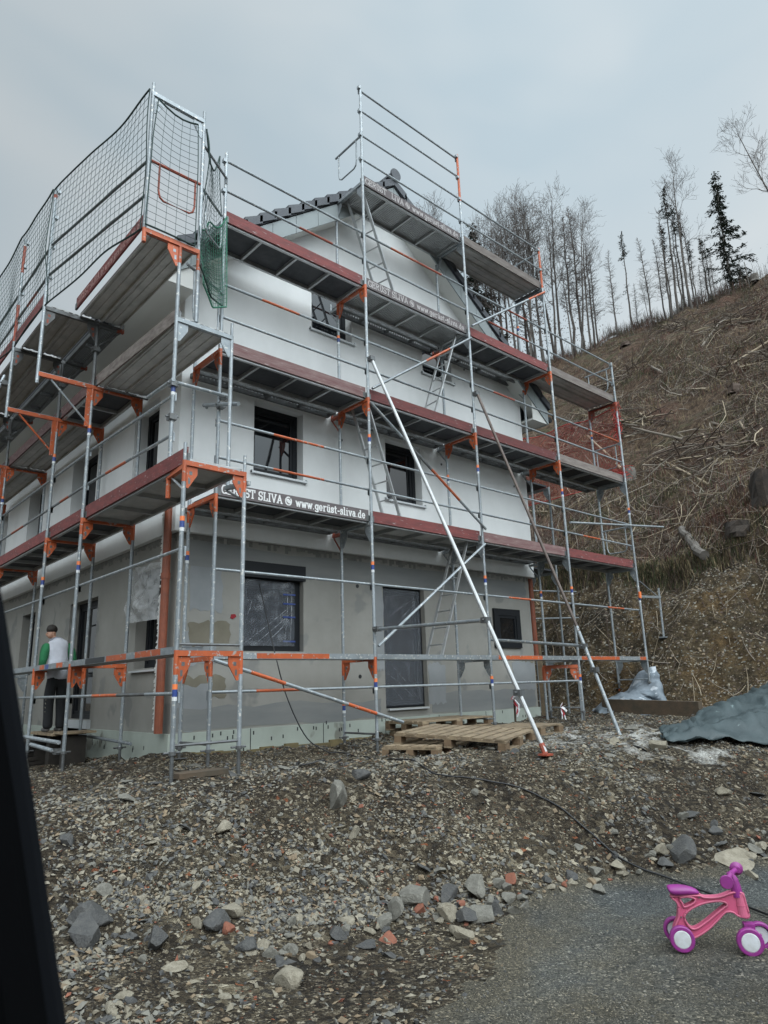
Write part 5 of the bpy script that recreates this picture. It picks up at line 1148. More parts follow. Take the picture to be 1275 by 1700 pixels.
# undergrowth: thin blades in tufts
def tufts(name, n, seed, sampler, h0, h1, blades, mats, wts, label, spread=.16):
    rg_ = np.random.default_rng(seed); X, Y = sampler(rg_, n); k = blades
    X = np.repeat(X, k) + rg_.normal(0, spread, n * k); Y = np.repeat(Y, k) + rg_.normal(0, spread, n * k); Z = height(X, Y) - .03; m_ = n * k
    hh = h0 + (h1 - h0) * rg_.random(m_) ** 1.6; th = rg_.random(m_) * 6.283; ln = rg_.random(m_) * .75; w = (.003 + .006 * rg_.random(m_)) * (1 + np.hypot(X + 4, Y + 8.6) / 60)
    dx, dy = np.cos(th), np.sin(th)
    A = np.stack([X - dy * w, Y + dx * w, Z], 1); B = np.stack([X + dy * w, Y - dx * w, Z], 1)
    mx_, my_, mz_ = X + dx * hh * ln * .38, Y + dy * hh * ln * .38, Z + hh * .62
    C1 = np.stack([mx_ - dy * w * .8, my_ + dx * w * .8, mz_], 1); C2 = np.stack([mx_ + dy * w * .8, my_ - dx * w * .8, mz_], 1); D = np.stack([X + dx * hh * ln, Y + dy * hh * ln, Z + hh * (1 - ln * .35)], 1)
    V = np.stack([A, B, C1, C2, D], 1).reshape(-1, 3); F = (np.array([(0, 1, 3), (0, 3, 2), (2, 3, 4)])[None] + (np.arange(m_) * 5)[:, None, None]).reshape(-1, 3)
    me = bpy.data.meshes.new(name); me.vertices.add(len(V)); me.vertices.foreach_set('co', V.ravel()); me.loops.add(F.size); me.loops.foreach_set('vertex_index', F.ravel().astype(np.int32)); me.polygons.add(len(F)); me.polygons.foreach_set('loop_start', np.arange(0, F.size, 3, dtype=np.int32))
    w_ = np.array(wts, float); mi = rg_.choice(len(mats), n, p=w_ / w_.sum()); me.polygons.foreach_set('material_index', np.repeat(mi, 3 * k).astype(np.int32))
    for q in mats: me.materials.append(q)
    me.update(calc_edges=True); me.shade_flat(); o = bpy.data.objects.new(name, me); C.objects.link(o); clean(o, label, None, None, 'stuff'); o['category'] = 'undergrowth'; return o
M['straw'] = mat('dry grass', (.20, .155, .09), .95); M['mossg'] = mat('dull green grass', (.045, .056, .022), .95); M['bramble'] = mat('red brown bramble', (.12, .06, .045), .95)
tufts('undergrowth', 6500, 5, samp(13, 60, -4, 32, whill(3.4, 1.2)), .12, .5, 11, [M['straw'], M['mossg'], M['bramble'], M['stick3']], (24, 18, 30, 28), 'dry grass, bramble and moss tufts on the cleared slope')
tufts('undergrowth', 130, 6, lambda r_, n: (14.6 + r_.normal(0, .45, n) + .25, -1.9 + r_.normal(0, .55, n)), .1, .42, 14, [M['bramble'], M['leafbrown'], M['straw']], (50, 30, 20), 'red brown bramble thicket round the charred stump above the cut', .12)
def lip(r_, n):
    y = r_.uniform(-2.5, 4, n); x = toe(y) + 3.6 + .5 * vnoise(y * .3, y * 0 + 3, 7) + r_.normal(.12, .12, n); return x, y
def crest(r_, n):
    y = r_.uniform(4, 36, n); x = 60.5 - np.clip(14 - y, 0, 8) * .95 + r_.normal(-1.5, 1.6, n); return x, y
tufts('shrubs', 260, 15, crest, .3, 1.7, 26, [M['bramble'], M['stick3'], M['mossg'], M['twig']], (30, 30, 15, 25), 'low leafless scrub along the hill crest between the stems', .35)
tufts('turf', 1300, 7, lip, .12, .42, 12, [M['straw'], M['mossg'], M['stick3']], (30, 40, 30), 'overhanging turf and roots along the upper edge of the cut', .1)

# heaps of slash left on the slope
for i, (bx_, by_) in enumerate(((19.5, 1.0), (24, 5.5), (30, 1.5), (35, 12), (41, 6), (22, 9.5), (47, 12), (28, 10.5))):
    s = MB(); rr = random.Random(60 + i); q0 = H(bx_, by_); sz = .8 + .02 * bx_
    for k in range(85):
        p = Vector((bx_ + rr.gauss(0, .55) * sz, by_ + rr.gauss(0, .75) * sz, 0)); p.z = H(p.x, p.y) + abs(rr.gauss(0, .28)) * sz * .8; a = rr.uniform(0, 6.28); L_ = rr.uniform(.4, 1.7) * sz
        d = Vector((math.cos(a), math.sin(a), rr.gauss(.12, .3))) * L_; s.path([p - d * .5, p + Vector((rr.gauss(0, .06), rr.gauss(0, .06), .05)), p + d * .5], [.022 * sz, .018 * sz, .006 * sz], 4, rr.choice((0, 1, 1, 2, 2, 2)), False)
    clean(s.build('brush_heap', [M['stick2'], M['stick1'], M['stick3']], fix=False), ['nearest tangled brush heap on the slope above the cut', 'brush heap on the slope level with the red net', 'brush heap near the right edge, upper half of the slope', 'brush heap high on the slope behind the scaffold end', 'brush heap high up towards the right edge', 'dark brush heap just behind the scaffold end', 'small brush heap close below the hill crest', 'brush heap in the middle of the slope'][i], 'brush heap', 'brush heaps on the cleared slope')

# logs and stumps
def log(x, y, L_, r, ang, m, label, name='log', zoff=0, pitch=None):
    dx, dy = math.cos(ang), math.sin(ang); s = MB(); pts = []
    for k in range(7):
        t = k / 6 - .5; px, py = x + dx * L_ * t, y + dy * L_ * t; pts.append((px + random.gauss(0, r * .2), py + random.gauss(0, r * .2), 0))
    z0, z1 = H(pts[0][0], pts[0][1]), H(pts[-1][0], pts[-1][1])
    pts = [(p[0], p[1], z0 + (z1 - z0) * i / 6 + r * 1.6 + zoff) for i, p in enumerate(pts)]
    s.path(pts, [r * (1.08 - .3 * i / 6) for i in range(7)], 9)
    return clean(s.build(name, M[m]), label, 'log', 'felled logs on the slope')
WH = {0: 'low on', 1: 'half way up', 2: 'high on'}
LG = [(21.74, 5.74, 10.5), (22.54, 3.73, 10.36), (18.57, 1.21, 7.56), (38.99, 6.91, 22.11), (34.98, 7.33, 19.72), (39.92, 5.33, 22.61), (31.62, 2.12, 16.56), (28.14, 4.22, 14.37), (25.75, 5.88, 13.37), (32.95, 8.02, 18.19), (23.18, 1.72, 10.81), (21.2, -0.19, 9.26), (36.93, 13.24, 20.46), (50.07, 13.66, 29.58), (46.09, 8.36, 27.12)]
for i, (x, y, z) in enumerate(LG):
    dist = math.hypot(x + 4, y + 8.6)
    log(x, y, random.uniform(2.0, 4.2) * (.8 + dist / 70), .02 + dist * .0011, random.choice((.55, .75, .4, 2.4, .9)) + random.gauss(0, .2), random.choice(('stick1', 'stick2', 'stick1')), 'bleached fallen stem %s the cleared slope, number %s from its foot upwards' % (WH[min(2, int(z / 11))], ['one', 'two', 'three', 'four', 'five', 'six', 'seven', 'eight', 'nine', 'ten', 'eleven', 'twelve', 'thirteen', 'fourteen', 'fifteen'][sorted([q[2] for q in LG]).index(z)]))
l0 = log(14.2, -.72, 2.0, .12, .62, 'palebark', 'thick grey log jutting out of the cut bank with its dark sawn end', zoff=.12); l0['category'] = 'log'
def stump(x, y, r, h, m, label, flare=1.35):
    s = MB(); z = H(x, y) - .12; n = 13; rows = []
    for k, (hh, f) in enumerate(((0, flare), (.3, 1.1), (.7, 1.0), (1, .95))): rows.append([(x + (r * f * (1 + random.uniform(-.2, .2))) * math.cos(6.283 * j / n), y + (r * f * (1 + random.uniform(-.2, .2))) * math.sin(6.283 * j / n), z + (h + .12) * hh + (random.uniform(-.1, .1) * h if k == 3 else 0)) for j in range(n)])
    vs = sum(rows, []); fs = [(k * n + j, k * n + (j + 1) % n, (k + 1) * n + (j + 1) % n, (k + 1) * n + j) for k in range(3) for j in range(n)] + [tuple(3 * n + j for j in range(n))]
    s.add(vs, fs); return clean(s.build('stump', M[m]), label, 'tree stump')
stump(15.0, -2.5, .36, .85, 'cut', 'big charred stump at the right end of the turf edge above the cut')
stump(14.2, -1.95, .30, .3, 'cut', 'low black stump in the shale of the cut bank, below the charred one', 1.1)
stump(18.56, 3.0, .2, .4, 'palebark', 'pale weathered stump half way up beside the dark brush heap'); stump(50.5, 18.3, .45, .35, 'stick3', 'dark root plate far up the cleared slope'); stump(54.2, 8.2, .35, .6, 'palebark', 'small pale stump on the skyline at the right edge'); stump(55.0, 9.4, .3, .5, 'stick1', 'small grey stump on the skyline left of the pale one')
stump(26, 1.6, .28, .3, 'stick3', 'mossy dark stump on the slope near the right edge')

# ------------------------------------------------------------------ trees
def tree_proto(kind, seed):
    rr = random.Random(seed); tk = MB(); cr = MB()
    def limb(p, d, L_, r0, depth, mbx, up=.12, n=3, wob=.18):
        pts = [p]; rs = [r0]; segs = 5 if depth < 2 else 3
        for k in range(segs):
            d = (d + Vector((rr.gauss(0, wob), rr.gauss(0, wob), rr.gauss(0, wob) + up))).normalized(); p = p + d * L_ / segs; pts.append(p); rs.append(max(r0 * (1 - .82 * (k + 1) / segs), .0052))
        mbx.path(pts, rs, n, 0, False); return pts, rs
    if kind in 'kdsn':
        lean = Vector((rr.gauss(0, .12), rr.gauss(0, .12), 0)); pts = []; rs = []
        top = 10 if kind != 'n' else 10
        for k in range(11):
            t = k / 10; pts.append(Vector((0, 0, -.4 + (top + .4) * t)) + lean * t * t * 2 + Vector((rr.gauss(0, .03), rr.gauss(0, .03), 0))); rs.append(.085 * (1 - t) + .014)
        if kind == 'n': rs = [.16 - .05 * k / 10 for k in range(11)]
        tk.path(pts, rs, 7)
        def at(t): k = min(9, int(t * 10)); return pts[k].lerp(pts[k + 1], t * 10 - k)
        nb = {'k': 120, 'd': 60, 's': 120, 'n': 12}[kind]; t0 = {'k': .28, 'd': .35, 's': .10, 'n': .5}[kind]
        for i in range(nb):
            t = t0 + (1 - t0) * (i + rr.random()) / nb; a = rr.random() * 6.283
            env = (1 - t) ** .75 * {'k': 1.35, 'd': .75, 's': 2.3, 'n': 1.2}[kind] + .12; L_ = env * rr.uniform(.45, 1.1)
            if kind == 'd' and t < .72: L_ *= rr.choice((.25, .5, .0, .8))
            if kind == 's' and rr.random() < .4: L_ *= rr.uniform(.15, .5)
            if L_ < .06: continue
            d = Vector((math.cos(a), math.sin(a), rr.uniform(.05, .5) if kind == 'k' else rr.uniform(-.35, .1)))
            q, _ = limb(at(t), d.normalized(), L_, .019, 1, cr, .06 if kind == 'k' else -.03)
            for j in range(5 if kind == 'k' else 3):
                e = q[1 + j % 5]; dd = (Vector((math.cos(a + rr.uniform(-1.1, 1.1)), math.sin(a + rr.uniform(-1.1, 1.1)), rr.uniform(-.1, .6)))).normalized(); limb(e, dd, L_ * rr.uniform(.25, .55), .010, 2, cr, .05)
            if kind in 'sd' and (kind == 's' or t > .74 or rr.random() < .12):
                w = (.20 if kind == 's' else .17)
                for j in range(int(L_ * (34 if kind == 's' else 30)) + 4):   # drooping needle sprays
                    f = rr.uniform(.15, 1.05) * 5; k = min(4, int(f)); c = q[k].lerp(q[k + 1], min(1, f - k)) + Vector((rr.gauss(0, .10), rr.gauss(0, .10), rr.gauss(-.05, .07)))
                    u = Vector((math.cos(a + rr.gauss(0, .7)), math.sin(a + rr.gauss(0, .7)), rr.uniform(-.7, .1))) * w * rr.uniform(.6, 1.3); v_ = u.cross(Vector((rr.gauss(0, .4), rr.gauss(0, .4), 1))).normalized() * w * rr.uniform(.14, .3)
                    cr.add([c - u * .5 - v_, c - u * .4 + v_, c + u * .6 + v_ * .3, c + u * .6 - v_ * .3], [(0, 1, 2, 3)], 1)
    else:
        def grow(p, d, L_, r0, depth, mbx):
            q, rs = limb(p, d, L_, r0, depth, mbx, .13 if depth else .05, 7 if depth == 0 else (4 if depth == 1 else 3), .028 if depth == 0 else .16)
            if depth >= 4: return
            nb = {0: 12, 1: 5, 2: 4, 3: 2}[depth]
            for i in range(nb):
                t = (.42 + .58 * (i + rr.random()) / nb) if depth == 0 else (.22 + .78 * (i + rr.random()) / nb); k = min(len(q) - 2, int(t * (len(q) - 1))); f = t * (len(q) - 1) - k; e = q[k].lerp(q[k + 1], min(f, 1)); rb = (rs[k] + (rs[k + 1] - rs[k]) * min(f, 1))
                ax = (q[k + 1] - q[k]).normalized(); side = ax.cross(Vector((rr.gauss(0, 1), rr.gauss(0, 1), rr.gauss(0, 1)))).normalized(); ang = rr.uniform(.45, .95); dd = (ax * math.cos(ang) + side * math.sin(ang)).normalized()
                grow(e, dd, {0: 2.5 * (1.15 - t * .75), 1: 1.15 * (1.2 - .5 * t), 2: .6, 3: .34}[depth] * rr.uniform(.6, 1.15), max(rb * .6, .0065), depth + 1, cr)
        nfork = rr.choice((1, 1, 2))
        grow(Vector((0, 0, -.4)), Vector((rr.gauss(0, .04), rr.gauss(0, .04), 1)), 10.2, .082, 0, tk)
        if nfork == 2: grow(Vector((0, 0, 3.5)), Vector((rr.gauss(0, .2), rr.gauss(0, .2), 1)).normalized(), 6, .07, 0, tk)
        for _ in range(60):                    # a few dead leaves that stayed on
            c = Vector((rr.gauss(0, .6), rr.gauss(0, .6), rr.uniform(1.0, 4.2))); u = Vector((rr.gauss(0, 1), rr.gauss(0, 1), rr.gauss(0, 1))).normalized() * .05; v_ = u.cross(Vector((0, .3, 1))).normalized() * .04
            cr.add([c - u, c + v_, c + u, c - v_], [(0, 1, 2, 3)], 2)
    root = thing('tree', 'tree', 'tree')
    tk.build('trunk', M['trunk'] if kind != 'n' else M['palebark'], root, fix=False, smooth=True); cr.build('crown', [M['twig'], M['needle'], M['leafbrown']], root, fix=False)
    root.name = {'s': 'spruce_tree', 'd': 'pine_tree', 'k': 'bare_larch_tree', 'b': 'bare_tree', 'n': 'tree_snag'}[kind]
    note_kids(root)
    return root
TREES = [(57.5, 36.7, 35.0, 22.4, 1.1, 'b'), (54.9, 33.5, 33.4, 20.3, 0.9, 'b'), (56.9, 32.2, 34.6, 21.1, 1.2, 'b'), (61.0, 33.8, 37.1, 21.1, -0.6, 'b'), (61.4, 32.5, 37.7, 22.0, 1.3, 'b'), (57.6, 29.1, 35.7, 19.5, 0.8, 'b'), (61.5, 28.8, 37.3, 19.5, 0.3, 'k'), (59.5, 26.3, 36.1, 13.7, 0.1, 'k'), (57.1, 27.7, 35.0, 12.6, 1.5, 'b'), (56.0, 32.6, 34.1, 21.8, 2.8, 'b'), (57.5, 22.6, 35.1, 10.2, 0.1, 'k'), (58.6, 21.4, 35.6, 11.5, 0.1, 'd'), (58.9, 19.4, 35.7, 10.3, 0.2, 'k'), (58.3, 17.8, 35.1, 9.5, -0.1, 'k'), (52.6, 14.8, 32.0, 11.0, 0.4, 'k'), (53.0, 14.3, 32.4, 13.3, 0.4, 'd'), (53.4, 14.1, 32.6, 9.1, 0.0, 'k'), (53.5, 13.3, 32.6, 14.3, 1.5, 'b'), (53.7, 12.9, 32.7, 6.7, -0.7, 'd'), (55.9, 12.7, 33.7, 6.0, -0.1, 'k'), (56.0, 12.4, 33.8, 6.1, 0.1, 'k'), (54.9, 10.3, 33.3, 12.1, 0.1, 's'), (56.0, 11.0, 33.9, 3.5, -0.2, 'k'), (53.9, 9.1, 32.7, 2.9, -0.1, 'k'), (53.5, 8.5, 32.3, 2.5, 0.1, 'n'), (55.9, 13.2, 33.8, 4.2, 0.5, 'k'), (58.4, 20.7, 35.4, 5.5, -2.1, 'k'), (58.6, 19.6, 35.5, 4.9, 0.4, 'b'), (47.6, 4.5, 28.4, 3.3, -0.2, 'b'), (58.0, 49.0, 34.9, 31.9, 0.0, 'b'), (58.0, 40.5, 35.4, 24.3, 0.0, 's'), (58.0, 38.6, 35.1, 22.8, 0.0, 'b'), (58.0, 36.8, 35.2, 21.5, 0.0, 'b'), (58.0, 43.2, 35.0, 25.8, 0.0, 'b'), (58.0, 46.1, 35.1, 25.1, 0.0, 'b'), (58.0, 39.7, 35.3, 21.7, 0.0, 'k'), (58.0, 37.9, 35.2, 21.3, 0.0, 'b'), (58.0, 35.3, 34.7, 21.5, 0.0, 'b'), (58.0, 34.1, 35.0, 19.8, 0.0, 'k'), (58.0, 33.0, 34.9, 20.7, 0.0, 'b'), (58.0, 32.0, 35.3, 19.0, 0.0, 'k'), (58.0, 30.4, 35.2, 19.5, 0.0, 'b'), (58.0, 27.9, 35.6, 17.9, 0.0, 'k'), (58.0, 27.2, 35.3, 16.7, 0.0, 'b'), (58.0, 25.9, 34.9, 15.8, 0.0, 'b'), (58.0, 25.1, 34.9, 11.6, 0.0, 'k'), (58.0, 16.9, 34.8, 10.6, 0.0, 'd'), (58.0, 15.6, 35.3, 11.8, 0.0, 'd'), (58.0, 15.2, 35.3, 10.6, 0.0, 'd'), (58.0, 14.7, 35.0, 9.2, 0.0, 'k'), (58.0, 13.4, 35.3, 6.8, 0.0, 'd'), (58.0, 12.8, 35.2, 4.7, 0.0, 'k')]
NP = {'b': 4, 'k': 3, 'd': 2, 's': 2, 'n': 1}
protos = {k: [tree_proto(k, 40 * i + ord(k)) for i in range(n)] for k, n in NP.items()}
used = set()
ORD = ['first', 'second', 'third', 'fourth', 'fifth', 'sixth', 'seventh', 'eighth', 'ninth', 'tenth', 'eleventh', 'twelfth', 'thirteenth', 'fourteenth', 'fifteenth', 'sixteenth', 'seventeenth', 'eighteenth', 'nineteenth', 'twentieth', 'twenty first', 'twenty second']
KN = {'b': ('bare broad crowned tree', 'bare deciduous trees on the hill crest'), 'k': ('thin bare larch with short twigs', 'thin bare stems on the hill crest'), 'd': ('pine with needles only near its top', 'pines on the hill crest'), 's': ('dark green spruce', 'spruces on the hill crest'), 'n': ('broken grey snag', None)}
seen = {}
for i, (x, y, z, hh, lean, k) in enumerate(sorted(TREES, key=lambda t: -math.atan2(t[1] + 8.6, t[0] + 4))):
    n = seen.get(k, 0); seen[k] = n + 1; pr_ = protos[k][n % len(protos[k])]
    if pr_.name in used: o = copy_tree(pr_)
    else: o = pr_; used.add(pr_.name)
    z = H(x, y) - .1
    o.location = (x, y, z); wd = hh / 10 * (1.0 if hh > 8 else 1.15); o.scale = (wd, wd, hh / 10)
    # lean sideways as seen from the road
    o.rotation_euler = (Vector((-.66, .75, 0)).cross(Vector((0, 0, 1))).x * 0, 0, random.uniform(0, 6.28))
    tot = sum(1 for t in TREES if t[5] == k)
    lab = '%s on the hill crest' % KN[k][0] if tot == 1 else '%s, %s from the left on the crest' % (KN[k][0], ORD[n])
    if k == 's': lab = ['small dark spruce top showing just right of the topmost scaffold deck', 'tall dark green spruce with ragged boughs standing on the crest at the right'][n]
    clean(o, lab, 'tree', KN[k][1])
# large bare tree leaning in from the right
o = copy_tree(protos['b'][1]); o.name = 'bare_tree'; o.location = (49.6, 2.9, H(49.6, 2.9) - .3); o.scale = (1.25, 1.25, 1.22)
o.rotation_euler = Vector((-.36, .08, .93)).to_track_quat('Z', 'X').to_euler(); clean(o, 'large bare tree leaning in over the slope from the right edge, its branches spread wide', 'tree')
# wooded slope across the road, mirrored in the window panes
fm = MB(); rr = random.Random(3)
for i in range(150):
    a = rr.uniform(-150, -28); d = rr.uniform(34, 60); x, y = -4 + d * math.cos(R(a)), -8.6 + d * math.sin(R(a)); hh = rr.uniform(11, 19); z = -1 + (d - 34) * .25; r0 = hh * .17
    fm.path([(x, y, z), (x, y, z + hh * .9)], [.18, .04], 5, 1)
    for k in range(16):
        t = k / 16; c = 7; zz = z + hh * (.12 + .88 * t); r1 = r0 * (1 - t) + .15
        for j in range(c):
            b = 6.283 * (j + rr.random()) / c; L_ = r1 * rr.uniform(.6, 1.2); w_0 = L_ * .32; ex, ey = math.cos(b), math.sin(b)
            fm.add([(x, y, zz + .3), (x + ex * L_ * .6 - ey * w_0, y + ey * L_ * .6 + ex * w_0, zz - L_ * .1), (x + ex * L_, y + ey * L_, zz - L_ * .35), (x + ex * L_ * .6 + ey * w_0, y + ey * L_ * .6 - ex * w_0, zz - L_ * .1)], [(0, 1, 2), (0, 2, 3)], 0)
fo_ = fm.build('forest', [M['needle'], M['trunk']], fix=False); clean(fo_, 'dense spruce wood on the far side of the road', 'wood', None, 'stuff')

# ------------------------------------------------------------------ pallets
def pallet(label, loc, rz, L_=1.2, Wd=.8, nslat=7, tilt=(0, 0), dark=False):
    o = thing('pallet', label, 'pallet', (0, 0, 0), 'wooden pallets in front of the house')
    s = MB(); b = MB()
    sw = Wd / nslat
    for i in range(nslat): y = -Wd / 2 + i * sw + sw * .13; s.box((-L_ / 2 + random.uniform(-.01, .01), y, .122), (L_ / 2 + random.uniform(-.01, .01), y + sw * .74, .144))
    for x in (-L_ / 2, -.07, L_ / 2 - .14): s.box((x, -Wd / 2, .10), (x + .14, Wd / 2, .1215))
    for y in (-Wd / 2, -.05, Wd / 2 - .1): s.box((-L_ / 2, y, 0), (L_ / 2, y + .1, .022))
    s.build('boards', M['palletwood'], o)
    for x in (-L_ / 2, -.07, L_ / 2 - .14):
        for y in (-Wd / 2, -.05, Wd / 2 - .1): MB().box((x, y + .003, .0225), (x + .14, y + .097, .0995)).build('block', M['palletdark'], o)
    o.location = loc; o.rotation_euler = (tilt[0], tilt[1], rz); return o
pallet('pallet stacked against the wall below the terrace door, the upper one', (4.45, -.52, .265), .05, 1.75, .8, 8)
pallet('dark wet pallet underneath the one below the terrace door', (4.5, -.55, .115), .02, 1.7, .8, 6)
pallet('slatted pallet lying askew on top of the others with narrow boards', (3.05, -2.30, .20), -.10 + PI / 2 - 1.15, 1.15, 1.5, 10, tilt=(R(3), R(-2)))
pallet('front left pallet half under the slatted one', (2.60, -1.98, .075), .42, 1.0, .75, 4)
pallet('right hand pallet partly under the slatted one beside the marker stake', (5.05, -1.62, .14), .12, 1.3, .85, 5)
M['darkwood'] = mat('near-black wood', (.018, .015, .012), .8, 0, (.035, .028, .022), 5, .8)  # near-black wood for the board stack and the step blocks
pl_ = thing('plank_step', 'rough wooden step of boards on blocks where the worker stands', 'step', (-.35, 2.9, .2))
s = MB(); s.box((-.62, 1.95, .415), (-.15, 2.35, .445)); s.box((-.64, 2.3, .385), (-.2, 3.6, .414)); s.build('boards', M['palletwood'], pl_)
for y in (2.05, 2.7, 3.4): MB().box((-.55, y, -.1), (-.25, y + .16, .384)).build('block', M['darkwood'], pl_)
s = MB()
for k in range(9): s.box((-1.5 + random.uniform(-.1, .1), 3.2 + random.uniform(-.2, .3), -.25 + k * .06), (-.45 + random.uniform(-.1, .1), 4.9 + random.uniform(-.3, .3), -.20 + k * .06))
clean(s.build('board_stack', M['darkwood']), 'dark stack of boards in the hollow at the far left of the house', 'board stack')
s = MB(); s.prism([(-1.1, 1.95, -.12), (-1.3, 2.35, -.16), (-1.15, 2.5, -.1), (-.95, 2.15, -.02)], (-.05, -.05, .14)); clean(s.build('concrete_slab', M['rock_g']), 'pale broken slab leaning by the left foot of the side scaffold', 'slab')
s = MB(); s.box((-.72, -1.92, H(-.5, -1.9) + .0), (-.18, -1.70, H(-.5, -1.9) + .05)); clean(s.build('support_board', M['timber']), 'thick weathered board under the corner post of the scaffold', 'board')
s = MB(); s.bar((9.5, -.45, H(9.5, -.45) + .16), (9.15, -2.65, H(9.15, -2.65) + .13), .12, .27); clean(s.build('timber_beam', M['timber']), 'long brown timber beam lying behind the last raking tube', 'beam')
s = MB(); s.bar((8.35, .25, .1), (8.16, .12, 1.75), .10, .035); clean(s.build('leaning_board', M['palletwood']), 'narrow board leaning on the right house corner', 'board')

# polythene covered heap, tarpaulin
def heap(name, label, cx, cy, rx, ry, hgt, rot, m, seed, cat, n=34, z0=None, ridge=1.4, solid=.004):
    def P(a, b):
        u, v = a * 2 - 1, b * 2 - 1; x = cx + (u * rx) * math.cos(rot) - (v * ry) * math.sin(rot); y = cy + (u * rx) * math.sin(rot) + (v * ry) * math.cos(rot)
        e = max(0, 1 - abs(u) ** 2.2) * max(0, 1 - abs(v) ** ridge); f = float(fbm(np.array([u * 2 + seed]), np.array([v * 2.6]), 1.2, 4, seed)[0]); g_ = abs(float(fbm(np.array([u * 1.2]), np.array([v * 3.2 + seed]), 1.5, 2, seed + 4)[0]))
        return (x + .08 * f, y + .08 * f, H(x, y) + .015 + hgt * e ** .8 * (.9 + .12 * f) + .10 * g_ * hgt)
    o = MB().grid(P, n, n).build(name, M[m], smooth=True, solid=solid); return clean(o, label, cat)
M['tarp'] = mat('blue green tarpaulin', (.020, .033, .036), .55, 0, (.042, .062, .066), 2.2, .8, .22, 14, stretch=(1, 2.4, 1), spots=((.12, .16, .16), 5, .70))
M['whitefilm'] = mat('milky polythene', (.22, .25, .28), .6, 0, (.08, .105, .125), 2.4, .9, .5, 7, spots=((.42, .45, .48), 4, .6), spec=.3)
heap('covered_heap', 'heap wrapped in pale blue white polythene behind the timber beam', 10.0, -.75, .72, .52, .40, -.9, 'whitefilm', 3, 'covered heap')
def tarp_fold(name, label, P, nu, nv, seed, amp):
    def Q(a, b):
        p = Vector(P(a, b)); f = float(fbm(np.array([a * 3.1 + seed]), np.array([b * 3.7]), 1.3, 4, seed)[0]); g_ = abs(float(fbm(np.array([a * 6]), np.array([b * 1.1 + seed]), 1.5, 2, seed + 9)[0]))
        return p + Vector((.03 * f, .03 * f, amp * (f * .7 + 1.5 * (1 - abs(1 - 2 * min(1, g_))))))
    return clean(MB().grid(Q, nu, nv).build(name, M['tarp'], smooth=True, solid=.005), label, 'tarpaulin')
def ground_quad(A, B, D, E_, hump):
    def P(a, b):
        x = (A[0] * (1 - a) + B[0] * a) * (1 - b) + (D[0] * (1 - a) + E_[0] * a) * b; y = (A[1] * (1 - a) + B[1] * a) * (1 - b) + (D[1] * (1 - a) + E_[1] * a) * b
        return (x, y, H(x, y) + hump(a, b))
    return P
tarp_fold('tarpaulin', 'dark blue green tarpaulin spread flat along the ground at the right, lower fold', ground_quad((4.15, -4.5), (7.2, -6.0), (4.4, -4.25), (8.0, -4.6), lambda a, b: .04 + .30 * a ** .8 * math.sin(PI * min(1, b * .9 + .02)) ** .7), 60, 24, 2, .03)
tarp_fold('tarpaulin', 'dark blue green tarpaulin heaped up behind, upper fold rising to the right edge', ground_quad((4.3, -4.36), (7.6, -5.3), (4.7, -4.1), (10.2, -3.6), lambda a, b: .05 + (.56 * a ** 1.1) * math.sin(PI * (.12 + .80 * b)) ** .9), 70, 30, 5, .035)
# marker stakes with barrier tape
M['tapewhite'] = mat('white barrier tape', (.68, .68, .70), .5); M['tapered'] = mat('red barrier tape', (.45, .02, .04), .5)
def stake(label, x, y, h, seed):
    rr = random.Random(seed); z = H(x, y); t = thing('marker_stake', label, 'marker stake', (x, y, z), 'marker stakes by the right house corner')
    s = MB(); s.bar((x, y, z - .05), (x + .01, y, z + h), .025, .025); s.build('post', M['timber'], t)
    s = MB()
    for k in range(6):
        a = Vector((x, y, z + h - .03 - .02 * k)); d = Vector((rr.gauss(0, .05), -.04, -rr.uniform(.08, .26))); p = a + d * .5 + Vector((rr.gauss(0, .03), -.03, 0)); w = Vector((.028, .006, rr.gauss(0, .01)))
        s.add([a - w, a + w, p + w, p - w, a + d + w, a + d - w], [(0, 1, 2, 3), (3, 2, 4, 5)], k % 2)
    for k in range(3): w = Vector((.04, 0, .03)); a = Vector((x, y - .015, z + h - .02)); d = Vector((rr.uniform(-.1, .08), -.02, rr.uniform(.0, .05))); s.add([a - w, a + w, a + d + w, a + d - w], [(0, 1, 2, 3)], k % 2)
    s.build('barrier_tape', [M['tapewhite'], M['tapered']], t, fix=False)
stake('left marker stake with red and white tape in front of the pale plinth', 6.35, -.55, .45, 1); stake('right marker stake with red and white tape at the house corner', 7.55, -.72, .30, 2)
# black cable hanging from the window and running down to the road
cp = [(2.04, -0.88), (1.92, -1.53), (1.33, -2.75), (1.19, -3.35), (1.29, -3.7), (1.66, -4.11), (1.79, -4.36), (1.85, -4.68), (1.91, -4.88), (1.92, -5.2), (1.98, -5.48), (1.9, -5.9), (1.56, -6.36), (1.39, -6.63)]
pts = [(1.36, .05, 2.45), (1.35, -.2, 1.9), (1.36, -.42, 1.35), (1.42, -.62, .8), (1.62, -.78, .3), (1.9, -.9, H(1.9, -.9) + .02)]
P2 = [(a, b, H(a, b) + .022) for a, b in cp]
def smooth(ps, k=6):
    out = []
    for i in range(len(ps) - 1):
        p0, p1, p2, p3 = [Vector(ps[max(0, min(len(ps) - 1, i + q))]) for q in (-1, 0, 1, 2)]
        for j in range(k):
            t = j / k; out.append(.5 * ((2 * p1) + (p2 - p0) * t + (2 * p0 - 5 * p1 + 4 * p2 - p3) * t * t + (3 * p1 - p0 - 3 * p2 + p3) * t ** 3))
    return out + [Vector(ps[-1])]
line = smooth(pts) + [Vector((p.x, p.y, .25 * sum(H(p.x + a_, p.y + b_) for a_, b_ in ((.09, 0), (-.09, 0), (0, .09), (0, -.09))) + .02)) for p in smooth(P2)[1:]]
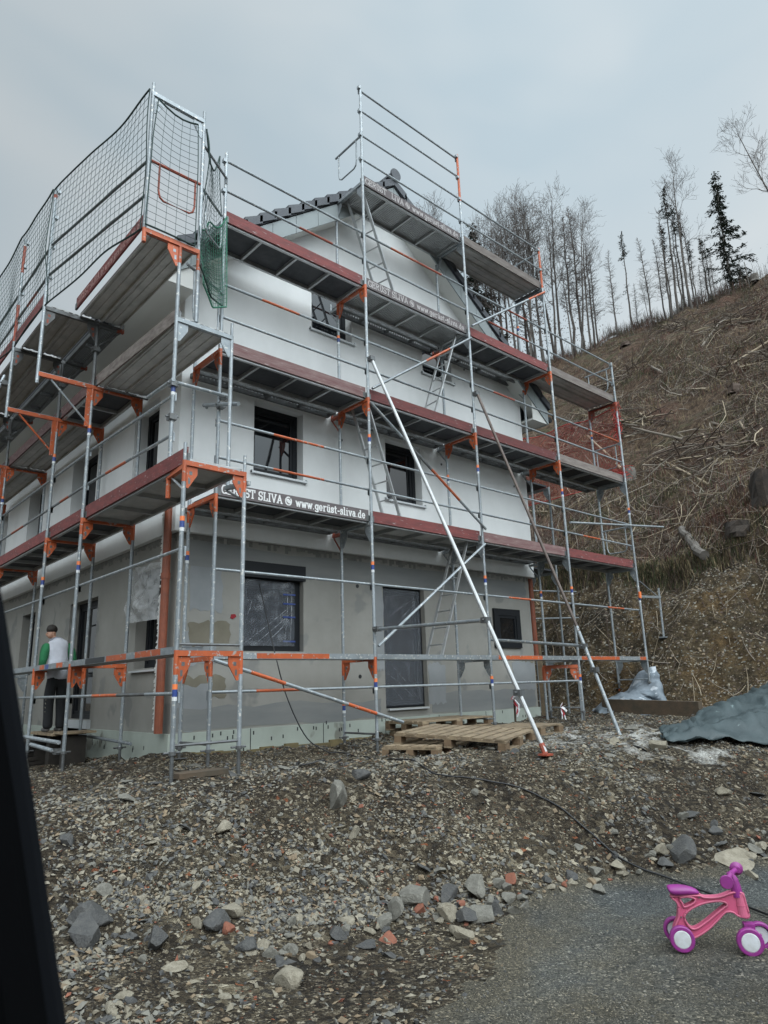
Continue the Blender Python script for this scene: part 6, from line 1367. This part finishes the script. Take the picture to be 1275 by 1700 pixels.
clean(MB().path(line, .0085, 7).build('cable', M['cable'], smooth=True), 'long black cable from the ground floor window down over the bank to the road', 'cable')
loop = [(1.1 + .32 * math.cos(t) + .05 * math.sin(3 * t), -1.75 + .22 * math.sin(t), 0) for t in np.linspace(0, 9.5, 60)]
clean(MB().path([(x, y, H(x, y) + .015 + .004 * (i % 7)) for i, (x, y, _) in enumerate(loop)], .009, 6).build('cable', M['cable']), 'small coil of black cable lying on the stones before the house', 'cable')

# ------------------------------------------------------------------ toddler bike
BO = Vector((.519, -6.252)); BU = Vector((.569, -.823)); BN = Vector((.823, .569))      # forward, away from the road
def bp(u, n, w): q = BO + BU * u + BN * n; return (q.x, q.y, ZB + w)
ZB = H(.62, -6.41) + .004
bike = thing('toddler_bike', 'pink and purple plastic toddler ride on bike with four small wheels on the gravel', 'toddler bike', (.62, -6.41, ZB))
def c2(cx, cy): return ((cx - 470) / 5.667 / 296, (915 + .059 * (cx - 470) - cy) / 5.667 / 278)
def wheel(u, n, r=.073, wd=.034, inn=1):
    g = 1 if inn > 0 else -1
    w = MB(); prof = [(-.42, .66), (-.5, .72), (-.5, .93), (-.38, 1.0), (.38, 1.0), (.5, .93), (.5, .78)]; N_ = 28
    rows = []
    for a, rr_ in prof: rows.append([bp(u + r * rr_ * math.cos(6.283 * j / N_), n + g * a * wd, r + r * rr_ * math.sin(6.283 * j / N_)) for j in range(N_)])
    vs = sum(rows, []); m_ = len(prof); fs = [(k * N_ + j, k * N_ + (j + 1) % N_, ((k + 1) % m_) * N_ + (j + 1) % N_, ((k + 1) % m_) * N_ + j) for k in range(m_) for j in range(N_)]
    w.add(vs, fs); o = w.build('wheel', M['magenta'], bike, smooth=False)
    h = MB(); rows = []
    for a, rr_ in ((-.45, .69), (-.54, .64), (-.57, .35), (-.58, .01)): rows.append([bp(u + r * rr_ * math.cos(6.283 * j / N_), n + g * a * wd, r + r * rr_ * math.sin(6.283 * j / N_)) for j in range(N_)])
    h.add(sum(rows, []), [(k * N_ + j, k * N_ + (j + 1) % N_, (k + 1) * N_ + (j + 1) % N_, (k + 1) * N_ + j) for k in range(3) for j in range(N_)] + [tuple(3 * N_ + j for j in range(N_))])
    h.path([bp(u, n - g * .1 * wd, r), bp(u, n + g * .05 * wd, r)], r * .66, N_); h.build('hub', M['hub'], o, smooth=False); return o
wheel(0, 0); wheel(-.012, .17, inn=-1); wheel(.383, -.005, .076); wheel(.47, .12, .076, inn=-1)
ax = MB(); ax.path([bp(0, 0, .073), bp(-.012, .17, .073)], .012, 10); ax.path([bp(.383, 0, .076), bp(.47, .12, .076)], .012, 10); ax.prism([bp(.37, .03, .06), bp(.43, .03, .06), bp(.43, .03, .16), bp(.37, .03, .16)], tuple(Vector(bp(0, .06, 0)) - Vector(bp(0, 0, 0)))); ax.build('axle', M['magenta'], bike)
OUT = [(425, 455), (560, 452), (700, 455), (760, 474), (900, 472), (1040, 436), (1125, 448), (1146, 540), (1158, 652), (1060, 642), (1010, 608), (940, 606), (860, 668), (740, 758), (600, 826), (520, 830), (430, 800), (420, 740), (468, 655), (482, 600), (487, 545), (470, 500)]
HO = [[(505, 470), (600, 462), (664, 486), (636, 520), (545, 552), (527, 515)], [(545, 612), (620, 562), (740, 522), (860, 507), (940, 516), (966, 546), (930, 568), (850, 618), (740, 690), (640, 742), (585, 742), (545, 692), (532, 650)]]
def outline_mesh(name, outer, holes, thick, bev, place, m, parent, res=2):
    cu = bpy.data.curves.new(name, 'CURVE'); cu.dimensions = '2D'; cu.fill_mode = 'BOTH'; cu.extrude = thick / 2 - bev; cu.bevel_depth = bev; cu.bevel_resolution = res
    for ring in [outer] + holes:
        sp = cu.splines.new('POLY'); pts_ = []
        n = len(ring)
        for i in range(n):                      # closed Catmull-Rom through the points
            p0, p1, p2, p3 = [Vector((*ring[(i + q) % n], 0)) for q in (-1, 0, 1, 2)]
            for j in range(4):
                t = j / 4; pts_.append(.5 * ((2 * p1) + (p2 - p0) * t + (2 * p0 - 5 * p1 + 4 * p2 - p3) * t * t + (3 * p1 - p0 - 3 * p2 + p3) * t ** 3))
        sp.points.add(len(pts_) - 1)
        for q, p in zip(sp.points, pts_): q.co = (p.x, p.y, 0, 1)
        sp.use_cyclic_u = True
    tmp = bpy.data.objects.new('tmp', cu); C.objects.link(tmp); me = bpy.data.meshes.new_from_object(tmp.evaluated_get(bpy.context.evaluated_depsgraph_get()))
    bpy.data.objects.remove(tmp)
    og = ORG[parent.name]
    for v in me.vertices: v.co = Vector(place(v.co.x, v.co.y, v.co.z)) - og
    me.name = name; me.materials.clear(); me.materials.append(m); o = bpy.data.objects.new(name, me); C.objects.link(o); o.parent = parent; ORG[o.name] = og
    return o
M['pinkweb'] = mat('deep pink plastic', (.56, .10, .20), .42, 0, (.52, .09, .18), 3, .4)
cu2 = lambda ring: [c2(*q) for q in ring]
fr_ = outline_mesh('frame', cu2(OUT), [cu2(h) for h in HO], .036, .004, lambda x, y, z: bp(x, .085 + z, y), M['pinkweb'], bike)
# raised lip round the frame and its openings
def ring_pts(ring):
    n = len(ring); out = []
    for i in range(n):
        p0, p1, p2, p3 = [Vector((*ring[(i + q) % n], 0)) for q in (-1, 0, 1, 2)]
        for j in range(4): t = j / 4; out.append(.5 * ((2 * p1) + (p2 - p0) * t + (2 * p0 - 5 * p1 + 4 * p2 - p3) * t * t + (3 * p1 - p0 - 3 * p2 + p3) * t ** 3))
    return out + [out[0]]
lp = MB()
for ring in [OUT] + HO:
    q = [c2(*v) for v in ring]
    for zz in (-.024, 0, .024): lp.path([bp(p.x, .085 + zz, p.y) for p in ring_pts(q)], .0062 if zz else .0045, 6)
    pr3 = ring_pts(q)
lp.build('frame_lip', M['pink'], fr_, smooth=True)
# saddle
sd = MB(); prof = [(395, 372, .040), (400, 362, .050), (450, 355, .056), (540, 358, .054), (620, 372, .040), (690, 400, .030), (715, 432, .018)]
und = [(398, 395), (420, 440), (480, 455), (560, 452), (620, 452), (690, 452), (713, 442)]
rows = []
for (tx, ty, hw), (bx_, by_) in zip(prof, und):
    u1, w1 = c2(tx, ty); u0, w0 = c2(bx_, by_); r_ = []
    for k in range(12):
        a = 6.283 * k / 12; ca, sa = math.cos(a), math.sin(a); f = (sa + 1) / 2; r_.append(bp(u0 + (u1 - u0) * f, .085 + hw * (abs(ca) ** .7) * (1 if ca > 0 else -1), w0 + (w1 - w0) * f))
    rows.append(r_)
sd.add(sum(rows, []), [(k * 12 + j, k * 12 + (j + 1) % 12, (k + 1) * 12 + (j + 1) % 12, (k + 1) * 12 + j) for k in range(len(rows) - 1) for j in range(12)] + [tuple(range(11, -1, -1)), tuple((len(rows) - 1) * 12 + j for j in range(12))])
so_ = sd.build('saddle', M['magenta'], bike, smooth=True)
md = so_.modifiers.new('round', 'SUBSURF'); md.levels = 1; md.render_levels = 1
bo = MB()                                      # screws and the moulded seam of the frame
for px_, py_ in ((500, 640), (560, 780), (700, 470), (1100, 500), (1120, 610)):
    u, w = c2(px_, py_); bo.path([bp(u, .064, w), bp(u, .058, w)], .0045, 10)
bo.build('screw', M['zincdark'], fr_)
hb = MB(); st = [c2(1085, 480), c2(1078, 400), c2(1068, 330), c2(1045, 285), c2(1035, 262)]
hb.path([bp(u, .085, w) for u, w in st], [.033, .031, .026, .021, .019], 14)
ub, wb = c2(1050, 268); hb.path([bp(ub - .050, -.005, wb - .030), bp(ub, .085, wb - .004), bp(ub + .055, .175, wb + .002)], .0145, 12)
for n_, u_, w_ in ((-.005, ub - .050, wb - .030), (.175, ub + .055, wb + .002)):
    g = -1 if n_ < 0 else 1
    hb.path([bp(u_, n_ - g * .03, w_), bp(u_, n_ - g * .01, w_), bp(u_, n_ + g * .01, w_), bp(u_, n_ + g * .018, w_)], [.017, .022, .040, .036], 20)
hb.build('handlebar', M['magenta'], bike, smooth=False)
hd = MB(); u, w = c2(1098, 450); u2, w2 = c2(1112, 652); hd.path([bp(u, .085, w), bp((u + u2) / 2, .085, (w + w2) / 2), bp(u2, .085, w2)], [.031, .034, .037], 18); u3, w3 = c2(1105, 548); hd.path([bp(u3, .085, w3), bp(u3, .085, w3 - .005)], .0365, 18); hd.build('head_tube', M['pink'], bike, smooth=False)

# ------------------------------------------------------------------ worker
def skin_mesh(name, joints, edges, mats, parent, sub=2, root=0):
    me = bpy.data.meshes.new(name); og = ORG[parent.name] if parent else Vector((0, 0, 0))
    me.from_pydata([Vector(j[0]) - og for j in joints], edges, [])
    o = bpy.data.objects.new(name, me); C.objects.link(o)
    md = o.modifiers.new('skin', 'SKIN'); md.use_smooth_shade = True; md.branch_smoothing = .6
    for v, j in zip(me.skin_vertices[0].data, joints): v.radius = j[1] if isinstance(j[1], (tuple, list)) else (j[1], j[1])
    me.skin_vertices[0].data[root].use_root = True
    s = o.modifiers.new('smooth', 'SUBSURF'); s.levels = sub; s.render_levels = sub
    for m_ in (mats if isinstance(mats, list) else [mats]): me.materials.append(m_)
    if parent: o.parent = parent; ORG[o.name] = og
    return o
wx, wy, wz = -.52, 2.72, .43
wk = thing('person', 'worker in a white vest, green sleeves and black trousers standing by the side door', 'person', (wx, wy, wz))
# facing +y; x to the right hand side; head bent forward and turned to the left
def w_(x, y, z):
    k = max(0, z - 1.0); return (wx + x * .84 - k * k * .10, wy + y * .96 + k * k * .42, wz + (z - k * k * .08) * .94)
J = [(w_(0, 0, .86), (.13, .10)), (w_(0, -.01, 1.05), (.125, .095)), (w_(0, .0, 1.25), (.15, .10)), (w_(0, .02, 1.38), (.12, .085)), (w_(-.01, .05, 1.44), .055), (w_(-.02, .075, 1.50), .052), (w_(-.03, .085, 1.575), (.078, .09)), (w_(-.035, .09, 1.64), (.075, .085)),
     (w_(-.09, 0, .80), .085), (w_(-.10, .03, .46), .058), (w_(-.10, -.02, .09), .040), (w_(-.11, .12, .04), .036), (w_(.09, 0, .80), .085), (w_(.10, .01, .46), .058), (w_(.11, -.03, .09), .040), (w_(.13, .11, .04), .036),
     (w_(-.19, .01, 1.36), .060), (w_(-.26, .0, 1.10), .045), (w_(-.24, .17, .90), .034), (w_(-.235, .23, .86), .030), (w_(.19, .02, 1.36), .060), (w_(.25, .0, 1.10), .045), (w_(.21, .18, .93), .034), (w_(.19, .24, .90), .030), (w_(-.135, .12, 1.555), .017), (w_(-.10, .11, 1.50), .03)]
E_ = [(0, 1), (1, 2), (2, 3), (3, 4), (4, 5), (5, 6), (6, 7), (0, 8), (8, 9), (9, 10), (10, 11), (0, 12), (12, 13), (13, 14), (14, 15), (3, 16), (16, 17), (17, 18), (18, 19), (3, 20), (20, 21), (21, 22), (22, 23), (6, 24), (6, 25)]
# five fingers on each hand
for base_i, sx in ((19, -1), (23, 1)):
    hx, hy, hz = J[base_i][0]
    for k in range(5):
        off = (k - 1.5) * .019; n0 = len(J)
        if k == 4: J += [((hx - sx * .03, hy + .01, hz - .0), .010), ((hx - sx * .045, hy + .045, hz - .01), .008)]
        else:
            L_ = (.075, .085, .08, .06)[k]; J += [((hx + sx * off * .6, hy + .035, hz - .02 + off * .3), .0095), ((hx + sx * off * .7, hy + .035 + L_ * .45, hz - .045), .0085), ((hx + sx * off * .7, hy + .03 + L_ * .6, hz - .085), .0075)]
        m_ = len(J) - n0; E_ += [(base_i, n0)] + [(n0 + q, n0 + q + 1) for q in range(m_ - 1)]
skin_mesh('body', J, E_, M['skin'], wk)
skin_mesh('hair', [(w_(-.005, .035, 1.60), (.075, .07)), (w_(-.02, .06, 1.66), (.088, .088)), (w_(-.04, .11, 1.70), (.072, .07))], [(0, 1), (1, 2)], M['hair'], wk)
skin_mesh('ear', [(w_(-.115, .075, 1.575), .014), (w_(-.115, .07, 1.60), .016)], [(0, 1)], M['skin'], wk, 1)
skin_mesh('vest', [(w_(0, 0, .72), (.178, .145)), (w_(0, -.01, 1.02), (.168, .135)), (w_(0, 0, 1.22), (.180, .14)), (w_(0, .02, 1.38), (.170, .12)), (w_(-.005, .045, 1.47), (.085, .08)), (w_(-.175, .01, 1.375), .086), (w_(.175, .02, 1.375), .086)], [(0, 1), (1, 2), (2, 3), (3, 4), (3, 5), (3, 6)], M['white'], wk)
for sx in (-1, 1): skin_mesh('sleeve', [(w_(sx * .15, .015, 1.40), .088), (w_(sx * .228, .005, 1.25), .076), (w_(sx * .262, .0, 1.10), .058), (w_(sx * .25, .09, .99), .050), (w_(sx * .238, .16, .915), .042)], [(0, 1), (1, 2), (2, 3), (3, 4)], M['green'], wk)
skin_mesh('trousers', [(w_(0, 0, 1.02), (.15, .118)), (w_(0, 0, .82), (.165, .132)), (w_(-.095, 0, .70), .100), (w_(-.10, .03, .46), .077), (w_(-.10, -.01, .22), .072), (w_(-.10, -.02, .035), .074), (w_(.095, 0, .70), .100), (w_(.10, .01, .46), .077), (w_(.105, -.02, .22), .072), (w_(.11, -.03, .035), .074)], [(0, 1), (1, 2), (2, 3), (3, 4), (4, 5), (1, 6), (6, 7), (7, 8), (8, 9)], M['trousers'], wk)
for x, y in ((-.10, -.02), (.11, -.03)): skin_mesh('shoe', [(w_(x, y - .03, .045), (.045, .05)), (w_(x, y + .06, .04), (.046, .042)), (w_(x - .02, y + .17, .03), (.042, .032))], [(0, 1), (1, 2)], M['shoe'], wk)
s = MB()
for k in range(4): s.prism([w_(-.17, -.04, .30 + .06 * k), w_(-.175, .0, .33 + .06 * k), w_(-.172, .0, .35 + .06 * k), w_(-.168, -.04, .315 + .06 * k)], (.004, .0, 0))
s.build('plaster_smear', M['rock_g'], wk)

# ------------------------------------------------------------------ car door pillar beside the viewer
car = thing('car', 'black window pillar and door of a dark car close by at the left edge', 'car', (-3.86, -8.0, -.6))
PL = {'r': (0.7458, -0.6655, -0.0300), 'f': (0.6509, 0.7183, 0.2458), 'pts': [(-3.854, -7.977, 1.11), (-3.834, -7.971, 1.038), (-3.822, -7.967, 0.996), (-3.803, -7.96, 0.923), (-3.783, -7.952, 0.847), (-3.762, -7.943, 0.766), (-3.741, -7.934, 0.684), (-3.729, -7.928, 0.636)]}
def sweep(pts, prof, name, m):
    s = MB(); N_ = len(prof); rows = []
    for p, (ux, uy) in [(Vector(q), (Vector(AX[0]), Vector(AX[1]))) for q in pts]: rows.append([p + ux * a + uy * b for a, b in prof])
    s.add(sum(rows, []), [(k * N_ + j, k * N_ + (j + 1) % N_, (k + 1) * N_ + (j + 1) % N_, (k + 1) * N_ + j) for k in range(len(rows) - 1) for j in range(N_)] + [tuple(range(N_ - 1, -1, -1)), tuple((len(rows) - 1) * N_ + j for j in range(N_))])
    return s.build(name, m, car)
AX = (PL['r'], PL['f'])
M['carblack'] = mat('dark car trim', (.0025, .0027, .0032), .9, spec=.04); M['carseal'] = mat('window seal', (.005, .006, .008), .7, spec=.1)
sweep(PL['pts'], [(-.35, -.03), (-.02, -.035), (-.006, -.02), (-.002, 0), (-.06, .03), (-.35, .04)], 'window_pillar', M['carblack'])
sweep([Vector(p) + Vector(PL['f']) * -.004 for p in PL['pts']], [(-.004, -.006), (.003, -.003), (.004, .006), (-.003, .010)], 'window_seal', M['carseal'])
q = Vector(PL['pts'][-1]); dr = MB()
rv, fv = Vector(PL['r']), Vector(PL['f'])
dr.prism([q + rv * -.36 + fv * -.03, q + rv * -.16 + fv * -.03, q + rv * -.16 + fv * .05, q + rv * -.36 + fv * .06], (0, 0, -.75)); dr.build('door_panel', M['carblack'], car)

# ------------------------------------------------------------------ sky, sun, camera
sc = bpy.context.scene
SUN_EL, SUN_AZ = R(50), R(-106)                # direction towards the veiled sun (azimuth from +x)
w = bpy.data.worlds.new('World'); sc.world = w; w.use_nodes = True; nt = w.node_tree; N = nt.nodes; L = nt.links
bg = N['Background']
sky = N.new('ShaderNodeTexSky'); sky.sky_type = 'NISHITA'; sky.sun_disc = False; sky.sun_elevation = SUN_EL; sky.sun_rotation = R(90) - SUN_AZ; sky.air_density = 1.2; sky.dust_density = 3
hs = N.new('ShaderNodeHueSaturation'); hs.inputs['Saturation'].default_value = .32; L.new(sky.outputs[0], hs.inputs['Color'])
tc = N.new('ShaderNodeTexCoord'); sx = N.new('ShaderNodeSeparateXYZ'); L.new(tc.outputs['Generated'], sx.inputs[0])
# overcast layer: brighter towards the zenith, softly mottled
mp = N.new('ShaderNodeMapping'); mp.inputs['Scale'].default_value = (1.6, 1.6, 3.0); L.new(tc.outputs['Generated'], mp.inputs[0])
nz = N.new('ShaderNodeTexNoise'); nz.inputs['Scale'].default_value = 1.5; nz.inputs['Detail'].default_value = 3; nz.inputs['Roughness'].default_value = .45; nz.inputs['Distortion'].default_value = .4; L.new(mp.outputs[0], nz.inputs['Vector'])
cr = N.new('ShaderNodeValToRGB'); e = cr.color_ramp.elements; e[0].position = .33; e[0].color = (.425, .52, .578, 1); e[1].position = .66; e[1].color = (.565, .615, .638, 1); L.new(nz.outputs['Fac'], cr.inputs[0])
gr = N.new('ShaderNodeMapRange'); gr.inputs[1].default_value = 0; gr.inputs[2].default_value = 1; gr.inputs[3].default_value = .86; gr.inputs[4].default_value = 1.16; L.new(sx.outputs[2], gr.inputs[0])
ml = N.new('ShaderNodeVectorMath'); ml.operation = 'SCALE'; L.new(cr.outputs[0], ml.inputs[0]); L.new(gr.outputs[0], ml.inputs['Scale'])
# bright lobe added round the hidden sun behind the viewer to light the walls
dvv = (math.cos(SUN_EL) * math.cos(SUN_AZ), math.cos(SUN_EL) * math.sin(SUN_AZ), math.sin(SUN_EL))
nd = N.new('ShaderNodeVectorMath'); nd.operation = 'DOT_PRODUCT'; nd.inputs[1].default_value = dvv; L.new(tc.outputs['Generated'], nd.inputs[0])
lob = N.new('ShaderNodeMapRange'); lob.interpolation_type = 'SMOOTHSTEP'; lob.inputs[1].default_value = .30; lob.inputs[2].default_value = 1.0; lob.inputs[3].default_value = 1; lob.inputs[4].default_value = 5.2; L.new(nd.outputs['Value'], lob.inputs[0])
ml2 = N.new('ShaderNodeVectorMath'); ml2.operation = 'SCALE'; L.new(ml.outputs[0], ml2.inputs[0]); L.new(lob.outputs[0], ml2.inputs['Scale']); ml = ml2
# the cloud cover thins towards the right of the house
sd2 = N.new('ShaderNodeVectorMath'); sd2.operation = 'DOT_PRODUCT'; sd2.inputs[1].default_value = (.746, -.666, 0); L.new(tc.outputs['Generated'], sd2.inputs[0])
sm = N.new('ShaderNodeMapRange'); sm.interpolation_type = 'SMOOTHSTEP'; sm.inputs[1].default_value = -.5; sm.inputs[2].default_value = .25; sm.inputs[3].default_value = .84; sm.inputs[4].default_value = 1.12; L.new(sd2.outputs['Value'], sm.inputs[0])
ml3 = N.new('ShaderNodeVectorMath'); ml3.operation = 'SCALE'; L.new(ml.outputs[0], ml3.inputs[0]); L.new(sm.outputs[0], ml3.inputs['Scale']); ml = ml3
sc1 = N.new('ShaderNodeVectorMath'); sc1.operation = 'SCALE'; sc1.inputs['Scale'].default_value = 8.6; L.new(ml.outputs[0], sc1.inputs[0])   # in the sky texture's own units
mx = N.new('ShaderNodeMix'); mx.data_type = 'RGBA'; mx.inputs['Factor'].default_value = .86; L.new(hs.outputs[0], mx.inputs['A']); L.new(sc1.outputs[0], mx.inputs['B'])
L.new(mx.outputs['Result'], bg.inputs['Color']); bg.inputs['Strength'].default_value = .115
sd_ = bpy.data.lights.new('sun', 'SUN'); sd_.energy = .8; sd_.angle = R(60); sd_.color = (1, .965, .92)
so2 = bpy.data.objects.new('sun', sd_); C.objects.link(so2); so2.location = (0, -30, 40)
dv = Vector((math.cos(SUN_EL) * math.cos(SUN_AZ), math.cos(SUN_EL) * math.sin(SUN_AZ), math.sin(SUN_EL))); so2.rotation_euler = dv.to_track_quat('Z', 'Y').to_euler()
cd = bpy.data.cameras.new('camera'); co = bpy.data.objects.new('camera', cd); C.objects.link(co)
cd.sensor_fit = 'HORIZONTAL'; cd.sensor_width = 36; cd.lens = 1140.289 / 1275 * 36; cd.clip_start = .05; cd.clip_end = 1000
cd.dof.use_dof = True; cd.dof.focus_distance = 11; cd.dof.aperture_fstop = 10
co.matrix_world = Matrix(((.74575457, -.14199749, -.65091231, -3.96661706), (-.66554379, -.20282183, -.71827207, -8.59601387), (-.03002639, .96886533, -.24576085, .938364907), (0, 0, 0, 1)))
sc.camera = co
sc.view_settings.view_transform = 'Standard'; sc.view_settings.look = 'None'; sc.view_settings.gamma = 1; sc.view_settings.exposure = .18
sc.cycles.max_bounces = 6; sc.cycles.transparent_max_bounces = 12
